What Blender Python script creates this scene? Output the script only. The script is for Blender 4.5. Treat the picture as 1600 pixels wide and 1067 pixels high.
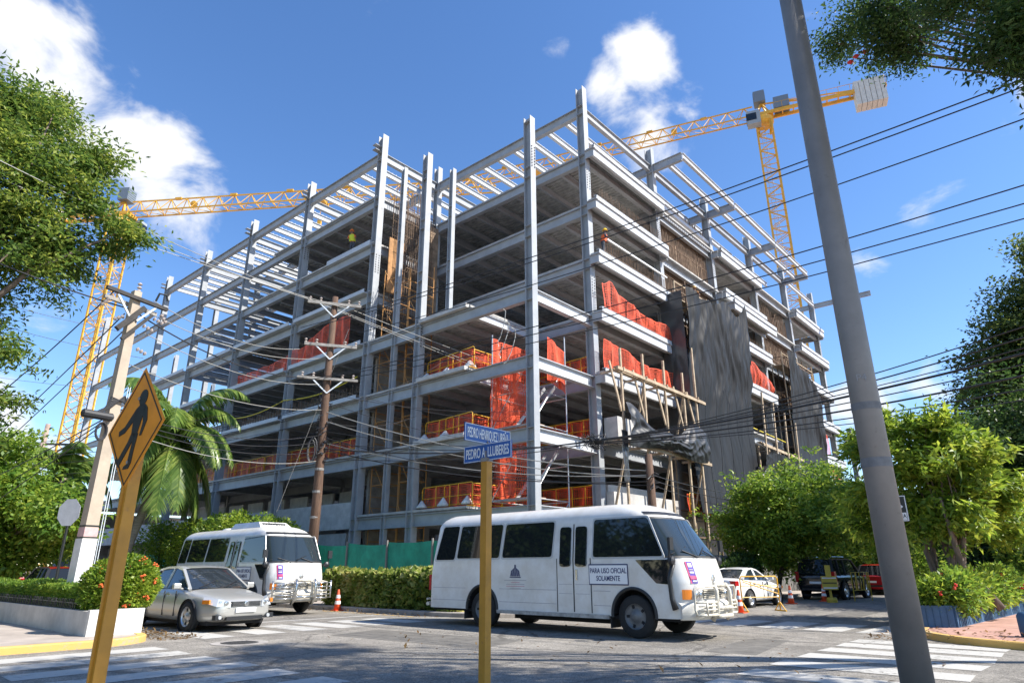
import bpy, bmesh, math, random
import numpy as np
from mathutils import Vector, Matrix, Euler
random.seed(7); RNG = np.random.default_rng(7)
R = math.radians
scene = bpy.context.scene
for o in list(bpy.data.objects): bpy.data.objects.remove(o, do_unlink=True)
COL = scene.collection

# ------------------------------------------------------------------ camera
HEAD, PITCH, ROLL = R(41.125), R(19.229), R(-0.172)
cd = bpy.data.cameras.new('camera'); cam = bpy.data.objects.new('camera', cd); COL.objects.link(cam)
cd.sensor_width = 36.0; cd.lens = 22.86; cd.clip_start = 0.1; cd.clip_end = 6000
fwd = Vector((math.cos(HEAD)*math.cos(PITCH), math.sin(HEAD)*math.cos(PITCH), math.sin(PITCH)))
r0 = Vector((math.sin(HEAD), -math.cos(HEAD), 0)); u0 = r0.cross(fwd)
rt = r0*math.cos(ROLL)+u0*math.sin(ROLL); up = -r0*math.sin(ROLL)+u0*math.cos(ROLL)
M = Matrix.Identity(4)
for i in range(3): M[i][0], M[i][1], M[i][2] = rt[i], up[i], -fwd[i]
M[0][3], M[1][3], M[2][3] = 0, 0, 1.4
cam.matrix_world = M; scene.camera = cam
scene.render.resolution_x = 1024; scene.render.resolution_y = 682

# ------------------------------------------------------------------ sun, sky
SUN = Vector((0.45, -0.92, 1.0)).normalized()
SUN_EL = math.asin(SUN.z); SUN_AZ = math.atan2(SUN.x, SUN.y)      # azimuth clockwise from +Y
sl = bpy.data.lights.new('sun', 'SUN'); sl.energy = 4.0; sl.angle = R(0.53); sl.color = (1.0, 0.955, 0.88)
so = bpy.data.objects.new('sun', sl); COL.objects.link(so)
so.rotation_euler = SUN.to_track_quat('Z', 'Y').to_euler(); so.location = (0, 0, 60)
vs = scene.view_settings; vs.view_transform = 'Standard'; vs.look = 'None'; vs.exposure = 1.16; vs.gamma = 1; vs.use_curve_mapping = False

def build_world():
    w = bpy.data.worlds.new('World'); scene.world = w; w.use_nodes = True
    nt = w.node_tree; N = nt.nodes; L = nt.links; N.clear()
    out = N.new('ShaderNodeOutputWorld')
    sky = N.new('ShaderNodeTexSky'); sky.sky_type = 'NISHITA'; sky.sun_disc = False
    sky.sun_elevation = SUN_EL; sky.sun_rotation = SUN_AZ
    sky.air_density = 1.0; sky.dust_density = 0.25; sky.ozone_density = 3.0; sky.altitude = 100
    b1 = N.new('ShaderNodeBackground'); b1.inputs[1].default_value = 0.10
    hs = N.new('ShaderNodeHueSaturation'); hs.inputs['Saturation'].default_value = 1.17; hs.inputs['Hue'].default_value = 0.505; hs.inputs['Value'].default_value = 1.12; L.new(sky.outputs[0], hs.inputs['Color']); L.new(hs.outputs[0], b1.inputs[0])
    b2 = N.new('ShaderNodeBackground'); b2.inputs[0].default_value = (0.95, 0.965, 1.0, 1); b2.inputs[1].default_value = 0.50
    tc = N.new('ShaderNodeTexCoord')
    def math_(op, a, b=None, c=None):
        m = N.new('ShaderNodeMath'); m.operation = op
        for i, v in enumerate((a, b, c)):
            if v is None: continue
            if isinstance(v, (int, float)): m.inputs[i].default_value = v
            else: L.new(v, m.inputs[i])
        return m.outputs[0]
    nz = N.new('ShaderNodeTexNoise'); nz.inputs['Scale'].default_value = 6.5; nz.inputs['Detail'].default_value = 9
    nz.inputs['Roughness'].default_value = 0.56; nz.inputs['Distortion'].default_value = 0.3
    mp = N.new('ShaderNodeMapping'); mp.inputs['Scale'].default_value = (1, 1, 1.7)
    L.new(tc.outputs['Generated'], mp.inputs[0]); L.new(mp.outputs[0], nz.inputs[0])
    f = 1016.0
    def direc(px, py):
        d = fwd*f + rt*(px-800) - up*(py-533.5); return d.normalized()
    lobes = CLOUDS
    mask = None
    for (px, py, rad, amp) in lobes:
        c = direc(px, py)
        v = N.new('ShaderNodeVectorMath'); v.operation = 'DISTANCE'
        L.new(tc.outputs['Generated'], v.inputs[0]); v.inputs[1].default_value = c
        mr = N.new('ShaderNodeMapRange'); mr.interpolation_type = 'SMOOTHSTEP'
        mr.inputs[1].default_value = rad/f*1.15; mr.inputs[2].default_value = rad/f*0.15
        mr.inputs[3].default_value = 0; mr.inputs[4].default_value = amp
        L.new(v.outputs['Value'], mr.inputs[0])
        mask = mr.outputs[0] if mask is None else math_('MAXIMUM', mask, mr.outputs[0])
    # scattered fair-weather wisps everywhere
    nb = N.new('ShaderNodeTexNoise'); nb.inputs['Scale'].default_value = 2.2; nb.inputs['Detail'].default_value = 2
    L.new(mp.outputs[0], nb.inputs[0])
    gen = N.new('ShaderNodeMapRange'); gen.inputs[1].default_value = 0.50; gen.inputs[2].default_value = 0.72; gen.inputs[3].default_value = 0; gen.inputs[4].default_value = 0.34
    L.new(nb.outputs[0], gen.inputs[0])
    mask = math_('MAXIMUM', mask, gen.outputs[0])
    s = math_('ADD', mask, math_('MULTIPLY', math_('SUBTRACT', nz.outputs[0], 0.5), 2.3))
    fac = N.new('ShaderNodeMapRange'); fac.interpolation_type = 'SMOOTHSTEP'
    fac.inputs[1].default_value = 0.36; fac.inputs[2].default_value = 0.82; fac.inputs[3].default_value = 0; fac.inputs[4].default_value = 1
    L.new(s, fac.inputs[0])
    mx = N.new('ShaderNodeMixShader')
    L.new(fac.outputs[0], mx.inputs[0]); L.new(b1.outputs[0], mx.inputs[1]); L.new(b2.outputs[0], mx.inputs[2])
    L.new(mx.outputs[0], out.inputs[0])
CLOUDS = [(-30, 90, 130, 0.86), (60, 130, 125, 0.90), (110, 170, 115, 0.92), (165, 205, 115, 0.90), (235, 250, 105, 0.80), (300, 280, 80, 0.60),
          (1000, 105, 85, 0.72), (960, 135, 75, 0.66), (990, 190, 120, 0.66), (1070, 205, 110, 0.50), (865, 78, 45, 0.34),
          (1130, 170, 45, 0.4), (1450, 342, 62, 0.33), (1525, 345, 50, 0.30), (1365, 425, 62, 0.36), (1480, 472, 45, 0.30), (1430, 465, 30, 0.3),
          (90, 480, 75, 0.42), (170, 470, 50, 0.36), (40, 690, 110, 0.6), (1330, 640, 75, 0.62), (1280, 440, 45, 0.36), (1290, 700, 60, .5), (-40, 640, 80, .5)]
build_world()

# ------------------------------------------------------------------ materials
MATS = {}
def mat(name, col, rough=0.6, metal=0.0, var=0.0, scale=4.0, bump=0.0, bscale=40.0, spec=0.5, col2=None, emit=None, trans=0.0, coat=0.0, stretch=None):
    if name in MATS: return MATS[name]
    m = bpy.data.materials.new(name); m.use_nodes = True
    nt = m.node_tree; N = nt.nodes; L = nt.links
    p = N['Principled BSDF']
    p.inputs['Roughness'].default_value = rough; p.inputs['Metallic'].default_value = metal
    p.inputs['Specular IOR Level'].default_value = spec
    if coat: p.inputs['Coat Weight'].default_value = coat; p.inputs['Coat Roughness'].default_value = 0.08
    p.inputs['Base Color'].default_value = (*col, 1)
    tc = None
    if var > 0 or col2 or bump > 0:
        tc = N.new('ShaderNodeTexCoord'); src = tc.outputs['Object']
        if stretch:
            mp = N.new('ShaderNodeMapping'); mp.inputs['Scale'].default_value = stretch
            L.new(src, mp.inputs[0]); src = mp.outputs[0]
    if var > 0 or col2:
        n = N.new('ShaderNodeTexNoise'); n.inputs['Scale'].default_value = scale; n.inputs['Detail'].default_value = 6
        n.inputs['Roughness'].default_value = 0.65
        L.new(src, n.inputs[0])
        cr = N.new('ShaderNodeValToRGB')
        c2 = col2 if col2 else tuple(c*(1-var) for c in col)
        c1 = col if col2 else tuple(min(1, c*(1+var*0.6)) for c in col)
        cr.color_ramp.elements[0].color = (*c2, 1); cr.color_ramp.elements[1].color = (*c1, 1)
        cr.color_ramp.elements[0].position = 0.36; cr.color_ramp.elements[1].position = 0.64
        L.new(n.outputs[0], cr.inputs[0]); L.new(cr.outputs[0], p.inputs['Base Color'])
    if bump > 0:
        n2 = N.new('ShaderNodeTexNoise'); n2.inputs['Scale'].default_value = bscale; n2.inputs['Detail'].default_value = 4
        L.new(src, n2.inputs[0])
        b = N.new('ShaderNodeBump'); b.inputs['Strength'].default_value = bump; b.inputs['Distance'].default_value = 0.02
        L.new(n2.outputs[0], b.inputs['Height']); L.new(b.outputs[0], p.inputs['Normal'])
    if emit: p.inputs['Emission Color'].default_value = (*emit, 1); p.inputs['Emission Strength'].default_value = 1
    if trans: p.inputs['Transmission Weight'].default_value = trans
    MATS[name] = m
    return m
def leafmat(name, c1, c2, c3, gloss=0.45, tr=0.46):
    m = bpy.data.materials.new(name); m.use_nodes = True
    nt = m.node_tree; N = nt.nodes; L = nt.links; N.clear()
    out = N.new('ShaderNodeOutputMaterial'); geo = N.new('ShaderNodeNewGeometry'); tc = N.new('ShaderNodeTexCoord')
    n = N.new('ShaderNodeTexNoise'); n.inputs['Scale'].default_value = 0.9; n.inputs['Detail'].default_value = 3; L.new(tc.outputs['Object'], n.inputs[0])
    add = N.new('ShaderNodeMath'); add.operation = 'MULTIPLY_ADD'; L.new(geo.outputs['Random Per Island'], add.inputs[0]); add.inputs[1].default_value = 0.55
    sub = N.new('ShaderNodeMath'); sub.operation = 'SUBTRACT'; L.new(n.outputs[0], sub.inputs[0]); sub.inputs[1].default_value = 0.27
    L.new(sub.outputs[0], add.inputs[2])
    cr = N.new('ShaderNodeValToRGB'); e = cr.color_ramp.elements
    e[0].color = (*c1, 1); e[0].position = 0.18; e[1].color = (*c3, 1); e[1].position = 0.88
    k = e.new(0.52); k.color = (*c2, 1)
    L.new(add.outputs[0], cr.inputs[0])
    p = N.new('ShaderNodeBsdfPrincipled'); p.inputs['Roughness'].default_value = gloss; p.inputs['Specular IOR Level'].default_value = 0.35
    L.new(cr.outputs[0], p.inputs['Base Color'])
    t = N.new('ShaderNodeBsdfTranslucent')
    hs = N.new('ShaderNodeHueSaturation'); hs.inputs['Value'].default_value = 1.6; hs.inputs['Hue'].default_value = 0.485; L.new(cr.outputs[0], hs.inputs['Color'])
    L.new(hs.outputs[0], t.inputs[0])
    mx = N.new('ShaderNodeMixShader'); mx.inputs[0].default_value = tr
    L.new(p.outputs[0], mx.inputs[1]); L.new(t.outputs[0], mx.inputs[2]); L.new(mx.outputs[0], out.inputs[0])
    MATS[name] = m
    return m
steel = mat('steel_primer_shaded', (0.33, 0.345, 0.36), 0.55, 0.0, 0.14, 1.2, 0.05, 60)  # darker copy of the primer, toned for faces in shade
steel2 = mat('steel_primer_sunlit', (0.50, 0.52, 0.54), 0.55, 0, 0.12, 1.0)  # paler copy of the same primer, sunlight put into the colour
def rusty(m, col=(0.17, 0.10, 0.06), lo=0.60, hi=0.75, sc=1.7):
    N = m.node_tree.nodes; L = m.node_tree.links; p = N['Principled BSDF']; src = p.inputs['Base Color'].links[0].from_socket
    tc = N.new('ShaderNodeTexCoord'); geo = N.new('ShaderNodeNewGeometry'); n = N.new('ShaderNodeTexNoise'); n.inputs['Scale'].default_value = sc; n.inputs['Detail'].default_value = 8; n.inputs['Roughness'].default_value = .72
    L.new(geo.outputs['Position'], n.inputs[0]); mr = N.new('ShaderNodeMapRange'); mr.inputs[1].default_value = lo; mr.inputs[2].default_value = hi; mr.inputs[4].default_value = .55; L.new(n.outputs[0], mr.inputs[0])
    mx = N.new('ShaderNodeMix'); mx.data_type = 'RGBA'; L.new(mr.outputs[0], mx.inputs[0]); L.new(src, mx.inputs[6]); mx.inputs[7].default_value = (*col, 1); L.new(mx.outputs[2], p.inputs['Base Color'])
rusty(steel); rusty(steel2, lo=.62)
galv = mat('galvanised_deck', (0.44, 0.44, 0.43), 0.5, 0.1, 0.3, 2.0)
concrete = mat('concrete', (0.43, 0.41, 0.38), 0.9, 0, 0.25, 1.3, 0.25, 25)
concrete_pale = mat('concrete_pale', (0.50, 0.48, 0.45), 0.9, 0, 0.18, 2.0, 0.2, 30)
rust = mat('rusty_rebar', (0.175, 0.115, 0.075), 0.9, 0, 0.4, 3.0)
plywood = mat('brown_formwork', (0.24, 0.165, 0.105), 0.85, 0, 0.35, 2.5)
timber = mat('raw_timber', (0.43, 0.33, 0.22), 0.8, 0, 0.3, 3.0, 0.2, 30, stretch=(1, 1, 1))
craneY = mat('crane_yellow', (0.72, 0.38, 0.035), 0.45, 0, 0.15, 2)
craneW = mat('crane_pale', (0.62, 0.60, 0.55), 0.5)
barY = mat('barrier_yellow', (0.75, 0.40, 0.02), 0.5, 0, 0.1, 5)
netR = mat('orange_net', (0.82, 0.10, 0.032), 0.6, 0, 0.3, 2)
black = mat('black_rubber', (0.018, 0.018, 0.02), 0.7)
blackp = mat('black_plastic', (0.02, 0.021, 0.023), 0.45)
cableD = mat('cable_black', (0.022, 0.022, 0.024), 0.6)
cableL = mat('cable_aluminium', (0.33, 0.32, 0.29), 0.5, 0.2)
chrome = mat('bright_metal', (0.62, 0.62, 0.60), 0.22, 0.9)
white = mat('white_paint', (0.78, 0.78, 0.76), 0.35, 0, 0.04, 2)
dark = mat('dark_void', (0.015, 0.015, 0.017), 0.9)
scaffy = mat('scaffold_orange_brown', (0.50, 0.24, 0.07), 0.6)
scaffg = mat('scaffold_galvanised', (0.45, 0.46, 0.47), 0.4, 0.5)

# ------------------------------------------------------------------ mesh helpers
def link(o, parent=None):
    COL.objects.link(o)
    if parent is not None: o.parent = parent
    return o
def tag(o, label=None, cat=None, group=None, kind=None):
    if label: o['label'] = label
    if cat: o['category'] = cat
    if group: o['group'] = group
    if kind: o['kind'] = kind
    return o
def thing(name, label, cat, loc=(0, 0, 0), rz=0.0, group=None):
    o = bpy.data.objects.new(name, None); o.empty_display_size = 0.3
    o.location = loc; o.rotation_euler = (0, 0, rz); link(o)
    return tag(o, label, cat, group)
def place(name, mesh, parent=None, loc=(0, 0, 0), rot=(0, 0, 0), scale=None):
    o = bpy.data.objects.new(name, mesh); o.location = loc; o.rotation_euler = rot
    if scale: o.scale = scale
    return link(o, parent)
def copy_tree(o, parent=None):
    c = o.copy(); COL.objects.link(c); c.parent = parent
    for ch in list(o.children): copy_tree(ch, c)
    return c
class MB:
    def __init__(s): s.v = []; s.f = []; s.m = []; s.mats = []; s.cur = 0
    def use(s, m):
        if m not in s.mats: s.mats.append(m)
        s.cur = s.mats.index(m); return s
    def add(s, vs, fs):
        b = len(s.v); s.v += [tuple(v) for v in vs]
        for f in fs: s.f.append(tuple(b+i for i in f)); s.m.append(s.cur)
        return s
    def box(s, c, d, rot=None):
        x, y, z = d[0]/2, d[1]/2, d[2]/2
        P = [Vector(p) for p in ((-x,-y,-z),(x,-y,-z),(x,y,-z),(-x,y,-z),(-x,-y,z),(x,-y,z),(x,y,z),(-x,y,z))]
        if rot is not None:
            m = rot if isinstance(rot, Matrix) else Euler(rot).to_matrix()
            P = [m @ p for p in P]
        c = Vector(c)
        return s.add([p+c for p in P], [(0,3,2,1),(4,5,6,7),(0,1,5,4),(1,2,6,5),(2,3,7,6),(3,0,4,7)])
    def b2(s, a, b):   # box by corners
        return s.box([(a[i]+b[i])/2 for i in range(3)], [abs(b[i]-a[i]) for i in range(3)])
    def frame(s, a, b, upv=(0, 0, 1)):
        a, b = Vector(a), Vector(b); d = (b-a); l = d.length
        d = d/l if l > 1e-9 else Vector((0,0,1)); u = Vector(upv)
        if abs(d.dot(u)) > 0.98: u = Vector((1, 0, 0)) if abs(d.x) < 0.9 else Vector((0, 1, 0))
        y = u.cross(d).normalized(); z = d.cross(y); return a, d, y, z, l
    def bar(s, a, b, w, h=None, upv=(0, 0, 1)):
        h = h or w; a, d, y, z, l = s.frame(a, b, upv); e = a+d*l
        P = []
        for q in (a, e): P += [q-y*w/2-z*h/2, q+y*w/2-z*h/2, q+y*w/2+z*h/2, q-y*w/2+z*h/2]
        return s.add(P, [(0,3,2,1),(4,5,6,7),(0,1,5,4),(1,2,6,5),(2,3,7,6),(3,0,4,7)])
    def tube(s, pts, r, n=8, cap=True):
        pts = [Vector(p) for p in pts]; k = len(pts); rs = r if isinstance(r, (list, tuple)) else [r]*k
        P = []; prev = None
        for i, p in enumerate(pts):
            d = (pts[min(i+1, k-1)]-pts[max(i-1, 0)]).normalized()
            if prev is None:
                u = Vector((0, 0, 1)) if abs(d.z) < 0.9 else Vector((1, 0, 0)); y = u.cross(d).normalized()
            else: y = (prev - d*prev.dot(d)).normalized()
            prev = y; z = d.cross(y)
            for j in range(n):
                a = 2*math.pi*j/n; P.append(p + (y*math.cos(a)+z*math.sin(a))*rs[i])
        F = []
        for i in range(k-1):
            for j in range(n): F.append((i*n+j, i*n+(j+1)%n, (i+1)*n+(j+1)%n, (i+1)*n+j))
        if cap: F.append(tuple(range(n-1, -1, -1))); F.append(tuple((k-1)*n+j for j in range(n)))
        return s.add(P, F)
    def lathe(s, prof, c=(0, 0, 0), axis='z', n=20, cap=True):
        P = []; c = Vector(c)
        for (r, h) in prof:
            for j in range(n):
                a = 2*math.pi*j/n; x, y = r*math.cos(a), r*math.sin(a)
                P.append(c + (Vector((x, y, h)) if axis == 'z' else Vector((h, x, y)) if axis == 'x' else Vector((y, h, x))))
        F = []
        for i in range(len(prof)-1):
            for j in range(n): F.append((i*n+j, i*n+(j+1)%n, (i+1)*n+(j+1)%n, (i+1)*n+j))
        if cap: F.append(tuple(range(n-1, -1, -1))); F.append(tuple((len(prof)-1)*n+j for j in range(n)))
        return s.add(P, F)
    def prism(s, poly, fn0, fn1):   # poly 2D list, two mapping functions to 3D
        n = len(poly); P = [fn0(p) for p in poly]+[fn1(p) for p in poly]
        F = [tuple(range(n-1, -1, -1)), tuple(range(n, 2*n))]+[(i, (i+1) % n, n+(i+1) % n, n+i) for i in range(n)]
        return s.add(P, F)
    def grid(s, fn, nu, nv):
        P = [fn(i/nu, j/nv) for i in range(nu+1) for j in range(nv+1)]
        F = [(i*(nv+1)+j, (i+1)*(nv+1)+j, (i+1)*(nv+1)+j+1, i*(nv+1)+j+1) for i in range(nu) for j in range(nv)]
        return s.add(P, F)
    def mesh(s, name, m=None, smooth=False):
        me = bpy.data.meshes.new(name); me.from_pydata(s.v, [], s.f)
        if m is not None and not s.mats: me.materials.append(m)
        for q in s.mats: me.materials.append(q)
        if s.mats: me.polygons.foreach_set('material_index', s.m)
        if smooth: me.polygons.foreach_set('use_smooth', [True]*len(me.polygons))
        me.update(); return me
    def build(s, name, m=None, parent=None, smooth=False, org=None, loc=None, fixn=False, auto=None):
        if org is not None: o_ = Vector(org); s.v = [tuple(Vector(v)-o_) for v in s.v]
        me = s.mesh(name, m, smooth)
        if fixn:
            bm = bmesh.new(); bm.from_mesh(me); bmesh.ops.remove_doubles(bm, verts=bm.verts, dist=1e-5); bmesh.ops.recalc_face_normals(bm, faces=bm.faces); bm.to_mesh(me); bm.free()
        if auto: me.set_sharp_from_angle(angle=R(auto))
        o = bpy.data.objects.new(name, me)
        if loc is not None: o.location = loc
        return link(o, parent)
def text_obj(txt, size, m, parent, mw, name='lettering', align='CENTER', ext=0.002, sx=1.0, bold=0.0):
    """flat printed lettering converted to mesh; mw = 4x4 local matrix (text in its XY plane)"""
    cu = bpy.data.curves.new('lettering', 'FONT'); cu.body = txt; cu.size = size; cu.extrude = ext; cu.align_x = align; cu.align_y = 'CENTER'; cu.offset = bold
    t = bpy.data.objects.new('tmp', cu); COL.objects.link(t)
    dg = bpy.context.evaluated_depsgraph_get(); me = bpy.data.meshes.new_from_object(t.evaluated_get(dg))
    bpy.data.objects.remove(t, do_unlink=True)
    me.materials.clear(); me.materials.append(m)
    me.transform(mw @ Matrix.Diagonal((sx, 1, 1, 1)))
    o = bpy.data.objects.new(name, me); return link(o, parent)
# ------------------------------------------------------------------ ground, streets, pavements
def asphalt():
    m = bpy.data.materials.new('asphalt'); m.use_nodes = True; N = m.node_tree.nodes; L = m.node_tree.links
    p = N['Principled BSDF']; p.inputs['Roughness'].default_value = 0.88; p.inputs['Specular IOR Level'].default_value = 0.3
    tc = N.new('ShaderNodeTexCoord')
    def nz(s, d=5, r=0.6):
        n = N.new('ShaderNodeTexNoise'); n.inputs['Scale'].default_value = s; n.inputs['Detail'].default_value = d; n.inputs['Roughness'].default_value = r
        L.new(tc.outputs['Object'], n.inputs[0]); return n
    fine = N.new('ShaderNodeTexVoronoi'); fine.inputs['Scale'].default_value = 55; L.new(tc.outputs['Object'], fine.inputs[0])
    cr = N.new('ShaderNodeValToRGB'); cr.color_ramp.elements[0].color = (0.15, 0.136, 0.117, 1); cr.color_ramp.elements[1].color = (0.35, 0.32, 0.277, 1)
    cr.color_ramp.elements[0].position = 0.15; cr.color_ramp.elements[1].position = 0.85
    L.new(fine.outputs['Color'], cr.inputs[0])
    big = nz(0.35, 4); mid = nz(3.0, 6, 0.7)
    mul = N.new('ShaderNodeMath'); mul.operation = 'MULTIPLY'; L.new(big.outputs[0], mul.inputs[0]); L.new(mid.outputs[0], mul.inputs[1])
    mr = N.new('ShaderNodeMapRange'); mr.inputs[1].default_value = 0.12; mr.inputs[2].default_value = 0.4; mr.inputs[3].default_value = 0.72; mr.inputs[4].default_value = 1.22
    L.new(mul.outputs[0], mr.inputs[0])
    mix = N.new('ShaderNodeVectorMath'); mix.operation = 'SCALE'; L.new(cr.outputs[0], mix.inputs[0]); L.new(mr.outputs[0], mix.inputs['Scale'])
    # tyre-polished streaks along both streets
    for sc_ in ((1.6, .05, 1), (.05, 1.6, 1)):
        mp_ = N.new('ShaderNodeMapping'); mp_.inputs['Scale'].default_value = sc_; L.new(tc.outputs['Object'], mp_.inputs[0]); ns_ = N.new('ShaderNodeTexNoise'); ns_.inputs['Scale'].default_value = 1.0; ns_.inputs['Detail'].default_value = 4; L.new(mp_.outputs[0], ns_.inputs[0])
        mr_ = N.new('ShaderNodeMapRange'); mr_.inputs[1].default_value = .35; mr_.inputs[2].default_value = .65; mr_.inputs[3].default_value = .86; mr_.inputs[4].default_value = 1.10; L.new(ns_.outputs[0], mr_.inputs[0])
        mm_ = N.new('ShaderNodeVectorMath'); mm_.operation = 'SCALE'; L.new(mix.outputs[0], mm_.inputs[0]); L.new(mr_.outputs[0], mm_.inputs['Scale']); mix = mm_
    # oil spots
    os_ = nz(1.1, 2); om_ = N.new('ShaderNodeMapRange'); om_.inputs[1].default_value = .68; om_.inputs[2].default_value = .74; om_.inputs[3].default_value = 1.0; om_.inputs[4].default_value = .68; L.new(os_.outputs[0], om_.inputs[0])
    mm_ = N.new('ShaderNodeVectorMath'); mm_.operation = 'SCALE'; L.new(mix.outputs[0], mm_.inputs[0]); L.new(om_.outputs[0], mm_.inputs['Scale']); mix = mm_
    # long cracks / tar lines
    vc = N.new('ShaderNodeTexVoronoi'); vc.feature = 'DISTANCE_TO_EDGE'; vc.inputs['Scale'].default_value = 0.28
    wn = nz(1.2, 3); ad = N.new('ShaderNodeVectorMath'); ad.operation = 'MULTIPLY_ADD'; L.new(wn.outputs['Color'], ad.inputs[0]); ad.inputs[1].default_value = (0.7, 0.7, 0); L.new(tc.outputs['Object'], ad.inputs[2])
    L.new(ad.outputs[0], vc.inputs[0])
    ck = N.new('ShaderNodeMapRange'); ck.inputs[1].default_value = 0.004; ck.inputs[2].default_value = 0.012; ck.inputs[3].default_value = 0.6; ck.inputs[4].default_value = 1.0
    L.new(vc.outputs['Distance'], ck.inputs[0])
    mix2 = N.new('ShaderNodeVectorMath'); mix2.operation = 'SCALE'; L.new(mix.outputs[0], mix2.inputs[0]); L.new(ck.outputs[0], mix2.inputs['Scale'])
    L.new(mix2.outputs[0], p.inputs['Base Color'])
    b = N.new('ShaderNodeBump'); b.inputs['Strength'].default_value = 0.5; b.inputs['Distance'].default_value = 0.012
    L.new(fine.outputs['Distance'], b.inputs['Height']); L.new(b.outputs[0], p.inputs['Normal'])
    return m
ASPH = asphalt()
paint = None
def worn(name, col, under, lo=0.40, hi=0.50):
    m = bpy.data.materials.new(name); m.use_nodes = True; N = m.node_tree.nodes; L = m.node_tree.links
    p = N['Principled BSDF']; p.inputs['Roughness'].default_value = 0.8
    tc = N.new('ShaderNodeTexCoord'); n = N.new('ShaderNodeTexNoise'); n.inputs['Scale'].default_value = 9; n.inputs['Detail'].default_value = 9; n.inputs['Roughness'].default_value = 0.75
    L.new(tc.outputs['Object'], n.inputs[0])
    n2 = N.new('ShaderNodeTexNoise'); n2.inputs['Scale'].default_value = 0.9; L.new(tc.outputs['Object'], n2.inputs[0])
    a = N.new('ShaderNodeMath'); a.operation = 'MULTIPLY_ADD'; L.new(n2.outputs[0], a.inputs[0]); a.inputs[1].default_value = 0.5; 
    s = N.new('ShaderNodeMath'); s.operation = 'SUBTRACT'; L.new(n.outputs[0], s.inputs[0]); s.inputs[1].default_value = 0.25; L.new(s.outputs[0], a.inputs[2])
    cr = N.new('ShaderNodeValToRGB'); cr.color_ramp.elements[0].color = (*under, 1); cr.color_ramp.elements[1].color = (*col, 1)
    cr.color_ramp.elements[0].position = lo-0.09; cr.color_ramp.elements[1].position = hi-0.09
    L.new(a.outputs[0], cr.inputs[0]); L.new(cr.outputs[0], p.inputs['Base Color'])
    b = N.new('ShaderNodeBump'); b.inputs['Strength'].default_value = 0.3; b.inputs['Distance'].default_value = 0.01
    n3 = N.new('ShaderNodeTexVoronoi'); n3.inputs['Scale'].default_value = 55; L.new(tc.outputs['Object'], n3.inputs[0]); L.new(n3.outputs['Distance'], b.inputs['Height']); L.new(b.outputs[0], p.inputs['Normal'])
    MATS[name] = m
    return m
zebra_m = worn('zebra_paint', (0.46, 0.44, 0.40), (0.22, 0.205, 0.18), 0.42, 0.53)
yellow_m = worn('kerb_yellow', (0.58, 0.36, 0.10), (0.36, 0.31, 0.25), 0.40, 0.56)
walk_m = mat('pavement_concrete', (0.40, 0.34, 0.29), 0.92, 0, 0.22, 1.6, 0.25, 30)
walkr_m = mat('pavement_red', (0.45, 0.25, 0.19), 0.92, 0, 0.22, 1.8, 0.25, 30)
kerb_m = mat('kerb_concrete', (0.34, 0.31, 0.28), 0.92, 0, 0.3, 2.5, 0.3, 25)
soil_m = mat('soil', (0.10, 0.07, 0.045), 0.95, 0, 0.4, 6, 0.5, 20)
earth_m = mat('earth_ground', (0.24, 0.20, 0.16), 0.95, 0, 0.3, 0.2, 0.2, 5)
def flat(name, pts, z, m, kind='structure', parent=None):
    b = MB(); b.add([(x, y, z) for x, y in pts], [tuple(range(len(pts)))])
    o = b.build(name, m, parent)
    if kind: o['kind'] = kind
    return o
flat('ground', [(-1500, -1500), (1500, -1500), (1500, 1500), (-1500, 1500)], -0.03, earth_m)
flat('road', [(-120, -120), (260, -120), (260, 260), (-120, 260)], 0.0, ASPH)
def arc(cx, cy, r, a0, a1, n=10): return [(cx+r*math.cos(R(a0+(a1-a0)*i/n)), cy+r*math.sin(R(a0+(a1-a0)*i/n))) for i in range(n+1)]
def offset_in(pts, d):
    n = len(pts); out = []
    for i in range(n):
        p0, p1, p2 = Vector(pts[i-1]), Vector(pts[i]), Vector(pts[(i+1) % n])
        a = (p1-p0).normalized(); b = (p2-p1).normalized()
        n1 = Vector((-a.y, a.x)); n2 = Vector((-b.y, b.x)); m_ = (n1+n2); m_.normalize()
        out.append(tuple(p1+m_*d/max(0.3, m_.dot(n1))))
    return out
def block(name, pts, m, km, h=0.13):
    """pavement slab: kerb ring as its own part + paved top; pts counter-clockwise"""
    inn = offset_in(pts, 0.18); n = len(pts)
    b = MB(); b.add([(x, y, h-0.012) for x, y in inn], [tuple(range(n))])
    o = b.build(name, m); o['kind'] = 'structure'
    k = MB(); k.add([(x, y, -0.02) for x, y in pts]+[(x, y, h-0.02) for x, y in pts]+[(x, y, h) for x, y in offset_in(pts, 0.02)]+[(x, y, h) for x, y in inn]+[(x, y, h-0.014) for x, y in inn],
              [(i+r*n, (i+1) % n+r*n, (i+1) % n+(r+1)*n, i+(r+1)*n) for r in range(4) for i in range(n)])
    k.build('kerb', km, o)
    return o
W1, F1 = -110, 240
block('pavement_northwest', arc(5.15, 16.0, 1.1, 270, 360, 8)+[(6.25, F1), (W1, F1), (W1, 14.9)], walk_m, yellow_m)
block('pavement_northeast', [(F1, 12.5), (F1, F1), (15.0, F1)]+arc(19.0, 16.6, 4.1, 180, 270, 10), walk_m, kerb_m)
block('pavement_southeast', [(F1, -110), (F1, 3.6)]+arc(18.1, 1.0, 2.6, 90, 180, 10)+[(15.5, -110)], walkr_m, yellow_m)
block('pavement_southwest', [(8.3, -110)]+arc(4.3, 2.0, 4.0, 0, 90, 10)+[(W1, 6.0), (W1, -110)], walk_m, kerb_m)
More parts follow.
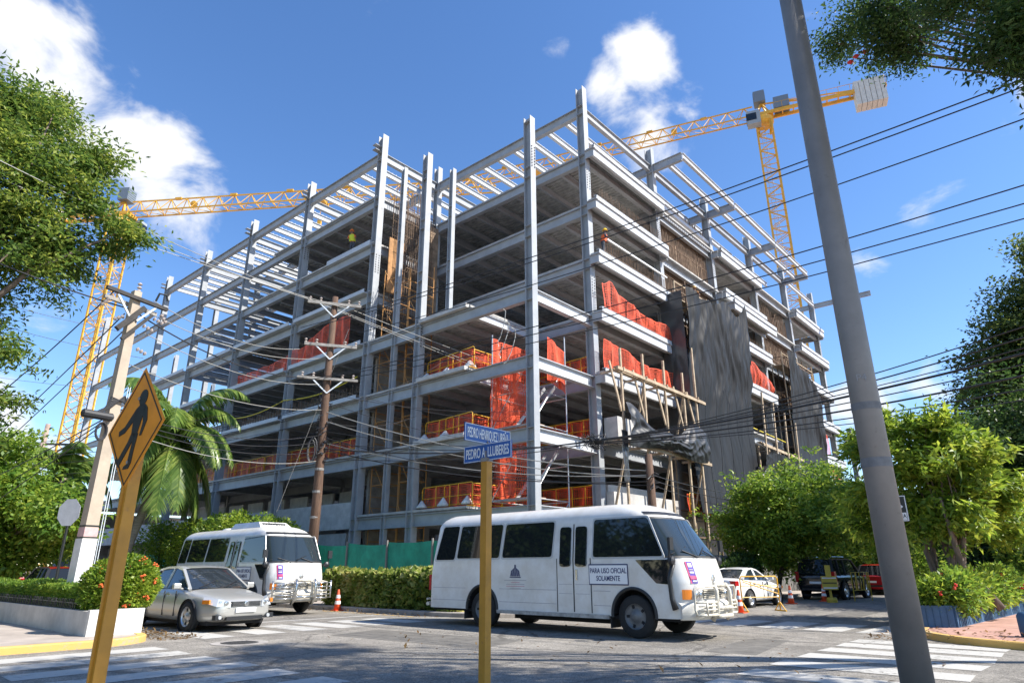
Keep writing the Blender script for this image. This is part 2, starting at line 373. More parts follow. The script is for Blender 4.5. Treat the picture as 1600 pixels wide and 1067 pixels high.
def stripe(x0, x1, y0, y1, m=zebra_m, name='crossing_stripe', z=0.005):
    j = lambda: random.uniform(-0.03, 0.03)
    return flat(name, [(x0+j(), y0+j()), (x1+j(), y0+j()), (x1+j(), y1+j()), (x0+j(), y1+j())], z, m, None, CROSS)
def crossing(label, rects):
    global CROSS
    CROSS = thing('zebra_crossing', label, 'crosswalk', (0, 0, 0)); CROSS['kind'] = 'structure'
    for r in rects: stripe(*r)
crossing('worn white zebra crossing in the left foreground, under tree shade', [(2.9, 5.8, y, y+0.64) for y in (7.93, 9.08, 10.25, 11.4, 12.52, 13.55)])
crossing('white zebra crossing in the right foreground behind the grey lamp post', [(x, x+0.68, 1.72, 4.3) for x in (8.5, 9.65, 10.94, 12.12, 13.2, 14.2, 15.1)])
crossing('zebra crossing beside the silver sedan in the left side street', [(x, x+0.72, 14.95, 17.15) for x in (7.1, 8.33, 9.5, 10.55, 11.6, 12.7)])
crossing('zebra crossing in the right side street in front of the white car', [(17.3, 19.6, y, y+0.88) for y in (3.85, 5.05, 6.2, 7.5, 8.8)])
LN = thing('lane_marking', 'thin pale stop line across the road behind the bus', 'road marking'); LN['kind'] = 'structure'
flat('line', [(7.0, 18.4), (14.0, 18.0), (14.0, 18.2), (7.0, 18.6)], 0.005, zebra_m, None, LN)
flat('line', [(15.4, 1.2), (40, 1.2), (40, 1.32), (15.4, 1.32)], 0.005, zebra_m, None, LN)
# square utility repairs in the asphalt
PATCH = mat('asphalt_patch', (0.15, 0.138, 0.12), .9, 0, .3, 3, .4, 60)
for nm_, pts_ in (('road_patch', [(9.6, 9.2), (11.2, 9.5), (10.9, 13.9), (9.3, 13.6)]), ('road_patch', [(11.9, 4.9), (14.6, 5.3), (14.5, 6.1), (11.8, 5.8)]), ('road_patch', [(21, 6.0), (27, 6.2), (27, 7.2), (21, 7.1)])): flat(nm_, pts_, 0.0025, PATCH)
# yellow dashes on the kerb by the parked bus
YD = thing('kerb_marking', 'dashed yellow paint line on the road by the parked minibus', 'road marking'); YD['kind'] = 'structure'
for i in range(12):
    y = 16.6+i*0.42; flat('dash', [(14.3, y), (14.42, y), (14.42, y+0.3), (14.3, y+0.3)], 0.006, yellow_m, None, YD)
# manhole
b = MB(); b.lathe([(0.55, 0.002), (0.55, 0.007), (0.36, 0.009)], (7.2, 13.6, 0), n=28, cap=False)
mh = thing('manhole', 'round manhole cover set in a pale concrete ring on the road', 'manhole', (7.2, 13.6, 0))
b.build('concrete_ring', kerb_m, mh, org=(7.2, 13.6, 0))
b = MB(); b.lathe([(0.36, 0.0), (0.36, 0.010)], (0, 0, 0), n=28)
for i in range(-3, 4): b.box((i*0.09, 0, 0.012), (0.03, 0.5, 0.006))
b.build('cover', mat('cast_iron', (0.09, 0.085, 0.08), 0.6, 0.4, 0.3, 8), mh)
# ------------------------------------------------------------------ steel-framed building under construction
GX = [22.4, 27.45, 35.7, 44.2, 52.7, 61.0, 69.6]
GY = [18.3, 31.1, 39.8, 48.4, 56.8, 65.3, 73.8, 82.4]
LV = [4.0, 7.4, 10.8, 14.2, 17.6, 21.0, 24.4, 27.9]
ORG = Vector((22.4, 18.3, 0))
BLD = thing('steel_frame_building', 'multi-storey grey steel-frame building under construction at the street corner', 'building', ORG)
_ib = {}
def ibeam_mesh(l, d, w, m):
    key = (round(l, 2), d, w, m.name)
    if key in _ib: return _ib[key]
    tf, tw = 0.03, 0.02
    pr = [(-w/2, 0), (-w/2, -tf), (-tw/2, -tf), (-tw/2, -d+tf), (-w/2, -d+tf), (-w/2, -d), (w/2, -d), (w/2, -d+tf), (tw/2, -d+tf), (tw/2, -tf), (w/2, -tf), (w/2, 0)]
    b = MB(); n = 12
    b.add([(0, y, z) for y, z in pr]+[(l, y, z) for y, z in pr], [(i, (i+1) % n, n+(i+1) % n, n+i) for i in range(n)])
    for k in (0, n): b.f += [(k+0, k+11, k+10, k+1), (k+2, k+9, k+8, k+3), (k+4, k+7, k+6, k+5)]; b.m += [0]*3
    me = b.mesh('steel_section', m); _ib[key] = me
    return me
def bx(x0, x1, y, zt, d=0.6, w=0.26, name='beam', m=steel): return place(name, ibeam_mesh(x1-x0, d, w, m), BLD, Vector((x0, y, zt))-ORG)
def by(x, y0, y1, zt, d=0.6, w=0.26, name='beam', m=steel): return place(name, ibeam_mesh(y1-y0, d, w, m), BLD, Vector((x, y0, zt))-ORG, (0, 0, math.pi/2))
_cm = {}
def col(x, y, z0, z1, w=0.40, d=0.46, m=steel, holes=()):
    """H column: flanges face +-Y, web along Y"""
    key = (round(z1-z0, 2), w, d)
    if key not in _cm:
        h = z1-z0; b = MB(); tf, tw = 0.035, 0.025
        b.b2((-w/2, -d/2, 0), (w/2, -d/2+tf, h)); b.b2((-w/2, d/2-tf, 0), (w/2, d/2, h)); b.b2((-tw/2, -d/2+tf, 0), (tw/2, d/2-tf, h))
        for z in LV:                      # stiffener plates at the storeys
            for zz in (z-0.62, z-0.02):
                if 0.3 < zz-z0 < h-0.3: b.b2((-w/2+0.01, -d/2+tf, zz-z0), (w/2-0.01, d/2-tf, zz-z0+0.025))
        _cm[key] = b.mesh('column', m)
    return place('column', _cm[key], BLD, Vector((x, y, z0))-ORG)
CTOP = 29.25
col(22.4, 18.3, 0, 24.1); col(22.4, 26.4, 0, 25.6); col(22.4, 28.6, 0, 25.6, 0.26, 0.3); col(22.4, 24.1, LV[3], 23.5, 0.26, 0.3)
for y in GY[1:]: col(22.4, y, 0, CTOP, 0.46, 0.5)
for i, x in enumerate(GX[1:]): col(x, 18.3, 0, CTOP, 0.44, 0.5)
col(76.2, 18.3, 0, 15.6)
for x in GX[1:]:
    for y in GY[1:]:
        if x > 53 and y > 40: continue
        if x > 36 and y > 60: continue
        top = CTOP if y < 49 else (28.6 if x < 30 and y < 66 else 24.0)
        col(x, y, 0, top)
# bolt-hole splice plates on the flanges
hb = MB()
def splice(x, y, zs):
    for z in zs:
        for s in (-0.11, 0.11):
            for k in range(8): hb.box((x+s, y-0.258, z+k*0.17), (0.06, 0.012, 0.075))
splice(27.45, 18.3, (13.0+2.3, 22.1)); splice(22.4, 18.3, (21.0,)); splice(22.4, 31.1, (15.1, 19.0)); splice(22.4, 39.8, (22.8,)); splice(22.4, 26.4, (13.0,))
for x in GX[2:]: splice(x, 18.3, (22.2,))
o = hb.build('splice_bolt', dark, BLD, org=ORG); o['kind'] = 'stuff'
# --- front edge beams of the long left wing (plane X = 22.4)
for li in range(1, 8):
    ymax = GY[5] if li == 7 else GY[7]
    for a, b_ in zip(GY[1:], GY[2:]):
        if b_ <= ymax+0.1:
            by(22.4, a+0.24, b_-0.24, LV[li], 0.62, 0.3)
for li in range(1, 8):                     # second row X = 27.45
    for a, b_ in zip(GY[1:], GY[2:]):
        if b_ <= (57 if li > 5 else 66): by(27.45, a+0.2, b_-0.2, LV[li], 0.6, 0.28)
for li in range(0, 4):                     # low front part (stair bay and corner bay)
    by(22.4, 18.54, 26.16, LV[li], 0.6, 0.3); by(22.4, 26.64, 30.85, LV[li], 0.6, 0.3); bx(22.62, 27.22, 18.3, LV[li], 0.6, 0.3, m=steel2)
    bx(22.6, 27.2, 22.3, LV[li]-0.02, 0.45, 0.24, m=steel2)
for li in range(1, 8):                     # main block, plane X = 27.45, between the corner and the wing
    by(27.45, 18.54, 30.85, LV[li], 0.62, 0.3)
    for x in GX[2:4]: by(x, 18.54, 30.85, LV[li], 0.6, 0.28)
    bx(22.62, 27.2, 31.1, LV[li], 0.6, 0.28)
    for xa, xb in zip(GX[1:4], GX[2:5]): bx(xa+0.22, xb-0.22, 31.1, LV[li], 0.6, 0.28)
    for y in GY[2:5]:
        bx(22.62, 27.2, y, LV[li], 0.55, 0.26); 
        if y < 50: bx(27.67, 35.5, y, LV[li], 0.55, 0.26)
# right street facade beams (plane Y = 18.3)
for li in range(1, 8):
    for xa, xb in zip(GX[1:], GX[2:]):
        if li == 7 and xb > 62: continue
        bx(xa+0.24, xb-0.24, 18.3, LV[li]-0.01, 0.55, 0.26)
for li in (2, 3, 4, 5, 6):
    for x in GX[2:]: by(x, 17.62, 18.04, LV[li]-0.05, 0.5, 0.24); 
    for x in GX[4:]: by(x, 18.56, 30.8, LV[li], 0.55, 0.26)
# bracket stubs at the column heads of the left wing
for y in GY[1:6]:
    for dz in (0.05, 0.42):
        o = MB().b2((21.75, y-0.05, LV[7]+dz), (22.35, y+0.32, LV[7]+dz+0.03)).build('bracket', steel, BLD, org=ORG)
# --- purlins
def purlins(xa, xb, y0, y1, n, z, d=0.42, w=0.2, m=steel2):
    for i in range(n):
        y = y0+(y1-y0)*(i+1)/(n+1); bx(xa+0.16, xb-0.16, y, z-0.03, d, w, 'purlin', m)
for xa, xb in zip(GX[1:4], GX[2:5]): purlins(xa, xb, 18.3, 31.1, 8, LV[7])
for a, b_ in zip(GY[1:5], GY[2:6]):
    purlins(22.4, 27.45, a, b_, 5, LV[7])
    if b_ < 60: purlins(27.45, 35.7, a, b_, 5, LV[7])
for li in range(1, 7):
    purlins(27.45, 35.7, 18.3, 31.1, 6, LV[li]-0.03, m=steel)
for li in range(2, 7):
    for a, b_ in zip(GY[1:4], GY[2:5]): purlins(22.4, 27.45, a, b_, 4, LV[li]-0.03, m=steel)
for li in range(3, 6):
    purlins(27.45, 35.7, GY[3], GY[4], 4, LV[li]-0.03, m=steel); purlins(27.45, 35.7, GY[2], GY[3], 3, LV[li]-0.03, m=steel)
for li in range(0, 4): purlins(22.4, 27.45, 22.3, 31.1, 4, LV[li]-0.03, 0.35, 0.18, m=steel)
# cantilevered roof frame over the right street
for x in GX[2:6]: by(x, 15.9, 18.05, LV[7], 0.6, 0.26)
for xa, xb in zip(GX[2:5], GX[3:6]):
    for y in (15.9, 17.05): bx(xa+0.1, xb-0.1, y, LV[7]+0.02, 0.45, 0.2, 'purlin', steel2)
    for y in (19.7, 21.1): bx(xa+0.2, xb-0.2, y, LV[7]-0.02, 0.42, 0.2, 'purlin', steel2)
bx(61.1, 69.4, 18.0, LV[7]+0.0, 0.42, 0.2, 'purlin', steel2)
by(69.6, 12.5, 18.0, LV[7], 0.5, 0.24); by(69.6, 18.56, 24, LV[7], 0.5, 0.24)
# --- corrugated metal decks (thin slab above, ribs along Y below)
_dm = {}
def deck(x0, x1, y0, y1, zt, name='floor_deck'):
    key = (round(x1-x0, 2), round(y1-y0, 2))
    if key not in _dm:
        lx, ly = key; b = MB(); p = 0.30; n = int(lx/p)
        pr = []
        for i in range(n):
            a = i*p; pr += [(a, 0.0), (a+0.13, 0.0), (a+0.17, -0.075), (a+0.26, -0.075)]
        pr.append((lx, 0.0)); k = len(pr)
        b.use(galv).add([(x, 0, z) for x, z in pr]+[(x, ly, z) for x, z in pr], [(i, i+1, k+i+1, k+i) for i in range(k-1)])
        b.use(concrete).b2((0, 0, 0.003), (lx, ly, 0.12))
        _dm[key] = b.mesh('floor_deck')
    return place(name, _dm[key], BLD, Vector((x0, y0, zt+0.085))-ORG)
for li in range(1, 7):
    for xa, xb in zip(GX[1:], GX[2:]): deck(xa, xb, 18.0, 31.1, LV[li]); 
    for a, b_ in zip(GY[1:3], GY[2:4]):
        deck(27.45, 35.7, a, b_, LV[li]); deck(35.7, 44.2, a, b_, LV[li])
    yend = {1: 82.4, 2: 82.4, 3: 56.8, 4: 48.4, 5: 46.0, 6: 44.0}[li]
    y = 31.1
    while y < yend-0.1:
        e = min(yend, y+8.6); deck(22.2, 27.45, y, e, LV[li])
        if li < 3: deck(27.45, 35.7, y, e, LV[li]) if y > 48 else None
        y = e
for li in range(0, 4): deck(22.25, 27.45, 22.3, 31.1, LV[li])
for xa, xb in zip(GX, GX[1:]): deck(xa, xb, 22.4, 31.1, LV[0]) if xa > 27 else None
deck(27.45, 44.2, 18.0, 22.4, LV[0]); deck(44.2, 69.6, 17.0, 22.4, LV[0])
for a, b_ in zip(GY[1:], GY[2:]): deck(22.4, 35.7, a, b_, LV[0]-0.15)
# --- edge trims: pour stops and cantilever balcony fascias on the right street
def fascia(x0, x1, z, y=17.5):
    o = MB().b2((x0, y-0.09, z+0.10), (x1, y-0.05, z+0.34)).b2((x0, y-0.09, z+0.31), (x1, y+0.12, z+0.35)).build('edge_plate', steel2, BLD, org=ORG)
    o = MB().b2((x0, y-0.03, z-0.42), (x1, y+0.02, z+0.04)).b2((x0, y-0.03, z-0.44), (x1, y+0.14, z-0.41)).b2((x0, y-0.12, z+0.04), (x1, y+0.14, z+0.07)).build('fascia_beam', steel2, BLD, org=ORG)
    o = MB().b2((x0-0.02, y-0.03, z-0.42), (x0+0.03, 18.05, z+0.07)).b2((x0-0.10, y-0.12, z+0.04), (x0+0.05, 18.05, z+0.09)).build('end_plate', steel, BLD, org=ORG)
    deck(x0, x1, y, 18.0, z+0.0)
    for yy in (17.8,): bx(x0+0.05, x1-0.05, yy, z, 0.35, 0.16, 'purlin', steel)
for li in (2, 3, 4, 5, 6):
    fascia(27.25, 35.6, LV[li])
    if li > 2: fascia(44.5, 52.6, LV[li]-0.0)
    fascia(61.2, 69.4, LV[li])
fascia(44.5, 52.6, LV[1]); fascia(61.2, 69.4, LV[1]); fascia(44.4, 52.8, LV[5]-1.1, 16.9)
# thick pour-stop edges on the front of the wing
for li in (2, 3, 4):
    for a, b_ in zip(GY[1:5], GY[2:6]):
        MB().b2((21.95, a+0.3, LV[li]+0.04), (22.3, b_-0.3, LV[li]+0.10)).b2((21.95, a+0.3, LV[li]+0.10), (21.98, b_-0.3, LV[li]+0.30)).build('pour_stop', steel2, BLD, org=ORG)
for li in (1, 2, 3):
    MB().b2((22.0, 22.4, LV[li]+0.06), (22.25, 26.1, LV[li]+0.26)).build('pour_stop', concrete_pale, BLD, org=ORG)
MB().b2((22.1, 31.4, LV[5]+0.02), (22.5, 36.2, LV[5]+0.36)).build('pour_stop', steel2, BLD, org=ORG)
# --- concrete: ground floor upstand, back walls, core walls
for a, b_ in zip(GY[1:6], GY[2:7]):
    MB().b2((22.25, a+0.35, 3.5), (22.5, b_-0.3, 4.95)).build('parapet_wall', concrete_pale, BLD, org=ORG)
MB().b2((22.45, 32.0, 0), (22.7, 35.6, 3.3)).build('concrete_wall', concrete, BLD, org=ORG)
def cwall(a, b_, m=concrete): return MB().b2(a, b_).build('concrete_wall', m, BLD, org=ORG)
cwall((27.0, 44, 0), (27.3, 82, 3.6)); cwall((35.4, 18.6, 0), (35.6, 30.8, 3.9)); cwall((44.0, 31, 0), (44.2, 48, 24.0)); cwall((27.3, 56.6, 0), (44, 56.9, 10.6))
cwall((23.2, 31.2, 0), (27.2, 31.4, 14.0), mat('block_wall', (0.33, 0.29, 0.25), 0.9, 0, 0.25, 2, 0.2, 20)); cwall((60.8, 24, 0), (61.0, 31, 24)); cwall((35.8, 30.4, 0), (69, 30.7, 24.2)); cwall((22.7, 82.6, 0), (35.5, 82.8, 7.2))
for i in range(9):                       # pale blockwork panels seen inside the first parking floor
    y = 33+i*3.1; cwall((26.2, y, 4.95), (26.35, y+2.3, 6.3), concrete_pale)
cwall((27.9, 18.05, 4.1), (33.6, 18.2, 5.35), concrete_pale); cwall((27.75, 17.2, LV[1]+0.1), (29.4, 18.0, LV[1]+1.25), concrete_pale); cwall((27.7, 17.6, 4.1), (34.5, 18.04, 4.95), concrete_pale)
# core 1 and core 2 walls: concrete below, starter bars and formwork above
cwall((36.2, 18.62, 0), (43.8, 18.9, 16.5)); cwall((53.2, 18.62, 0), (60.6, 18.9, 13.0))
def rebar(x0, x1, y, z0, z1, step=0.16, jag=0.6, ydir=False, hor=0.35, r=0.03):
    b = MB(); n = int((x1-x0)/step)
    for i in range(n+1):
        x = x0+i*step+random.uniform(-.03, .03); t = z1+random.uniform(-jag, jag); q = random.uniform(-0.05, 0.05)
        p0, p1 = ((y, x, z0), (y+q, x, t)) if ydir else ((x, y, z0), (x+q, y+q, t))
        b.bar(p0, p1, r)
    z = z0
    while z < z1-0.6:
        b.bar(*(((y-0.03, x0, z), (y-0.03, x1, z)) if ydir else ((x0, y-0.03, z), (x1, y-0.03, z))), 0.03); z += hor
    o = b.build('rebar_cage', rust, BLD, org=ORG); o['kind'] = 'stuff'
for y in (18.5, 18.95): rebar(36.2, 43.9, y, 16.2, 25.6, hor=1.3, step=.2, r=.045)
for y in (18.5, 18.95): rebar(53.2, 60.7, y, 12.5, 23.4, hor=1.3, step=.22, r=.05)
MB().b2((36.2, 18.7, 16.4), (43.9, 18.76, 24.3)).build('formwork', plywood, BLD, org=ORG)
MB().b2((53.2, 18.7, 13.0), (60.7, 18.76, 22.2)).build('formwork', plywood, BLD, org=ORG)
MB().b2((36.3, 18.1, 25.0), (43.9, 18.35, 25.25)).b2((36.3, 18.1, 24.3), (43.9, 18.2, 24.5)).build('edge_plate', steel2, BLD, org=ORG)
for y in (30.3, 30.8): rebar(23.4, 26.6, y, 14.3, 25.2, 0.17, 0.9, hor=1.1)
MB().b2((23.0, 30.5, 17.8), (24.2, 30.56, 21.6)).build('formwork', mat('orange_formwork', (0.42, 0.22, 0.09), 0.85, 0, 0.3, 3), BLD, org=ORG)
MB().b2((26.2, 30.45, 14.3), (27.1, 30.6, 23.8)).build('formwork', plywood, BLD, org=ORG)
# starter bars along balcony edges
for li in (4, 5): rebar(28.0, 35.2, 17.7, LV[li]+0.1, LV[li]+1.25, 0.17, 0.08, hor=0.26, r=0.022)
rebar(44.8, 52.5, 17.75, LV[3]+0.1, LV[3]+1.0, 0.17, 0.08, hor=0.26, r=0.022); rebar(44.8, 52.5, 17.75, LV[4]+0.1, LV[4]+1.1, 0.2, 0.1, hor=0.3, r=0.022)
MB().bar((28.4, 17.6, LV[4]+1.42), (35.3, 17.6, LV[4]+1.42), 0.09).build('handrail', white, BLD, org=ORG)
for a, b_ in zip(GY[1:4], GY[2:5]): rebar(a+0.5, b_-0.4, 22.35, LV[2]+0.1, LV[2]+1.05, 0.35, 0.1, True, 0.5, 0.03)
# shear studs on roof purlins: fine texture of nubs
sb = MB()
for a, b_ in zip(GY[1:4], GY[2:5]):
    for i in range(5):
        y = a+(b_-a)*(i+1)/6
        for k in range(14): sb.box((22.7+k*0.34, y, LV[7]+0.03), (0.035, 0.035, 0.12))
for i in range(8):
    y = 18.3+(12.8)*(i+1)/9
    for k in range(22): sb.box((27.8+k*0.34, y, LV[7]+0.03), (0.035, 0.035, 0.12))
o = sb.build('shear_stud', steel2, BLD, org=ORG); o['kind'] = 'stuff'
# ------------------------------------------------------------------ tower cranes
def lattice_mast(b, h, w, sec=2.4):
    n = int(h/sec); s = h/n; c = [(-w/2, -w/2), (w/2, -w/2), (w/2, w/2), (-w/2, w/2)]
    for x, y in c: b.bar((x, y, 0), (x, y, h), 0.2)
    for i in range(n):
        z0, z1 = i*s, (i+1)*s
        for k in range(4):
            p, q = c[k], c[(k+1) % 4]
            b.bar((*p, z1), (*q, z1), 0.09)
            zm = (z0+z1)/2
            b.bar((*p, z0), (*q, zm), 0.08); b.bar((*q, zm), (*p, z1), 0.08)
def ladder(b, h, x, y):
    for dx in (-0.25, 0.25): b.bar((x+dx, y, 0), (x+dx, y, h), 0.05)
    z = 0.3
    while z < h: b.bar((x-0.25, y, z), (x+0.25, y, z), 0.035); z += 0.45
    z = 1.5
    while z < h:
        for k in range(6):
            a0, a1 = R(180*k/6), R(180*(k+1)/6)
            b.bar((x+0.38*math.cos(a0), y+0.5*math.sin(a0), z), (x+0.38*math.cos(a1), y+0.5*math.sin(a1), z), 0.04)
        z += 0.9
def truss(b, x0, x1, hw, h, pan=2.3, taper=1.0, chord=0.16):
    n = max(2, int(abs(x1-x0)/pan)); s = (x1-x0)/n
    for y in (-hw, hw): b.bar((x0, y, 0), (x1, y, 0), chord)
    b.bar((x0, 0, h), (x1, 0, h*taper), chord)
    for i in range(n):
        xa, xb = x0+i*s, x0+(i+1)*s; xm = (xa+xb)/2; hh = h*(1+(taper-1)*(i+0.5)/n)
        for y in (-hw, hw): b.bar((xa, y, 0), (xm, 0, hh), 0.085); b.bar((xm, 0, hh), (xb, y, 0), 0.085)
        b.bar((xa, -hw, 0), (xa, hw, 0), 0.08); b.bar((xa, -hw, 0), (xb, hw, 0), 0.06)
def crane(label, loc, hz, jdir, jl, cj, mast_w=2.0):
    a = math.atan2(jdir[1], jdir[0])
    t = thing('tower_crane', label, 'crane', loc, a, 'tower cranes over the building')
    b = MB(); lattice_mast(b, hz-1.2, mast_w); b.build('mast', craneY, t)
    b = MB(); ladder(b, hz-2, 0.3, 0.2); b.build('ladder', mat('ladder_pale', (0.55, 0.50, 0.42), 0.5), t)
    b = MB(); b.lathe([(1.0, hz-1.6), (1.35, hz-1.2), (1.35, hz-0.5), (1.1, hz-0.3)], n=20)
    for k in range(4): b.bar((1.0*math.cos(k*1.57+.78), 1.0*math.sin(k*1.57+.78), hz-2.6), (1.2*math.cos(k*1.57+.78), 1.2*math.sin(k*1.57+.78), hz-1.2), 0.3)
    b.build('slewing_ring', craneY, t)
    b = MB(); b.b2((-1.4, -1.0, hz-0.3), (1.6, 1.0, hz+0.2)); b.bar((-0.9, -.8, hz), (0, 0, hz+2.3), 0.2); b.bar((0.9, -.8, hz), (0, 0, hz+2.3), 0.2); b.bar((-.9, .8, hz), (0, 0, hz+2.3), 0.2); b.bar((.9, .8, hz), (0, 0, hz+2.3), .2)
    b.build('turret', craneY, t)
    b = MB(); b.v = []; truss(b, 1.2, jl, 0.75, 2.0, 2.3, 0.8)
    b.v = [(x, y, z+hz+0.1) for x, y, z in b.v]
    for x in range(8, int(jl), 8): b.box((x, 0, hz+2.1), (0.9, 0.35, 0.3))
    b.build('jib', craneY, t)
    b = MB()
    for y in (-0.7, 0.7): b.bar((-1.2, y, hz+0.1), (-cj, y, hz+0.1), 0.3, 0.45)
    n = int(cj/1.5)
    for i in range(n+1): b.bar((-1.2-i*(cj-1.2)/n, -0.7, hz+0.1), (-1.2-i*(cj-1.2)/n, 0.7, hz+0.1), 0.14)
    for y in (-0.9, 0.9):
        b.bar((-1.2, y, hz+1.3), (-cj, y, hz+1.3), 0.05)
        for i in range(0, n+1): b.bar((-1.2-i*(cj-1.2)/n, y, hz+.2), (-1.2-i*(cj-1.2)/n, y, hz+1.3), 0.05)
    b.bar((0, 0, hz+2.2), (-cj*0.8, 0.5, hz+0.4), 0.14); b.bar((0, 0, hz+2.2), (-cj*0.8, -0.5, hz+0.4), 0.14)
    b.build('counter_jib', craneY, t)
    cwm = mat('counterweight_concrete', (0.60, 0.58, 0.52), 0.85, 0, 0.12, 2)
    for k in range(6):
        MB().b2((-cj+0.15+k*0.62, -0.95, hz-2.2), (-cj+0.15+k*0.62+0.56, 0.95, hz+1.5)).build('counterweight', cwm, t)
    cab = MB().b2((0.4, 1.05, hz-2.3), (2.2, 2.3, hz-0.2)).build('operator_cab', mat('cab_grey', (0.3, 0.33, 0.34), 0.5), t)
    MB().b2((0.9, 1.0, hz-1.7), (2.26, 2.34, hz-0.6)).build('pane', MATS_GLASS, cab)
    b = MB(); b.b2((-3.6, -0.9, hz+0.4), (-1.6, 0.9, hz+2.2)); b.build('machinery_box', mat('winch_grey', (0.16, 0.19, 0.22), 0.5), t)
    b = MB(); b.b2((-0.6, -0.8, hz+2.2), (0.9, 0.8, hz+4.0))
    for k in range(5): b.b2((-0.64, -0.7, hz+2.4+k*.32), (0.94, 0.7, hz+2.52+k*.32))
    b.build('control_cabinet', mat('winch_grey', (0.16, 0.19, 0.22), 0.5), t)
    b = MB(); b.b2((jl*0.55-.7, -0.9, hz-0.35), (jl*0.55+.7, 0.9, hz+0.05)); b.bar((jl*.55, 0, hz-.3), (jl*.55, 0, hz-3), 0.05); b.box((jl*.55, 0, hz-3.1), (.5, .3, .7))
    b.build('trolley', craneY, t)
    for x in (jl*0.2, jl*0.62):
        MB().lathe([(0.05, -0.25), (0.42, -0.2), (0.42, 0.2), (0.05, 0.25)], (x, 0, hz+1.1), 'y', 14).build('sheave', craneY, t)
    return t
def glassmat(name, col, rough=0.03, spec=0.6, coat=0.0):
    return mat(name, col, rough, 0, spec=spec, coat=coat)
MATS_GLASS = glassmat('dark_glass', (0.012, 0.015, 0.017))
GLASS_WS = glassmat('windscreen_glass', (0.022, 0.032, 0.038), 0.02, 0.6, 0.15)
crane('yellow tower crane behind the right end of the building, jib pointing left', (81.6, 23.65, 0), 62.0, (-0.322, 0.947), 62, 15.5)
crane('yellow tower crane rising at the far left behind the big tree', (24.0, 92.0, 0), 47.2, (0.561, -0.827), 52, 13)

# ------------------------------------------------------------------ minibus
busW = mat('bus_white', (0.74, 0.73, 0.70), 0.30, 0, 0, 2.2, 0.03, 4, coat=0.3, col2=(0.63, 0.60, 0.545))
trimb = mat('window_rubber', (0.03, 0.03, 0.03), 0.6)
tyre_m = mat('tyre', (0.022, 0.022, 0.022), 0.85, 0, 0.2, 9, 0.3, 40)
rim_grey = mat('steel_rim_grey', (0.16, 0.165, 0.17), 0.5, 0.3, 0.2, 6)
alloy = mat('alloy_rim', (0.55, 0.56, 0.57), 0.3, 0.7)
lens_m = mat('lamp_lens', (0.55, 0.57, 0.58), 0.12, 0.3, spec=0.8)
amber = mat('amber_lens', (0.75, 0.22, 0.02), 0.25)
redl = mat('red_lens', (0.42, 0.012, 0.012), 0.22)
cream = mat('bullbar_cream', (0.62, 0.57, 0.47), 0.4, 0, 0.3, 5)
navy = mat('print_navy', (0.03, 0.04, 0.12), 0.5)
purple = mat('print_purple', (0.08, 0.04, 0.32), 0.5)
pinkp = mat('print_red', (0.5, 0.05, 0.15), 0.5)
paper = mat('sign_white', (0.80, 0.80, 0.80), 0.5)
greyp = mat('print_grey', (0.35, 0.33, 0.36), 0.5)
def wheel(parent, x, y, r, w, rimm, side, spokes=5, rr=0.62):
    t = place('wheel', MB().lathe([(r*rr, -w/2), (r*0.93, -w/2), (r, -w*0.36), (r, w*0.36), (r*0.93, w/2), (r*rr, w/2)], axis='y', n=28, cap=False).mesh('tyre', tyre_m, True), parent, (x, y, r))
    b = MB(); o = side*w/2
    b.lathe([(r*rr, o), (r*rr*0.97, o-side*0.02), (r*rr*0.86, o-side*0.05), (r*0.32, o-side*0.045), (r*0.22, o-side*0.01), (r*0.12, o+side*0.01), (0.005, o+side*0.01)], axis='y', n=24, cap=False)
    rim = b.build('rim', rimm, t, True)
    d = MB()
    for k in range(spokes):
        a = 2*math.pi*(k+.5)/spokes; d.box((math.cos(a)*r*0.48, o-side*0.044, math.sin(a)*r*0.48), (r*0.20, 0.02, r*0.13), Euler((0, -a, 0)).to_matrix())
    d.build('vent', dark, t)['kind'] = 'stuff'
    return t
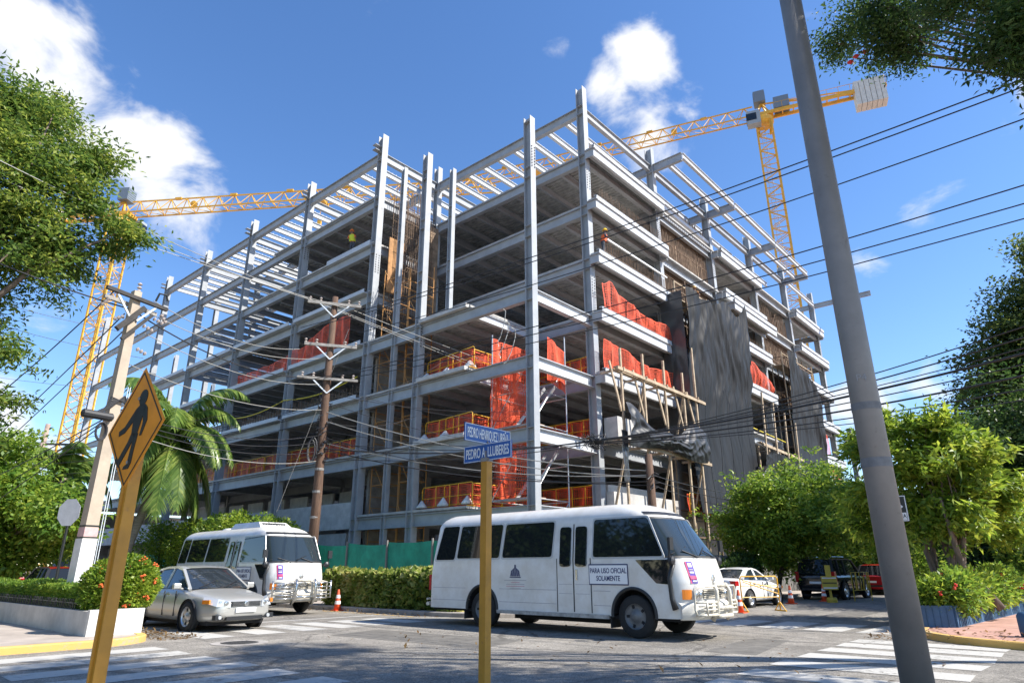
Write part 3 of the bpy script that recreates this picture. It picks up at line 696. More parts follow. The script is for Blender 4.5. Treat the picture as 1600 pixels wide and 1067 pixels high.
def minibus(label, loc, rz):
    T = thing('minibus', label, 'minibus', loc, rz, 'white official minibuses')
    LF, LR, HW = 3.95, -3.95, 1.035
    zs = [0.42]+[0.42+0.055*i for i in range(1, 14)]+[1.3, 1.45, 1.6, 1.66, 1.8, 2.0, 2.2, 2.4, 2.5, 2.6, 2.69, 2.76, 2.80, 2.82]
    def prm(z):
        w = HW if z < 1.6 else HW-(z-1.6)*0.115
        f = LF+0.03*min(1, (z-0.42)/0.4) if z < 1.15 else LF+0.03-(z-1.15)*0.30
        if z > 1.6: f = LF+0.03-0.135-(z-1.6)*0.72
        r = LR-0.02+max(0, z-1.2)*0.14
        if z > 2.5:
            k = (z-2.5)/0.32; q = 1-math.sqrt(max(0, 1-k*k)); w -= 0.36*q+0.06*k; f -= 0.55*q+.1*k; r += 0.42*q
        return w, f, r
    NS, NA = 118, 12
    def ring(z):
        w, f, r = prm(z); P = []
        cf, cr = min(0.75, f), 0.32                 # front / rear corner lengths
        for i in range(NA+1):                       # front arc from centre to right side
            a = (i/NA)*math.pi/2; P.append((f-cf+cf*math.cos(a)**0.62 if a < math.pi/2-1e-6 else f-cf, -w*math.sin(a)**0.62 if a > 1e-6 else 0.0, z))
        s0, s1 = f-cf, r+cr
        for i in range(1, NS): P.append((s0+(s1-s0)*i/NS, -w, z))
        for i in range(NA+1):
            a = (1-i/NA)*math.pi/2; P.append((r+cr-cr*math.cos(a)**0.6 if a < math.pi/2-1e-6 else r+cr, -w*math.sin(a)**0.6 if a > 1e-6 else 0.0, z))
        return P
    rings = [ring(z) for z in zs]; n = len(rings[0])
    AX = ((2.62, 0.46, 0.53), (-1.85, 0.46, 0.53))
    V = []; F = []
    for side in (1, -1):
        base = len(V)
        for rg in rings: V += [(x, y*side, z) for x, y, z in rg]
        for j in range(len(zs)-1):
            for i in range(n-1):
                q = [base+j*n+i, base+j*n+i+1, base+(j+1)*n+i+1, base+(j+1)*n+i]
                cx = sum(V[k][0] for k in q)/4; cz = sum(V[k][2] for k in q)/4; cy = abs(sum(V[k][1] for k in q)/4)
                if cy > 0.9 and any((cx-a)**2+(cz-c)**2 < rr*rr for a, c, rr in AX): continue
                F.append(q if side == 1 else q[::-1])
        top = base+(len(zs)-1)*n; F.append([top+i for i in range(n)] if side == 1 else [top+i for i in range(n)][::-1])
    b = MB(); b.v = V; b.f = [tuple(f) for f in F]; b.m = [0]*len(F)
    body = b.build('body', busW, T, True, fixn=True, auto=38)
    W = lambda z: prm(z)[0]
    for s in (1, -1):
        for a, c, rr in AX:
            b = MB(); pts = [(a+(rr+.005)*math.cos(R(t)), s*(HW+.004), c+(rr+.005)*math.sin(R(t))) for t in range(-6, 187, 8)]
            b.tube(pts, 0.035, 6); b.build('arch_trim', trimb, T)
    b = MB()
    for a, c, rr in AX:
        for s in (1, -1):
            pr_ = [(a+rr*math.cos(R(t)), c+rr*math.sin(R(t))) for t in range(0, 181, 15)]; k = len(pr_)
            b.add([(x, s*1.0, z) for x, z in pr_]+[(x, s*0.55, z) for x, z in pr_], [(i, i+1, k+i+1, k+i) for i in range(k-1)])
            b.add([(x, s*0.55, z) for x, z in pr_], [tuple(range(k))])
    b.b2((-3.8, -0.9, 0.36), (3.6, 0.9, 0.43)); b.b2((-1.2, -0.5, 0.22), (1.8, 0.4, 0.38)); b.build('underbody', dark, T)
    # glass panels lying on the side surface
    def panel(name, poly, m, off, parent, side=-1, r=0.06, thick=0.014):
        pts = []
        k = len(poly)
        for i in range(k):
            p0, p1, p2 = Vector(poly[i-1]), Vector(poly[i]), Vector(poly[(i+1) % k])
            a = (p0-p1).normalized(); c = (p2-p1).normalized()
            for t in (0, .5, 1):
                q = p1 + a*r*(1-t)**2*1.0 + c*r*t**2*1.0; pts.append((q.x, q.y))
        bb = MB(); bb.prism(pts, lambda p: (p[0], side*(W(p[1])+off), p[1]), lambda p: (p[0], side*(W(p[1])+off-thick*1.6), p[1]))
        return bb.build(name, m, parent)
    wins = [[(-3.62, 1.63), (-2.90, 1.63), (-2.80, 2.50), (-3.42, 2.50)], [(-2.80, 1.66), (-1.28, 1.66), (-1.20, 2.48), (-2.70, 2.48)],
            [(-1.16, 1.66), (0.42, 1.66), (0.48, 2.47), (-1.08, 2.47)], [(1.62, 1.64), (3.40, 1.64), (3.02, 2.46), (1.64, 2.46)]]
    for side in (-1, 1):
        ws = wins if side == -1 else wins+[[(0.52, 1.66), (1.5, 1.66), (1.52, 2.46), (0.58, 2.46)]]
        for w_ in ws:
            c = Vector((sum(p[0] for p in w_)/4, sum(p[1] for p in w_)/4))
            big = [((p[0]-c.x)*(1+0.075/abs(w_[1][0]-w_[0][0])*1.2)+c.x, (p[1]-c.y)*1.10+c.y) for p in w_]
            fr = panel('window', big, mat('window_frame_alu', (0.50, 0.50, 0.49), 0.4, 0.3), 0.004, T, side)
            panel('pane', w_, MATS_GLASS, 0.010, fr, side)
        panel('quarter_window', [(2.72, 1.57), (3.20, 1.10), (3.52, 1.08), (3.54, 1.57)], MATS_GLASS, 0.008, T, side, 0.03)
    # windscreen following the nose curve
    def front_patch(z0, z1, off, u, nz=10, shrink=0.0):
        ii = [i for i in range(0, NA+1) if i <= u]
        bb = MB(); cols = []
        for j in range(nz+1):
            z = z0+(z1-z0)*j/nz; rg = ring(z); row = [(x+off, y*(1-shrink), z+off*0.25) for x, y, z in rg[:u+1]]
            cols.append([(x, -y, zz) for x, y, zz in row[::-1]]+row[1:])
        m_ = len(cols[0])
        bb.add([p for c in cols for p in c], [(j*m_+i, j*m_+i+1, (j+1)*m_+i+1, (j+1)*m_+i) for j in range(nz) for i in range(m_-1)])
        return bb
    front_patch(1.60, 2.47, 0.008, 11, shrink=-0.002).build('windscreen_seal', trimb, T, True)
    front_patch(1.645, 2.43, 0.016, 10).build('windscreen', GLASS_WS, T, True)
    front_patch(2.53, 2.60, 0.006, 8, 3).build('roof_vent', blackp, T, True)
    # door
    d = MB().b2((0.60, -HW-0.006, 0.46), (1.53, -HW+0.02, 1.62)).prism([(0.60, 1.62), (1.53, 1.62), (1.53, 2.40), (0.60, 2.40)], lambda p: (p[0], -(W(p[1])+0.006), p[1]), lambda p: (p[0], -(W(p[1])-0.02), p[1])).build('door', busW, T)
    MB().b2((1.05, -HW-0.010, 0.47), (1.08, -HW, 1.62)).prism([(1.05, 1.62), (1.08, 1.62), (1.08, 2.39), (1.05, 2.39)], lambda p: (p[0], -(W(p[1])+0.010), p[1]), lambda p: (p[0], -(W(p[1])), p[1])).build('centre_gap', trimb, d)
    for x in (0.585, 1.545): MB().b2((x-0.012, -HW-0.005, 0.46), (x+0.012, -HW, 1.62)).build('side_gap', trimb, d)
    for x0, x1 in ((0.68, 1.0), (1.13, 1.45)): panel('pane', [(x0, 1.44), (x1, 1.44), (x1, 2.33), (x0, 2.33)], MATS_GLASS, 0.034, d, -1, 0.07)
    MB().b2((1.14, -HW-0.04, 1.15), (1.19, -HW-0.005, 1.38)).build('handle', chrome, d)
    for x0, x1 in ((0.63, 1.02), (1.11, 1.5)):
        for zz in (0.85, 1.05): MB().b2((x0, -HW-0.008, zz), (x1, -HW-0.005, zz+0.008)).build('crease', greyp, d)
    # side creases, step, skirt
    for zz in (0.62, 0.92):
        for x0, x1 in ((-3.7, -2.45), (-1.25, 0.55), (1.6, 2.05)): MB().b2((x0, -HW-0.004, zz), (x1, -HW+0.003, zz+0.010)).build('body_crease', greyp, T)
    MB().b2((-1.3, -HW-0.05, 0.36), (2.0, -HW+0.1, 0.44)).build('side_step', mat('scuffed_step', (0.42, 0.40, 0.37), 0.6, 0, 0.4, 6), T)
    for x in (2.0, -2.5): MB().b2((x, -HW+0.02, 0.18), (x+0.03, -HW+0.4, 0.55)).build('mud_flap', black, T)
    # lettered panel
    sg = MB().b2((1.50, -HW-0.014, 1.05), (2.53, -HW-0.007, 1.49)).build('sign_panel', navy, T)
    MB().b2((1.52, -HW-0.018, 1.075), (2.51, -HW-0.008, 1.465)).build('sign_face', paper, sg)
    mw = lambda x, z: Matrix.Translation((x, -HW-0.020, z)) @ Matrix.Rotation(math.pi/2, 4, 'X')
    text_obj('PARA USO OFICIAL', 0.150, navy, sg, mw(2.015, 1.345), sx=0.74, bold=0.002)
    text_obj('SOLAMENTE', 0.150, navy, sg, mw(2.015, 1.185), sx=0.74, bold=0.002)
    # printed dome emblem
    e = MB(); cx, cz = -0.72, 1.22
    for k in range(7):
        a0, a1 = R(180*(k+.12)/7), R(180*(k+.88)/7)
        pts = [(cx+.16*math.cos(a1)*0.25, cz+.19*math.sin(a1)*0.35+.0), (cx+.16*math.cos(a0)*.25, cz+.19*math.sin(a0)*.35)]
        e.add([(cx+.165*math.cos(a0), -HW-.006, cz), (cx+.165*math.cos(a0)*.8, -HW-.006, cz+.13), (cx+.03*math.cos(a0), -HW-.006, cz+.2), (cx+.03*math.cos(a1), -HW-.006, cz+.2), (cx+.165*math.cos(a1)*.8, -HW-.006, cz+.13), (cx+.165*math.cos(a1), -HW-.006, cz)], [(0, 1, 2, 3, 4, 5)])
    e.b2((cx-.18, -HW-.006, cz-.035), (cx+.18, -HW-.003, cz-.012)); e.b2((cx-.025, -HW-.006, cz+.2), (cx+.025, -HW-.003, cz+.27)); e.build('dome_emblem', navy, T)
    for k, (m_, w_, hh) in enumerate(((greyp, .36, .012), (pinkp, .14, .008), (greyp, .30, .012), (pinkp, .30, .008), (greyp, .18, .010))):
        MB().b2((cx-w_, -HW-.005, cz-.10-k*.045), (cx+w_, -HW-.003, cz-.10-k*.045+hh)).build('printed_line', m_, T)
    # nose: banner, lamps, grille, bumper, bull bar
    def nose_x(y, z):
        rg = ring(z); y = abs(y)
        for p, q in zip(rg, rg[1:]):
            if -p[1] <= y <= -q[1]+1e-9:
                t = (y+p[1])/max(1e-6, (p[1]-q[1])); return p[0]+(q[0]-p[0])*t
        return 3.3
    def nose_quad(name, y0, y1, z0, z1, m_, off, par=None, th=0.02):
        bb = MB(); k = 4
        for side_ in (0,):
            P = [];
            for j in range(2):
                for i in range(k+1):
                    y = y0+(y1-y0)*i/k; z = (z0, z1)[j]; P.append((nose_x(y, z)+off, y, z))
            bb.add(P, [(i, i+1, k+1+i+1, k+1+i) for i in range(k)])
        return bb.build(name, m_, par or T)
    bn = nose_quad('front_banner', -0.80, -0.62, 1.10, 1.53, purple, 0.012)
    nose_quad('banner_edge', -0.80, -0.77, 1.10, 1.53, pinkp, 0.014, bn); nose_quad('banner_band', -0.79, -0.63, 1.18, 1.25, pinkp, 0.015, bn)
    nose_quad('banner_text', -0.75, -0.66, 1.13, 1.16, paper, 0.016, bn); nose_quad('banner_dome', -0.755, -0.665, 1.42, 1.50, paper, 0.016, bn)
    nose_quad('banner_text', -0.76, -0.66, 1.36, 1.38, greyp, 0.016, bn); nose_quad('banner_text', -0.76, -0.66, 1.30, 1.33, paper, 0.016, bn)
    g = nose_quad('grille', -0.50, 0.50, 0.80, 0.98, blackp, 0.015)
    for k in range(5): nose_quad('slat', -0.5, 0.5, 0.805+k*.036, 0.825+k*.036, cream, 0.03, g)
    for s in (-1, 1):
        y0, y1 = sorted((s*0.52, s*0.78)); h = nose_quad('headlight', y0, y1, 0.79, 0.99, lens_m, 0.02)
        for dy in (0.07, 0.19): MB().lathe([(0.075, 0), (0.075, 0.03), (0.05, 0.05)], (nose_x(s*.52+s*dy, .89)+.015, s*.52+s*dy, .89), 'x', 14).build('bulb_ring', chrome, h)
        y0, y1 = sorted((s*0.80, s*0.95)); nose_quad('indicator', y0, y1, 0.79, 0.98, amber, 0.015)
    em = MB(); 
    for (rx, rz_) in ((0.065, 0.085), (0.025, 0.08), (0.06, 0.03)):
        em.tube([(nose_x(0, 1.18)+.02, rx*math.cos(t*.4), 1.18+rz_*math.sin(t*.4)) for t in range(17)], 0.008, 5, False)
    em.build('badge', chrome, T)
    bb = MB(); k = 9
    P = [(nose_x(-.99+1.98*i/k*1.0, .6)+.05, -.99+1.98*i/k, .42) for i in range(k+1)]
    bb.add([(x, y, .40) for x, y, z in P]+[(x+.05, y, .44) for x, y, z in P]+[(x+.05, y, .68) for x, y, z in P]+[(x-.02, y, .74) for x, y, z in P],
           [(r_*(k+1)+i, r_*(k+1)+i+1, (r_+1)*(k+1)+i+1, (r_+1)*(k+1)+i) for r_ in range(3) for i in range(k)])
    bb.build('front_bumper', mat('bumper_white', (0.62, 0.60, 0.54), 0.5, 0, 0.2, 4), T, True)
    bb = MB(); X = 4.18
    for s in (-1, 1):
        bb.tube([(X-.12, s*.34, .38), (X, s*.33, .55), (X, s*.31, .95), (X-.05, s*.28, 1.06)], 0.045, 8)
        bb.tube([(X-.15, s*.95, .50), (X-.05, s*.70, .50), (X, s*.34, .50)], 0.028, 6); bb.tube([(X-.15, s*.95, .74), (X-.05, s*.70, .74), (X, s*.34, .74)], 0.028, 6)
        bb.tube([(X-.12, s*.92, .60), (X-.02, s*.60, .60), (X, s*.34, .60)], 0.018, 6); bb.tube([(X-.12, s*.92, .67), (X-.02, s*.60, .67), (X, s*.34, .67)], 0.018, 6)
        bb.tube([(X-.15, s*.95, .48), (X-.18, s*.97, .60), (X-.17, s*.96, 1.0), (X-.05, s*.66, 1.04), (X-.05, s*.3, 1.04)], 0.022, 6)
        for yy in (.5, .72): bb.tube([(X-.04, s*yy, .50), (X-.04, s*yy, .74)], 0.02, 6)
    bb.tube([(X-.05, -.28, 1.06), (X-.05, .28, 1.06)], 0.05, 8); bb.tube([(X, -.33, .62), (X, .33, .62)], 0.04, 8); bb.tube([(X, -.33, .46), (X, .33, .46)], 0.045, 8)
    bb.build('bull_bar', cream, T, True)
    # mirrors, wipers, pipe on the front corner
    for s in (-1, 1):
        bb = MB(); bb.tube([(3.45, s*1.0, 1.50), (3.62, s*1.18, 1.62), (3.66, s*1.2, 1.9)], 0.02, 6); bb.box((3.68, s*1.2, 1.88), (0.06, 0.15, 0.25)); bb.lathe([(0.02, -.02), (.10, 0), (.09, .08), (.02, .11)], (3.60, s*1.12, 1.55), 'x', 12)
        bb.build('mirror', blackp, T)
    MB().tube([(3.62, -1.02, 1.50), (3.52, -1.06, 1.2), (3.55, -1.06, 0.8), (3.6, -1.03, 0.6)], [0.05, 0.045, 0.05, 0.07], 8).build('corner_pipe', blackp, T, True)
    for y0, y1 in ((-.35, -.75), (.45, .05)):
        zz = 1.66; MB().tube([(nose_x(y0, 1.62)+.04, y0, 1.62), (nose_x(y1, 1.72)+.035, y1, 1.75)], 0.014, 5).tube([(nose_x(y1-.2, 1.66)+.04, y1-.22, 1.68), (nose_x(y1+.25, 1.85)+.03, y1+.22, 1.83)], 0.012, 5).build('wiper', blackp, T)
    for s in (-1, 1):
        for x in (2.62, -1.85): wheel(T, x, s*0.88, 0.43, 0.24, rim_grey, s, 5, 0.6)
    b = MB(); b.tube([(-4.0, -.95, .5), (-4.1, -.7, .5), (-4.1, .7, .5), (-4.0, .95, .5)], 0.05, 8); b.tube([(-4.0, -.97, .62), (-4.12, -.7, .62), (-4.12, .7, .62), (-4, .97, .62)], 0.03, 6); b.build('rear_bumper', cream, T)
    for s in (-1, 1): MB().b2((-3.98, s*.86-.08, .85), (-3.90, s*.86+.08, 1.25)).build('tail_light', redl, T)
    # a few seats behind the glass are not visible; interior left dark by the tinted panes
    return T
bus1 = minibus('white minibus turning across the junction in the foreground', (13.98, 10.5, 0), -math.pi/2)
bus2 = copy_tree(bus1); bus2['label'] = 'parked white minibus with roof air conditioner behind the silver sedan'
bus2.location = (12.68, 24.2, 0); bus2.rotation_euler = (0, 0, R(-91.5))
b = MB()
for x0, x1, hw, z0, z1 in ((-0.3, 2.0, 0.62, 2.80, 3.0),):
    b.add([(x0, -hw, z0), (x1, -hw, z0), (x1, hw, z0), (x0, hw, z0), (x0+.15, -hw+.1, z1), (x1-.35, -hw+.1, z1), (x1-.35, hw-.1, z1), (x0+.15, hw-.1, z1)], [(0, 3, 2, 1), (4, 5, 6, 7), (0, 1, 5, 4), (1, 2, 6, 5), (2, 3, 7, 6), (3, 0, 4, 7)])
ac = b.build('air_conditioner', busW, bus2)
b = MB()
for k in range(9): b.b2((1.72, -.45+k*.1, 2.9), (1.84, -.39+k*.1, 2.955))
b.build('vent_slot', blackp, ac)
MB().lathe([(0.3, 2.80), (0.3, 2.86), (0.2, 2.91), (0.01, 2.92)], (-1.6, 0, 0), n=20).build('roof_hatch', busW, bus2, True)
bb = MB(); X = 4.32
for s in (-1, 1):
    bb.tube([(X-.2, s*.36, .34), (X, s*.36, .5), (X+.02, s*.34, .95), (X-.05, s*.33, 1.08)], 0.05, 8)
    for zz in (.52, .62, .74, .86, .98): bb.tube([(X, s*.36, zz), (X-.03, s*.75, zz), (X-.2, s*1.05, zz)], 0.02, 6)
    bb.tube([(X-.2, s*1.05, .5), (X-.2, s*1.05, 1.05)], 0.028, 6)
bb.tube([(X, -.36, .56), (X, .36, .56)], 0.035, 8); bb.build('chrome_bull_bar', chrome, bus2, True)
bg = MB(); bg.tube([(4.13, .12*math.cos(t*.4), .95+.06*math.sin(t*.4)) for t in range(17)], 0.010, 5, False)
for s in (-1, 1): bg.tube([(4.13, s*.05+.02, .90), (4.13, s*.05-.02, 1.0)], 0.011, 5)
bg.tube([(4.13, -.06, .945), (4.13, .06, .955)], 0.009, 5); bg.build('oval_badge', chrome, bus2)

# ------------------------------------------------------------------ cars
def car(name, label, loc, rz, paint, L=4.7, Wd=1.80, H=1.46, kind='sedan', wb=2.68, wr=0.33, group=None, rimm=None, cat='car'):
    T = thing(name, label, cat, loc, rz, group)
    h = Wd/2; f = L/2
    if kind == 'sedan':
        st = [(f, .40, .60, .60), (f-.05, .27, .68, .76), (f-.28, .20, .755, .86), (f-.75, .19, .835, .985), (f-1.15, .19, .89, 1.0), (f-1.42, .19, .945, 1.0), (0, .19, .965, 1.0), (-.9, .19, .975, 1.0), (-f+1.25, .20, .99, .995), (-f+.55, .22, 1.03, .96), (-f+.1, .28, 1.01, .88), (-f, .42, .92, .76)]
        gh = [(f-1.30, .93, .86), (f-2.10, H-.06, .67), (f-2.45, H, .65), (-f+1.75, H-.01, .65), (-f+1.35, H-.07, .66), (-f+.62, 1.01, .84)]
    elif kind == 'suv':
        st = [(f, .45, .80, .66), (f-.08, .34, .92, .84), (f-.4, .30, .99, .95), (f-1.0, .30, 1.05, 1.0), (f-1.35, .30, 1.08, 1.0), (0, .30, 1.09, 1.0), (-f+.5, .32, 1.10, .99), (-f+.1, .38, 1.10, .94), (-f, .5, 1.05, .86)]
        gh = [(f-1.2, 1.06, .90), (f-1.85, H-.05, .74), (f-2.2, H, .73), (-f+.7, H, .72), (-f+.35, H-.05, .72), (-f+.08, 1.09, .86)]
    else:
        st = [(f, .40, .66, .64), (f-.06, .30, .74, .80), (f-.35, .24, .82, .93), (f-.9, .22, .92, 1.0), (f-1.2, .22, .96, 1.0), (0, .22, .98, 1.0), (-f+.4, .24, 1.0, .98), (-f+.08, .3, .98, .92), (-f, .45, .92, .84)]
        gh = [(f-1.05, .95, .88), (f-1.75, H-.06, .70), (f-2.1, H, .68), (-f+.75, H-.02, .68), (-f+.4, H-.08, .68), (-f+.1, .98, .84)]
    rings = []
    for x, zb, zt, k in st:
        w = h*k; zm = zb+(zt-zb)*.55
        rg = [(x, 0, zb), (x, -w*.80, zb), (x, -w*.95, zb+.05), (x, -w, zb+(zt-zb)*.28), (x, -w*1.0, zm), (x, -w*.975, zt-(zt-zb)*.16), (x, -w*.90, zt-.015), (x, -w*.6, zt+.018), (x, 0, zt+.03)]
        rings.append(rg+[(a, -b_, c) for a, b_, c in rg[-2:0:-1]])
    n = len(rings[0]); b = MB(); b.add([p for r_ in rings for p in r_], [(i*n+j, i*n+(j+1) % n, (i+1)*n+(j+1) % n, (i+1)*n+j) for i in range(len(rings)-1) for j in range(n)]+[tuple(range(n-1, -1, -1)), tuple((len(rings)-1)*n+j for j in range(n))])
    body = b.build('body', paint, T, True, fixn=True)
    sm = body.modifiers.new('sub', 'SUBSURF'); sm.levels = 2; sm.render_levels = 2
    # glass house
    ringg = []
    for i, (x, z, k) in enumerate(gh):
        w = h*k; ringg.append([(x, -w, z), (x, -w*.7, z+.02), (x, 0, z+.03), (x, w*.7, z+.02), (x, w, z)])
    zbase = [s_[1] for s_ in gh]
    b = MB(); P = [p for r_ in ringg for p in r_]; m_ = 5
    b.add(P, [(i*m_+j, i*m_+j+1, (i+1)*m_+j+1, (i+1)*m_+j) for i in range(len(gh)-1) for j in range(4)])
    x0, x5 = gh[0][0], gh[5][0]
    for s, j in ((-1, 0), (1, 4)):
        low = [(x0+(x5-x0)*t/6, s*h*(.86 if 0 < t < 6 else .84), gh[0][1]+(gh[5][1]-gh[0][1])*t/6-.02) for t in range(7)]
        b.add([ringg[i][j] for i in range(6)]+low[::-1], [tuple(range(13)) if s == -1 else tuple(range(12, -1, -1))])
    b.build('glasshouse', MATS_GLASS if kind != 'sedan' else GLASS_CAR, T, True, fixn=True, auto=30)
    b = MB(); Q = []
    for (x, z, k) in gh[1:5]:
        w = h*k+.012; Q.append([(x, -w, z-.035), (x, -w*.97, z+.012), (x, -w*.7, z+.034), (x, 0, z+.046), (x, w*.7, z+.034), (x, w*.97, z+.012), (x, w, z-.035)])
    b.add([p for r_ in Q for p in r_], [(i*7+j, i*7+j+1, (i+1)*7+j+1, (i+1)*7+j) for i in range(3) for j in range(6)]); b.build('roof', paint, T, True, fixn=True)
    for s in (-1, 1):
        b = MB(); q = lambda i, dx=0: (gh[i][0]+dx, s*(h*gh[i][2]+.006), gh[i][1])
        b.bar(q(0), q(1), .07, .05); b.bar(q(1), q(2), .06, .05); b.bar(q(2), q(3), .06, .05); b.bar(q(3), q(4), .06, .05); b.bar(q(4), q(5), .16 if kind == 'sedan' else .12, .06)
        xm = (gh[2][0]+gh[3][0])/2+.1; b.bar((xm-.03, s*(h*.855), .97), (xm, s*(h*gh[2][2]+.006), H-.02), .10, .03)
        if kind != 'sedan': xq = gh[3][0]+.25; b.bar((xq-.05, s*h*.855, 1.0), (xq, s*(h*gh[3][2]+.006), H-.02), .12, .03)
        b.build('pillar', paint if kind == 'sedan' else blackp, T)
        mi = MB(); xm2 = gh[0][0]-.28; mi.box((xm2, s*(h+.09), gh[0][1]+.08), (.12, .20, .14)); mi.bar((xm2-.02, s*h*.88, gh[0][1]), (xm2, s*(h+.06), gh[0][1]+.05), .06); mo = mi.build('mirror', paint, T)
        bv = mo.modifiers.new('bev', 'BEVEL'); bv.width = .03; bv.segments = 2
        for xd in (.25, -.75):
            MB().b2((xd-.09, s*(h-.01), .80), (xd+.09, s*(h+.025), .835)).build('door_handle', chrome if kind == 'sedan' else paint, T)
        for xd in (gh[0][0]-.45, .0, -1.05):
            MB().b2((xd-.006, s*(h-.02), .32), (xd+.006, s*(h+.006), .90)).build('door_gap', trimb, T)
        for x in (wb/2, -wb/2):
            aw = MB(); aw.lathe([(wr+.075, -.05), (wr+.075, s*.012), (wr-.03, s*.012)], (x, s*(h-.004), wr), 'y', 26, False); aw.build('wheel_arch', dark, T)
            if s == -1: 
                for o_ in (): pass
            wheel(T, x, s*(h-.062), wr, .21, rimm or alloy, s, 5, .68)
    b = MB().b2((-f+.3, -h*.8, .14), (f-.4, h*.8, .24)); b.build('underbody', dark, T)
    # front
    fz = st[1][2]
    hg = MB().b2((f-.16, -h*.42, fz-.12), (f+.012, h*.42, fz-.01)); go = hg.build('grille', blackp, T)
    for k in range(4): MB().b2((f-.1, -h*.40, fz-.112+k*.028), (f+.022, h*.40, fz-.104+k*.028)).build('slat', chrome, go)
    MB().lathe([(.06, 0), (.06, .012), (.04, .016)], (f+.018, 0, fz-.06), 'x', 16).build('badge', chrome, T)
    MB().b2((f-.15, -h*.52, .26), (f+.014, h*.52, .34)).build('lower_grille', blackp, T)
    MB().b2((f+.0, -.26, .43), (f+.03, .26, .53)).build('plate', paper, T)
    for s in (-1, 1):
        hl = MB(); hl.add([(f+.015, s*h*.45, fz-.14), (f-.07, s*h*.80, fz-.11), (f-.42, s*h*.985, fz-.02), (f-.48, s*h*.93, fz+.10), (f-.14, s*h*.72, fz+.055), (f+.005, s*h*.47, fz-.005),
                           (f-.25, s*h*.45, fz-.13), (f-.4, s*h*.7, fz-.10), (f-.55, s*h*.8, fz-.01), (f-.55, s*h*.8, fz+.05), (f-.4, s*h*.6, fz+.02), (f-.25, s*h*.45, fz-.01)],
               [(0, 1, 2, 3, 4, 5), (6, 11, 10, 9, 8, 7)]+[(i, (i+1) % 6, 6+(i+1) % 6, 6+i) for i in range(6)])
        ho = hl.build('headlight', lens_m, T, fixn=True)
        for yy in (.56, .68): MB().lathe([(.055, 0), (.05, .03), (.02, .035)], (f-.03-(yy-.56)*.6, s*h*yy, fz-.045), 'x', 12).build('bulb', chrome, ho)
        MB().box((f-.30, s*h*.95, fz-.01), (.2, .05, .09), (0, 0, s*-.40)).build('indicator', amber, ho)
        fo = MB().box((f-.07, s*h*.72, .33), (.10, .26, .11), (0, 0, s*-.35)).build('fog_lamp', blackp, T); MB().lathe([(.045, 0), (.04, .02)], (f-.015, s*h*.70, .33), 'x', 12).build('lens', lens_m, fo)
        if kind == 'sedan': tl = MB().box((-f+.10, s*h*.76, .86), (.18, .36, .17), (0, 0, s*.3))
        elif kind == 'suv': tl = MB().box((-f+.10, s*h*.90, 1.0), (.14, .16, .46), (0, -.1, s*.2))
        else: tl = MB().box((-f+.09, s*h*.88, .84), (.14, .18, .28), (0, 0, s*.2))
        tl.build('tail_light', redl, T)
    MB().b2((-f-.018, -.26, .62 if kind != 'suv' else .7), (-f+.05, .26, .72 if kind != 'suv' else .8)).build('plate', paper, T)
    MB().b2((-f-.03, -h*.7, .42), (-f+.2, h*.7, .50)).build('rear_bumper_trim', blackp if kind != 'sedan' else paint, T)
    for y0, y1 in ((-.55, .0), (.1, .6)): MB().tube([(gh[0][0]+.02, y0, gh[0][1]+.045), (gh[0][0]-.22, y1, gh[0][1]+.21)], .012, 5).build('wiper', blackp, T)
    if kind == 'suv':
        for s in (-1, 1): MB().tube([(f-2.3, s*h*.62, H+.05), (f-2.4, s*h*.62, H+.10), (-f+.8, s*h*.62, H+.10), (-f+.7, s*h*.62, H+.05)], .025, 6).build('roof_rail', chrome, T)
    return T
GLASS_CAR = glassmat('car_glass', (0.02, 0.026, 0.032), 0.03, 0.7, 0.3)
silver = mat('silver_paint', (0.50, 0.49, 0.455), 0.30, 0.45, coat=0.6)
carwhite = mat('car_white', (0.74, 0.73, 0.71), 0.25, 0, 0.03, 2, coat=0.5)
carblack = mat('car_black', (0.012, 0.013, 0.016), 0.18, 0, coat=0.6)
carred = mat('car_red', (0.38, 0.012, 0.018), 0.22, 0, coat=0.6)
cargrey = mat('car_grey', (0.20, 0.205, 0.20), 0.28, 0.4, coat=0.6)
car('sedan', 'silver four-door sedan at the far zebra crossing, facing the camera', (8.45, 18.45, 0), R(-87), silver)
car('station_wagon', 'red hatchback parked beyond the planter hedge at far left', (9.4, 34.5, 0), R(88), carred, 4.3, 1.72, 1.50, 'wagon', 2.5, .31)
car('estate_car', 'grey estate car parked behind the round flowering bush', (8.9, 25.3, 0), R(-90), cargrey, 4.6, 1.78, 1.56, 'wagon', 2.6, .32)
car('white_sedan', 'white sedan parked by the corrugated fence, rear toward the camera', (26.75, 11.25, 0), R(-3), carwhite, 4.3, 1.68, 1.38, 'sedan', 2.42, .30)
car('black_suv', 'black sport utility vehicle parked beside the green hoarding', (35.6, 10.35, 0), R(-4), carblack, 4.7, 1.86, 1.78, 'suv', 2.75, .38)
car('red_car', 'red car parked in front of the black sport utility vehicle', (43.2, 9.9, 0), R(-4), carred, 4.4, 1.75, 1.55, 'wagon', 2.55, .32)
car('dark_car', 'dark blue car half hidden behind the shrubs at right', (33.0, 3.0-2.5, 0.13), R(85), mat('car_navy', (0.015, 0.02, 0.04), .2, coat=.5), 4.4, 1.75, 1.45, 'wagon', 2.55, .32)
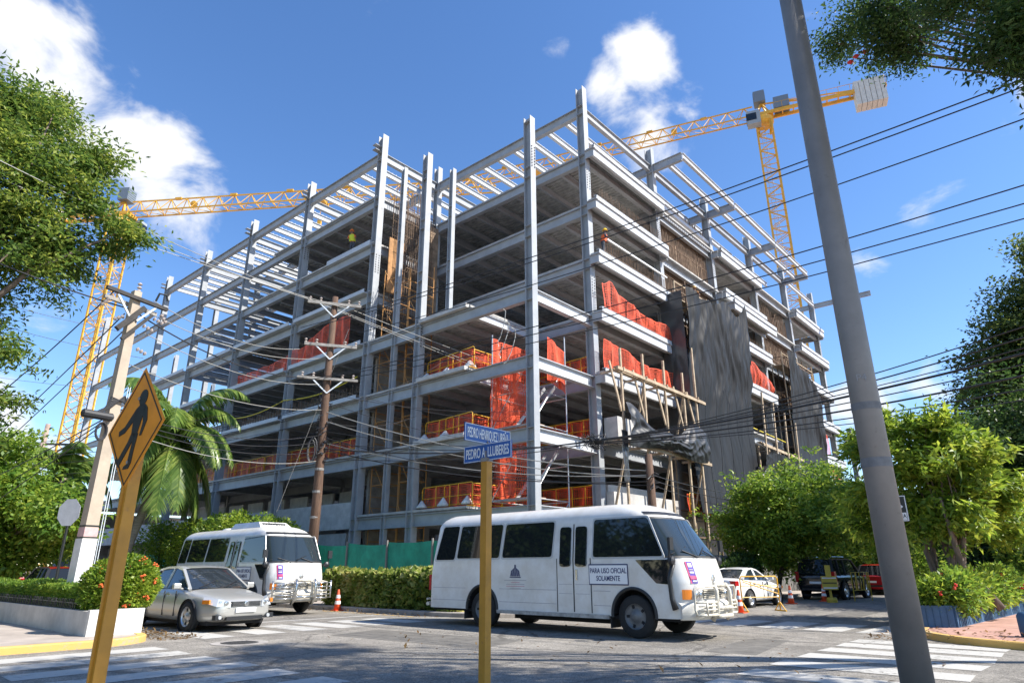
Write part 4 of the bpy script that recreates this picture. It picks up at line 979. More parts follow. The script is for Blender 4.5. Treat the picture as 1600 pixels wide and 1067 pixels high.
# ------------------------------------------------------------------ poles, signs, overhead cables
conc_pole = mat('pole_concrete', (0.42, 0.345, 0.26), 0.85, 0, 0.15, 1.5, 0.15, 20)
woodp = mat('pole_wood', (0.115, 0.065, 0.04), 0.85, 0, 0.4, 3.0, 0.4, 25, stretch=(6, 6, 0.7))
woodg = mat('crossarm_wood_grey', (0.30, 0.28, 0.25), 0.85, 0, 0.3, 6)
woodd = mat('crossarm_dark', (0.05, 0.045, 0.04), 0.85, 0, 0.3, 6)
porc = mat('insulator', (0.42, 0.36, 0.32), 0.25)
galvp = mat('lamp_post_grey', (0.225, 0.21, 0.192), 0.55, 0.25, 0.12, 1.6, 0.05, 30)
signy = mat('sign_amber', (0.62, 0.235, 0.012), 0.45, 0, 0.10, 6)
posty = mat('post_yellow', (0.40, 0.19, 0.012), 0.5, 0, 0.14, 5)
signk = mat('sign_black', (0.012, 0.014, 0.012), 0.5)
blue = mat('plate_blue', (0.018, 0.085, 0.30), 0.4, 0, 0.10, 9)
platew = mat('plate_letter', (0.62, 0.66, 0.68), 0.45, 0, 0.15, 30)
rusty(posty, (.14, .08, .04), .58, .70, 7); rusty(galvp, (.10, .085, .07), .60, .72, 5); rusty(signy, (.30, .12, .01), .56, .72, 6)
def insulator(parent, p, d=(0, 0, 1), n=3, r=0.07):
    d = Vector(d).normalized(); b = MB(); p = Vector(p)
    for k in range(n): b.tube([p+d*(k*.11), p+d*(k*.11+.03), p+d*(k*.11+.08)], [r*.4, r, r*.45], 8)
    return b.build('insulator', porc, parent)
# square tapered concrete pole on the left
px, py = 5.9, 19.6
t = thing('concrete_utility_pole', 'square concrete power pole with crossarms rising from the left planter', 'utility pole', (px, py, 0), R(8))
b = MB(); w0, w1, hh = .178, .105, 9.0
b.add([(-w0, -w0, 0), (w0, -w0, 0), (w0, w0, 0), (-w0, w0, 0), (-w1, -w1, hh), (w1, -w1, hh), (w1, w1, hh), (-w1, w1, hh)], [(0, 3, 2, 1), (4, 5, 6, 7), (0, 1, 5, 4), (1, 2, 6, 5), (2, 3, 7, 6), (3, 0, 4, 7)])
b.build('shaft', conc_pole, t)
def band(z0, z1, m, nm):
    w = w0+(w1-w0)*z0/hh+.006; MB().b2((-w, -w, z0), (w, w, z1)).build(nm, m, t)
band(0.3, 2.15, mat('pole_whitewash', (0.66, 0.65, 0.62), 0.8, 0, 0.15, 3), 'painted_base'); band(2.2, 2.42, mat('pole_pink', (0.60, 0.38, 0.36), 0.8, 0, .2, 4), 'painted_band')
band(2.16, 2.19, signk, 'painted_ring'); band(2.44, 2.48, signk, 'painted_ring')
MB().box((0, -.16, 8.75), (1.75, .11, .10), (0, .06, 0)).build('crossarm', woodd, t); MB().box((0, .18, 8.62), (1.5, .1, .1), (0, .06, 0)).build('crossarm', woodg, t)
MB().bar((-.55, -.15, 8.72), (-.08, -.14, 8.1), .05).build('brace', platew, t); MB().bar((.55, -.15, 8.66), (.08, -.14, 8.1), .05).build('brace', platew, t)
MB().bar((-.42, -.2, 7.7), (.18, -.26, 8.5), .14, .14).build('diagonal_arm', woodd, t); MB().bar((-.25, -.2, 7.45), (.42, -.28, 8.35), .09, .09).build('diagonal_arm', woodd, t)
for q, d in (((.05, 0, 9.0), (0, 0, 1)), ((.72, -.16, 8.5), (.4, -.3, -.8)), ((.5, -.2, 8.3), (.9, -.2, -.35)), ((.25, -.2, 8.0), (.9, -.2, -.35)), ((-.75, -.16, 8.5), (-.5, 0, -.8)), ((-.3, -.2, 8.1), (-.8, 0, -.5)), ((.22, -.16, 7.3), (.9, 0, -.3))): insulator(t, q, d)
MB().tube([(.5, -.16, 8.85), (.55, -.2, 9.1), (.75, -.2, 9.12), (.82, -.2, 8.95)], .03, 6).build('cut_out_fuse', signk, t)
b = MB()
for k in range(7): b.tube([(-.55+.05*k, -.2, 5.2+.04*k), (-.2, -.22, 5.5+.05*k), (.15, -.2, 5.9-.03*k), (.3, -.22, 5.6)], .022, 6)
b.lathe([(.05, -.4), (.11, -.36), (.11, .36), (.05, .4)], (-.45, -.22, 5.25), 'x', 10)
b.tube([(-.28+.14*math.cos(k*.5), -.22, 4.85+.24*math.sin(k*.5)) for k in range(14)], .025, 6); b.tube([(-.28+.12*math.cos(k*.5), -.19, 4.85+.2*math.sin(k*.5)) for k in range(14)], .025, 6)
o = b.build('cable_coil', cableD, t); o['kind'] = 'stuff'
for yy in (.26, .32): MB().tube([(yy, -.05, 6.2), (yy+.02, -.05, 1.2)], .012, 5).build('riser_cable', platew, t)
# wooden pole by the parked bus
t = thing('wooden_utility_pole', 'brown wooden power pole with two pale crossarms behind the parked minibus', 'utility pole', (15.05, 23.65, 0), R(-32))
MB().tube([(0, 0, 0), (0.02, 0, 4), (-.02, 0, 8), (0, 0, 12.9)], [.21, .19, .165, .13], 12).build('shaft', woodp, t, True)
MB().box((0, -.17, 12.5), (2.3, .11, .12)).build('crossarm', woodg, t); MB().box((0, -.19, 10.55), (2.2, .11, .12)).build('crossarm', woodg, t); MB().box((.0, -.2, 9.05), (2.5, .09, .10)).build('crossarm', woodg, t); MB().box((-.1, .2, 9.15), (2.2, .09, .10)).build('crossarm', woodg, t)
for z in (12.5, 10.55, 9.05):
    for s in (-1, 1): MB().bar((s*.62, -.2, z-.05), (0, -.18, z-.62), .05).build('brace', platew, t)
    for x in (-1.05, -.6, .6, 1.05): insulator(t, (x, -.17, z+.06), n=2)
b = MB()
for k in range(22):
    z = 5.6+k*.13; a = random.uniform(0, 6.28); b.tube([(.19*math.cos(a), .19*math.sin(a), z), (.34*math.cos(a+.4), .34*math.sin(a+.4), z+.1), (.2*math.cos(a+1), .2*math.sin(a+1), z+.2)], .02, 5); b.box((.24*math.cos(a), .24*math.sin(a), z), (.09, .09, .08))
o = b.build('clamp', cableD, t); o['kind'] = 'stuff'
MB().tube([(-.35+.28*math.cos(k*.45)*.6, -.25, 6.0+.5*math.sin(k*.45)) for k in range(15)], .035, 6).tube([(-.4+.24*math.cos(k*.45)*.6, -.3, 5.95+.45*math.sin(k*.45)) for k in range(15)], .03, 6).build('cable_coil', cableD, t)
for z in (3.3, 4.3, 5.2): MB().lathe([(.195, z), (.2, z+.05), (.195, z+.1)], n=12, cap=False).build('steel_band', galvp, t)
# thin dark pole by the corner
t = thing('short_wooden_pole', 'short dark wooden cable pole standing behind the moving minibus', 'utility pole', (22.7, 12.75, 0))
MB().tube([(0, 0, 0), (.02, 0, 3), (0, 0, 5.6)], [.19, .17, .14], 10).build('shaft', woodp, t, True)
b = MB()
for k in range(9): a = random.uniform(0, 6.28); b.tube([(.16*math.cos(a), .16*math.sin(a), 4.1+k*.1), (.4*math.cos(a+.5), .4*math.sin(a+.5), 4.2+k*.08), (.17*math.cos(a+1), .17*math.sin(a+1), 4.4+k*.07)], .02, 5)
o = b.build('cable_tangle', cableD, t); o['kind'] = 'stuff'
# tangle of joints hanging at the corner
t = thing('cable_junction', 'knot of telephone cables and splice boxes in front of the corner column', 'cables', (21.18, 14.19, 6.05))
b = MB()
for k in range(16): p = [Vector((random.uniform(-.5, .5), random.uniform(-.5, .5), random.uniform(-.35, .35))) for _ in range(4)]; b.tube(p, .014, 5)
o = b.build('loop', cableD, t); o['kind'] = 'stuff'
MB().lathe([(.04, -.3), (.09, -.26), (.09, .26), (.04, .3)], (0, 0, .05), 'y', 10).build('splice_box', cableD, t); MB().lathe([(.03, -.2), (.07, -.17), (.07, .17), (.03, .2)], (.3, .2, -.15), 'x', 10).build('splice_box', cableD, t)
# far pole at the left
t = thing('distant_utility_pole', 'weathered pole with one crossarm far down the left street', 'utility pole', (13.2, 58.5, 0), R(-40))
MB().tube([(0, 0, 0), (.3, 0, 11.8)], [.26, .17], 8).build('shaft', mat('pole_weathered', (.33, .25, .2), .9, 0, .3, 2), t, True); MB().box((.25, 0, 10.3), (4.2, .12, .14)).build('crossarm', woodd, t)
# lamp post in the right foreground
t = thing('lamp_post', 'thick smooth grey metal post standing in the right foreground', 'lamp post', (7.98, 1.70, 0))
b = MB(); b.tube([(0, 0, .1), (0, 0, 4), (0, 0, 12)], [.153, .148, .133], 40).build('shaft', galvp, t, True)
MB().lathe([(.30, .11), (.30, .14), (.17, .15), (.165, .3)], n=24).build('base_plate', galvp, t)
MB().lathe([(.1535, 2.42), (.1535, 2.52)], n=40, cap=False).build('tape_band', mat('tape_patch', (.17, .17, .17), .7, 0, .2, 8), t); MB().lathe([(.1525, 3.05), (.1525, 3.13)], n=40, cap=False).build('tape_band', mat('tape_patch', (.17, .17, .17), .7), t)
av = math.atan2(-1.70, -7.98)
mw = Matrix.Rotation(av+math.pi/2+.05, 4, 'Z') @ Matrix.Translation((0, -.1515, 2.98+.42)) @ Matrix.Rotation(math.pi/2, 4, 'X')
text_obj('P4', .11, mat('stencil_grey', (.26, .26, .26), .6), t, mw, 'stencilled_number', ext=.0015)
# pedestrian warning sign
A_, B_ = Vector((1.64, 5.46, 2.35)), Vector((1.70, 4.43, 2.35)); C_ = (A_+B_)/2; ux = (B_-A_).normalized(); half = .43
ang = math.atan2(ux.y, ux.x)
t = thing('pedestrian_sign', 'amber diamond pedestrian crossing sign on a leaning yellow post', 'road sign', (1.66, 4.97, 0), ang)
def dia(r, y, m, nm, th=.004, z=2.345, rx=1.0): return MB().prism([(0, -r), (r*rx, 0), (0, r), (-r*rx, 0)], lambda p: (p[0], y, z+p[1]), lambda p: (p[0], y+th, z+p[1])).build(nm, m, pl if nm != 'plate' else t)
pl = None; pl = dia(half*1.02, -.006, signy, 'plate'); 
def frame_d(r0, r1, y, m, nm):
    b = MB()
    c0 = [(0, -r0), (r0, 0), (0, r0), (-r0, 0)]; c1 = [(0, -r1), (r1, 0), (0, r1), (-r1, 0)]
    for i in range(4):
        j = (i+1) % 4; b.prism([c0[i], c0[j], c1[j], c1[i]], lambda p: (p[0], y, 2.345+p[1]), lambda p: (p[0], y-.002, 2.345+p[1]))
    return b.build(nm, m, pl)
frame_d(.405, .39, -.007, signk, 'border')
def blob(pts, nm):
    return MB().prism([(x*(1.5 if z > -.06 else 1.18)-.005, z*1.02) for x, z in pts], lambda p: (p[0], -.010, 2.345+p[1]), lambda p: (p[0], -.007, 2.345+p[1])).build(nm, signk, pl)
fig = thing_parts = []
blob([(.045+.042*math.cos(R(a)), .20+.058*math.sin(R(a))) for a in range(0, 360, 24)], 'walker_head')
blob([(.02, .155), (.075, .15), (.085, .12), (.06, .02), (.055, -.06), (-.015, -.05), (-.02, .03), (.0, .10)], 'walker_torso')
blob([(.02, .15), (-.01, .13), (-.10, .02), (-.155, -.005), (-.15, -.04), (-.09, -.025), (.0, .06)], 'walker_arm')
blob([(.075, .15), (.105, .12), (.125, .03), (.115, -.07), (.09, -.07), (.085, .02), (.07, .08)], 'walker_arm')
blob([(-.015, -.04), (.03, -.05), (-.01, -.13), (-.12, -.265), (-.185, -.205), (-.165, -.19), (-.14, -.21), (-.05, -.10)], 'walker_leg')
blob([(.015, -.05), (.056, -.05), (.052, -.16), (.045, -.25), (.02, -.285), (-.05, -.285), (-.045, -.265), (-.005, -.25), (.005, -.17)], 'walker_leg')
b = MB(); b.bar((.06, .035, 0.05), (.0, .035, 2.6), .075, .075); b.build('post', posty, t)
MB().bar((.06, -.006, .05), (.012, -.006, 1.93), .03, .012).build('post_flange', posty, t)
for z in (2.1, 2.55): MB().lathe([(.012, -.016), (.012, -.006)], (0, 0, z), 'y', 8).build('bolt', galvp, pl)
# street name sign
t = thing('street_name_sign', 'blue street-name plates crossed on top of a square yellow post', 'street sign', (5.10, 4.82, 0))
MB().b2((-.042, -.042, .1), (.042, .042, 2.50)).build('post', posty, t); MB().b2((-.047, -.047, 2.48), (.047, .047, 2.52)).build('post_cap', galvp, t)
def plate(txt, z, along_x, x0, x1, hh=.175):
    c = (x0+x1)/2; L = x1-x0
    M_ = Matrix.Translation((c, 0, z) if along_x else (0, c, z)) @ (Matrix.Identity(4) if along_x else Matrix.Rotation(-math.pi/2, 4, 'Z'))
    def bb(a, q, nm, m, par):
        o = MB().b2(a, q).build(nm, m, par); o.data.transform(M_); return o
    p = bb((-L/2, -.006, -hh/2), (L/2, .006, hh/2), 'name_plate', blue, t)
    for zz in (-hh/2+.006, hh/2-.006): bb((-L/2+.004, -.0085, zz-.003), (L/2-.004, -.0062, zz+.003), 'edge_line', platew, p)
    for xx in (-L/2+.006, L/2-.006): bb((xx-.003, -.0088, -hh/2+.01), (xx+.003, -.0062, hh/2-.01), 'edge_line', platew, p)
    o = text_obj(txt, .15, platew, p, M_ @ Matrix.Translation((0, -.009, -.005)) @ Matrix.Rotation(math.pi/2, 4, 'X'), bold=.0015)
    xs = [v.co.x if along_x else v.co.y for v in o.data.vertices]; w = max(xs)-min(xs); k = (L-.07)/w
    for v in o.data.vertices:
        if along_x: v.co.x = c+(v.co.x-c)*k
        else: v.co.y = c+(v.co.y-c)*k
    return p
plate('PEDRO HENRIQUEZ UREÑA', 2.765, True, -.34, .38, .19); plate('PEDRO A. LLUBERES', 2.585, False, -.36, .34, .185)
MB().b2((-.02, -.005, 2.50), (.02, .005, 2.60)).b2((-.005, -.02, 2.67), (.005, .02, 2.70)).build('bracket', galvp, t)['kind'] = 'stuff'
# back of an octagonal sign beside the concrete pole
t = thing('octagonal_sign', 'octagonal stop sign seen from behind beside the concrete pole', 'road sign', (5.80, 21.0, 0), R(118))
MB().tube([(0, 0, 0), (0, 0, 3.2)], .035, 8).build('post', signk, t)
MB().prism([(.38*math.cos(R(22.5+45*k)), .38*math.sin(R(22.5+45*k))) for k in range(8)], lambda p: (p[0], .04, 2.87+p[1]), lambda p: (p[0], .044, 2.87+p[1])).build('plate', mat('sign_back', (.72, .72, .72), .5, .0, .1, 5), t)
# one-way sign
t = thing('one_way_sign', 'black and white one-way plate partly hidden behind the grey post', 'road sign', (18.0, 3.62, 0), R(-72))
MB().tube([(0, 0, 0), (0, 0, 3.1)], .03, 8).build('post', galvp, t)
p = MB().b2((-.25, -.045, 2.42), (.25, -.035, 3.02)).build('plate', signk, t)
fr_ = MB(); 
for a, c in (((-.24, -.048, 2.43), (.24, -.045, 2.45)), ((-.24, -.048, 2.99), (.24, -.045, 3.01)), ((-.24, -.048, 2.45), (-.22, -.045, 2.99)), ((.22, -.048, 2.45), (.24, -.045, 2.99))): MB().b2(a, c).build('border', platew, p)
MB().b2((-.21, -.048, 2.46), (.21, -.045, 2.62)).build('text_strip', platew, p)
MB().prism([(-.16, 2.80), (.05, 2.80), (.05, 2.86), (.17, 2.76), (.05, 2.66), (.05, 2.72), (-.16, 2.72)], lambda q: (q[0], -.048, q[1]), lambda q: (q[0], -.045, q[1])).build('arrow', platew, p)
text_obj('UNA VIA', .125, signk, p, Matrix.Translation((0, -.049, 2.54)) @ Matrix.Rotation(math.pi/2, 4, 'X'), sx=.8, bold=.002)
# cables
CABLES = [
  ((0.13, 19.13, 11.6), (14.17, 24.19, 12.67), 0.25, 0.013, 'L'),
  ((0.29, 20.3, 11.6), (14.8, 23.81, 12.48), 0.25, 0.013, 'L'),
  ((0.41, 21.28, 11.6), (15.69, 23.23, 12.38), 0.25, 0.013, 'L'),
  ((14.17, 24.19, 12.67), (47.9, 20.24, 9.75), 0.50, 0.013, 'L'),
  ((14.8, 23.81, 12.48), (48.17, 19.58, 9.95), 0.50, 0.013, 'L'),
  ((15.69, 23.23, 12.38), (48.45, 18.89, 10.39), 0.50, 0.013, 'L'),
  ((13.91, 24.34, 11.3), (14.51, -2.28, 10.5), 0.35, 0.016, 'D'),
  ((14.59, 23.94, 11.51), (14.78, -2.28, 10.5), 0.35, 0.016, 'D'),
  ((15.98, 23.03, 11.31), (15.98, -2.3, 10.5), 0.35, 0.016, 'D'),
  ((13.69, 24.46, 8.74), (16.0, -1.94, 9.0), 0.35, 0.016, 'D'),
  ((14.78, 23.82, 9.08), (16.94, -1.95, 9.0), 0.35, 0.016, 'D'),
  ((16.1, 22.94, 9.31), (17.75, -1.96, 9.0), 0.35, 0.016, 'D'),
  ((21.19, 14.19, 6.12), (19.99, -0.97, 6.6), 0.30, 0.035, 'D'),
  ((21.18, 14.19, 6.07), (18.37, -0.99, 6.6), 0.30, 0.020, 'D'),
  ((21.18, 14.2, 6.01), (22.61, -0.94, 6.6), 0.30, 0.030, 'D'),
  ((21.18, 14.2, 5.96), (24.61, -0.92, 6.6), 0.30, 0.020, 'D'),
  ((21.18, 14.19, 6.07), (17.42, -1.0, 6.6), 0.30, 0.016, 'D'),
  ((21.18, 14.19, 6.09), (21.22, -0.96, 6.6), 0.30, 0.018, 'D'),
  ((21.18, 14.2, 5.99), (26.46, -0.9, 6.6), 0.30, 0.016, 'D'),
  ((21.19, 14.19, 6.14), (19.42, -0.98, 6.6), 0.30, 0.014, 'D'),
  ((15.01, 23.68, 6.13), (21.19, 14.19, 6.12), 0.35, 0.030, 'D'),
  ((14.99, 23.69, 6.39), (21.18, 14.19, 6.07), 0.35, 0.018, 'D'),
  ((14.97, 23.7, 5.73), (21.18, 14.2, 6.01), 0.35, 0.018, 'D'),
  ((14.95, 23.71, 6.87), (21.18, 14.2, 5.96), 0.35, 0.014, 'D'),
  ((14.88, 23.76, 7.74), (22.66, 12.81, 4.97), 0.50, 0.020, 'L'),
  ((14.91, 23.74, 7.33), (22.66, 12.83, 4.73), 0.50, 0.018, 'L'),
  ((14.96, 23.71, 6.12), (22.67, 12.8, 4.56), 0.50, 0.022, 'D'),
  ((14.99, 23.69, 6.39), (22.68, 12.78, 4.8), 0.50, 0.018, 'L'),
  ((14.9, 23.74, 6.65), (22.67, 12.81, 4.41), 0.50, 0.014, 'D'),
  ((22.68, 12.78, 4.85), (45.08, 16.49, 6.07), 0.30, 0.020, 'D'),
  ((22.68, 12.79, 4.65), (45.44, 15.45, 5.28), 0.30, 0.018, 'D'),
  ((22.67, 12.8, 4.46), (45.23, 16.06, 4.89), 0.30, 0.014, 'D'),
  ((0.81, 20.76, 9.6), (5.85, 19.62, 8.45), 0.15, 0.022, 'D'),
  ((5.85, 19.62, 8.45), (14.33, 24.09, 9.09), 0.50, 0.022, 'D'),
  ((5.36, 19.75, 8.89), (3.72, 31.83, 5.5), 0.30, 0.018, 'D'),
  ((5.72, 19.65, 8.29), (6.97, 54.06, 5.5), 0.30, 0.018, 'D'),
  ((5.92, 19.6, 8.04), (8.74, 66.19, 5.5), 0.30, 0.018, 'D'),
  ((6.09, 19.54, 5.54), (13.59, 99.42, 5.5), 0.30, 0.018, 'D'),
  ((5.84, 19.62, 5.33), (7.77, 59.52, 5.5), 0.30, 0.018, 'D'),
  ((5.88, 19.61, 5.25), (8.12, 58.07, 3.0), 0.30, 0.018, 'D'),
  ((6.34, 19.46, 8.82), (14.0, 24.29, 10.34), 0.45, 0.014, 'L'),
  ((6.32, 19.47, 8.42), (14.71, 23.86, 9.99), 0.45, 0.014, 'L'),
  ((6.26, 19.49, 7.81), (14.8, 23.81, 8.85), 0.45, 0.014, 'L'),
  ((5.72, 19.65, 6.95), (14.99, 23.69, 7.75), 0.45, 0.014, 'L'),
  ((5.92, 19.59, 5.52), (14.97, 23.7, 6.66), 0.45, 0.014, 'D'),
  ((5.91, 19.6, 5.34), (14.99, 23.69, 6.39), 0.45, 0.014, 'D'),
  ((5.92, 19.59, 5.25), (14.97, 23.7, 5.99), 0.45, 0.014, 'D'),
  ((5.91, 19.6, 5.07), (14.98, 23.69, 5.6), 0.45, 0.014, 'L'),
  ((2.53, 23.31, 9.0), (6.27, 19.48, 7.72), 0.10, 0.007, 'L'),
  ((2.93, 25.5, 9.0), (6.37, 19.45, 7.06), 0.10, 0.007, 'L'),
  ((4.35, 33.4, 9.0), (6.37, 19.45, 6.12), 0.10, 0.007, 'L'),
  ((6.68, 44.5, 7.49), (21.77, 33.56, 11.77), 0.60, 0.016, 'D'),
  ((6.76, 44.49, 7.09), (21.83, 33.52, 10.89), 0.60, 0.016, 'D'),
  ((6.82, 44.48, 6.83), (21.86, 33.5, 10.49), 0.60, 0.016, 'D'),
  ((6.9, 44.47, 6.43), (21.89, 33.48, 10.02), 0.60, 0.016, 'D'),
  ((7.03, 44.45, 5.85), (21.94, 33.44, 9.32), 0.60, 0.016, 'D'),
  ((14.88, 23.76, 7.74), (20.45, 21.95, 10.95), 0.40, 0.011, 'D'),
  ((14.91, 23.74, 7.33), (19.41, 22.88, 8.09), 0.40, 0.011, 'D'),
  ((14.8, 23.81, 8.85), (23.36, 18.82, 7.84), 0.40, 0.011, 'D'),
  ((14.82, 23.79, 8.52), (23.55, 18.58, 8.45), 0.40, 0.011, 'D'),
  ((14.85, 23.78, 8.15), (23.72, 18.37, 6.63), 0.40, 0.011, 'D'),
  ((15.63, 23.27, 11.43), (15.25, 26.99, 3.75), 0.00, 0.012, 'L'),
]

CL = [(3, 'pale conductor from the upper left sky to the wooden pole top'), (3, 'pale conductor from the wooden pole top along the right street'), (6, 'black cable crossing the sky from right edge to the wooden pole'), (8, 'black telephone cable from the corner knot to the right edge'), (4, 'black cable from the wooden pole to the corner knot'), (5, 'slack cable from the wooden pole down to the short dark pole'), (3, 'black cable from the short dark pole along the right street'), (2, 'thick black cable passing the concrete pole top'), (6, 'black cable from the concrete pole to the left edge'), (8, 'cable between the concrete pole and the wooden pole'), (3, 'thin pale wire in the left sky'), (5, 'distant black cable across the left street'), (5, 'thin service cable from the wooden pole to the building'), (1, 'pale guy wire slanting down from the wooden pole')]
CLAB = []
for n_, l_ in CL: CLAB += [l_+((', %s from top' % ('first', 'second', 'third', 'fourth', 'fifth', 'sixth', 'seventh', 'eighth')[k]) if n_ > 1 else '') for k in range(n_)]
for i, (a, b_, sag, r, m) in enumerate(CABLES):
    a, b_ = Vector(a), Vector(b_); n = 14; mid = (a+b_)/2
    pts = [a.lerp(b_, k/n)-Vector((0, 0, 4*sag*(k/n)*(1-k/n)))-a for k in range(n+1)]
    o = MB().tube(pts, r, 5).build('overhead_cable', cableL if m == 'L' else cableD, None, loc=a)
    tag(o, CLAB[i], 'cable', 'overhead cables')

JUMP = [[(20.82, 18.72, 12.76), (20.9, 18.64, 12.63), (20.8, 18.74, 11.74), (20.64, 18.92, 11.09), (20.68, 18.87, 10.9)], [(20.9, 18.63, 12.15), (21.0, 18.52, 12.03), (20.9, 18.63, 11.28), (20.69, 18.87, 10.54), (20.74, 18.81, 10.35)], [(21.07, 18.44, 11.84), (21.19, 18.3, 11.71), (21.15, 18.35, 11.12), (20.96, 18.57, 10.29), (20.84, 18.7, 10.11)]]
for k, pts in enumerate(JUMP):
    a = Vector(pts[0]); p = [Vector(q)-a for q in pts]; q_ = [p[0]]
    for i in range(len(p)-1): q_ += [p[i].lerp(p[i+1], .5)+Vector((.05, 0, 0)), p[i+1]]
    o = MB().tube(q_, .02, 6).build('jumper_wire', cableL, None, loc=a); tag(o, 'pale curled jumper wire hanging in front of the corner bay, %s from left' % ('first', 'second', 'third')[k], 'cable', 'pale curled jumper wires')
# ------------------------------------------------------------------ vegetation
def leaves_mesh(name, P, ll, lw, mt, up=0.6, droop=0.0, fold=0.0, seed=1, outward=None, sizevar=0.35):
    """P: (N,3) leaf base points -> one rhombic leaf face each"""
    g = np.random.default_rng(seed); n = len(P)
    d = g.normal(size=(n, 3)); d[:, 2] *= 0.55; d[:, 2] -= droop
    if outward is not None: d += outward
    d /= np.linalg.norm(d, axis=1)[:, None]+1e-9
    u = g.normal(size=(n, 3))*(1-up)+np.array([0, 0, 1.0])*up
    s = np.cross(d, u); s /= np.linalg.norm(s, axis=1)[:, None]+1e-9
    nn = np.cross(s, d)
    L = ll*(1+sizevar*g.uniform(-1, 1, n))[:, None]; Wd = lw*(1+sizevar*g.uniform(-1, 1, n))[:, None]
    V = np.empty((n, 4, 3)); V[:, 0] = P; V[:, 1] = P+d*L*.45+s*Wd*.5+nn*L*fold; V[:, 2] = P+d*L-nn*L*.12; V[:, 3] = P+d*L*.45-s*Wd*.5+nn*L*fold
    me = bpy.data.meshes.new(name)
    me.vertices.add(n*4); me.vertices.foreach_set('co', V.reshape(-1))
    me.loops.add(n*4); me.loops.foreach_set('vertex_index', np.arange(n*4, dtype=np.int32))
    me.polygons.add(n); me.polygons.foreach_set('loop_start', np.arange(0, n*4, 4, dtype=np.int32)); me.polygons.foreach_set('loop_total', np.full(n, 4, dtype=np.int32))
    me.materials.append(mt); me.update(calc_edges=True); return me
def crown_points(lobes, ncl, per, spread, seed, shell=0.55, flat=0.6, squash=1.0):
    g = np.random.default_rng(seed); A = np.array([l[:4] for l in lobes], float)
    w = A[:, 3]**2.2; w /= w.sum(); k = g.choice(len(A), ncl, p=w)
    d = g.normal(size=(ncl, 3)); d /= np.linalg.norm(d, axis=1)[:, None]
    ph = g.uniform(0, 6.28, (len(A), 6)); q = ph[k]
    nz = np.sin(d[:, 0]*4.2+q[:, 0])*np.sin(d[:, 1]*4.6+q[:, 1])+np.sin(d[:, 2]*5.3+q[:, 2])*np.sin(d[:, 0]*6.1+q[:, 3])*.8
    rr = (shell+(1-shell)*g.uniform(0, 1, ncl)**.6)*A[k, 3]*(.98+.26*nz+.10*g.normal(size=ncl))
    C = A[k, :3]+d*rr[:, None]*np.array([1, 1, squash])
    nb = max(14, ncl//11); B = C[:nb]; kb = np.concatenate([np.arange(nb), g.integers(0, nb, ncl-nb)]); rb = A[k[:nb], 3][kb]*.34
    C = B[kb]+g.normal(size=(ncl, 3))*rb[:, None]*np.array([1, 1, .55]); d = d[:nb][kb]
    Pp = C[:, None, :]+g.normal(size=(ncl, per, 3))*spread*np.array([1, 1, flat])
    Out = np.repeat(d[:, None, :], per, 1)*.6
    return Pp.reshape(-1, 3), Out.reshape(-1, 3), B
def limbs(b, base, C, r0, seed, nl=26, fork=None):
    g = random.Random(seed); base = Vector(base); fork = Vector(fork)
    b.tube([base, base.lerp(fork, .5)+Vector((g.uniform(-.1, .1), g.uniform(-.1, .1), 0)), fork], [r0, r0*.8, r0*.62], 10)
    for i in range(nl):
        c = Vector(C[g.randrange(len(C))]); m = fork.lerp(c, .5)+Vector((g.uniform(-.3, .3), g.uniform(-.3, .3), .25))
        b.tube([fork.lerp(base, g.uniform(0, .15)), m, c], [r0*.34, r0*.2, r0*.05], 6)
bark = mat('bark_grey', (0.17, 0.13, 0.10), 0.9, 0, 0.4, 5, 0.5, 18, stretch=(3, 3, .8))
LF_ACACIA = leafmat('leaf_feathery', (0.04, 0.095, 0.016), (0.115, 0.195, 0.034), (0.30, 0.34, 0.06))
LF_DARK = leafmat('leaf_dark', (0.018, 0.046, 0.012), (0.042, 0.095, 0.022), (0.10, 0.155, 0.035))
LF_LIME = leafmat('leaf_lime', (0.06, 0.13, 0.014), (0.17, 0.27, 0.028), (0.36, 0.42, 0.055))
LF_MID = leafmat('leaf_mid', (0.055, 0.13, 0.018), (0.15, 0.26, 0.032), (0.33, 0.40, 0.06))
LF_OLIVE = leafmat('leaf_olive', (0.028, 0.058, 0.014), (0.07, 0.115, 0.026), (0.19, 0.22, 0.05))
LF_GRAPE = leafmat('leaf_hedge', (0.075, 0.13, 0.022), (0.22, 0.29, 0.06), (0.55, 0.50, 0.20), gloss=.35)
LF_PALM = leafmat('leaf_palm', (0.06, 0.12, 0.025), (0.15, 0.24, 0.05), (0.34, 0.40, 0.10), gloss=.3)
def tree(name, label, lobes, ncl, per, spread, ll, lw, mt, base, fork, r0, seed, cat='tree', shell=.5, flat=.6, nl=26, group=None, droop=.15, up=.55, squash=1.0):
    t = thing(name, label, cat, base, 0, group); o_ = Vector(base)
    P, Out, C = crown_points(lobes, ncl, per, spread, seed, shell, flat, squash)
    me = leaves_mesh('crown', P-np.array(o_), ll, lw, mt, up, droop, .06, seed, Out)
    c = place('crown', me, t); c['kind'] = 'stuff'
    b = MB(); limbs(b, (0, 0, 0), [Vector(q)-o_ for q in C], r0, seed, nl, Vector(fork)-o_)
    b.build('trunk', bark, t, True)
    return t
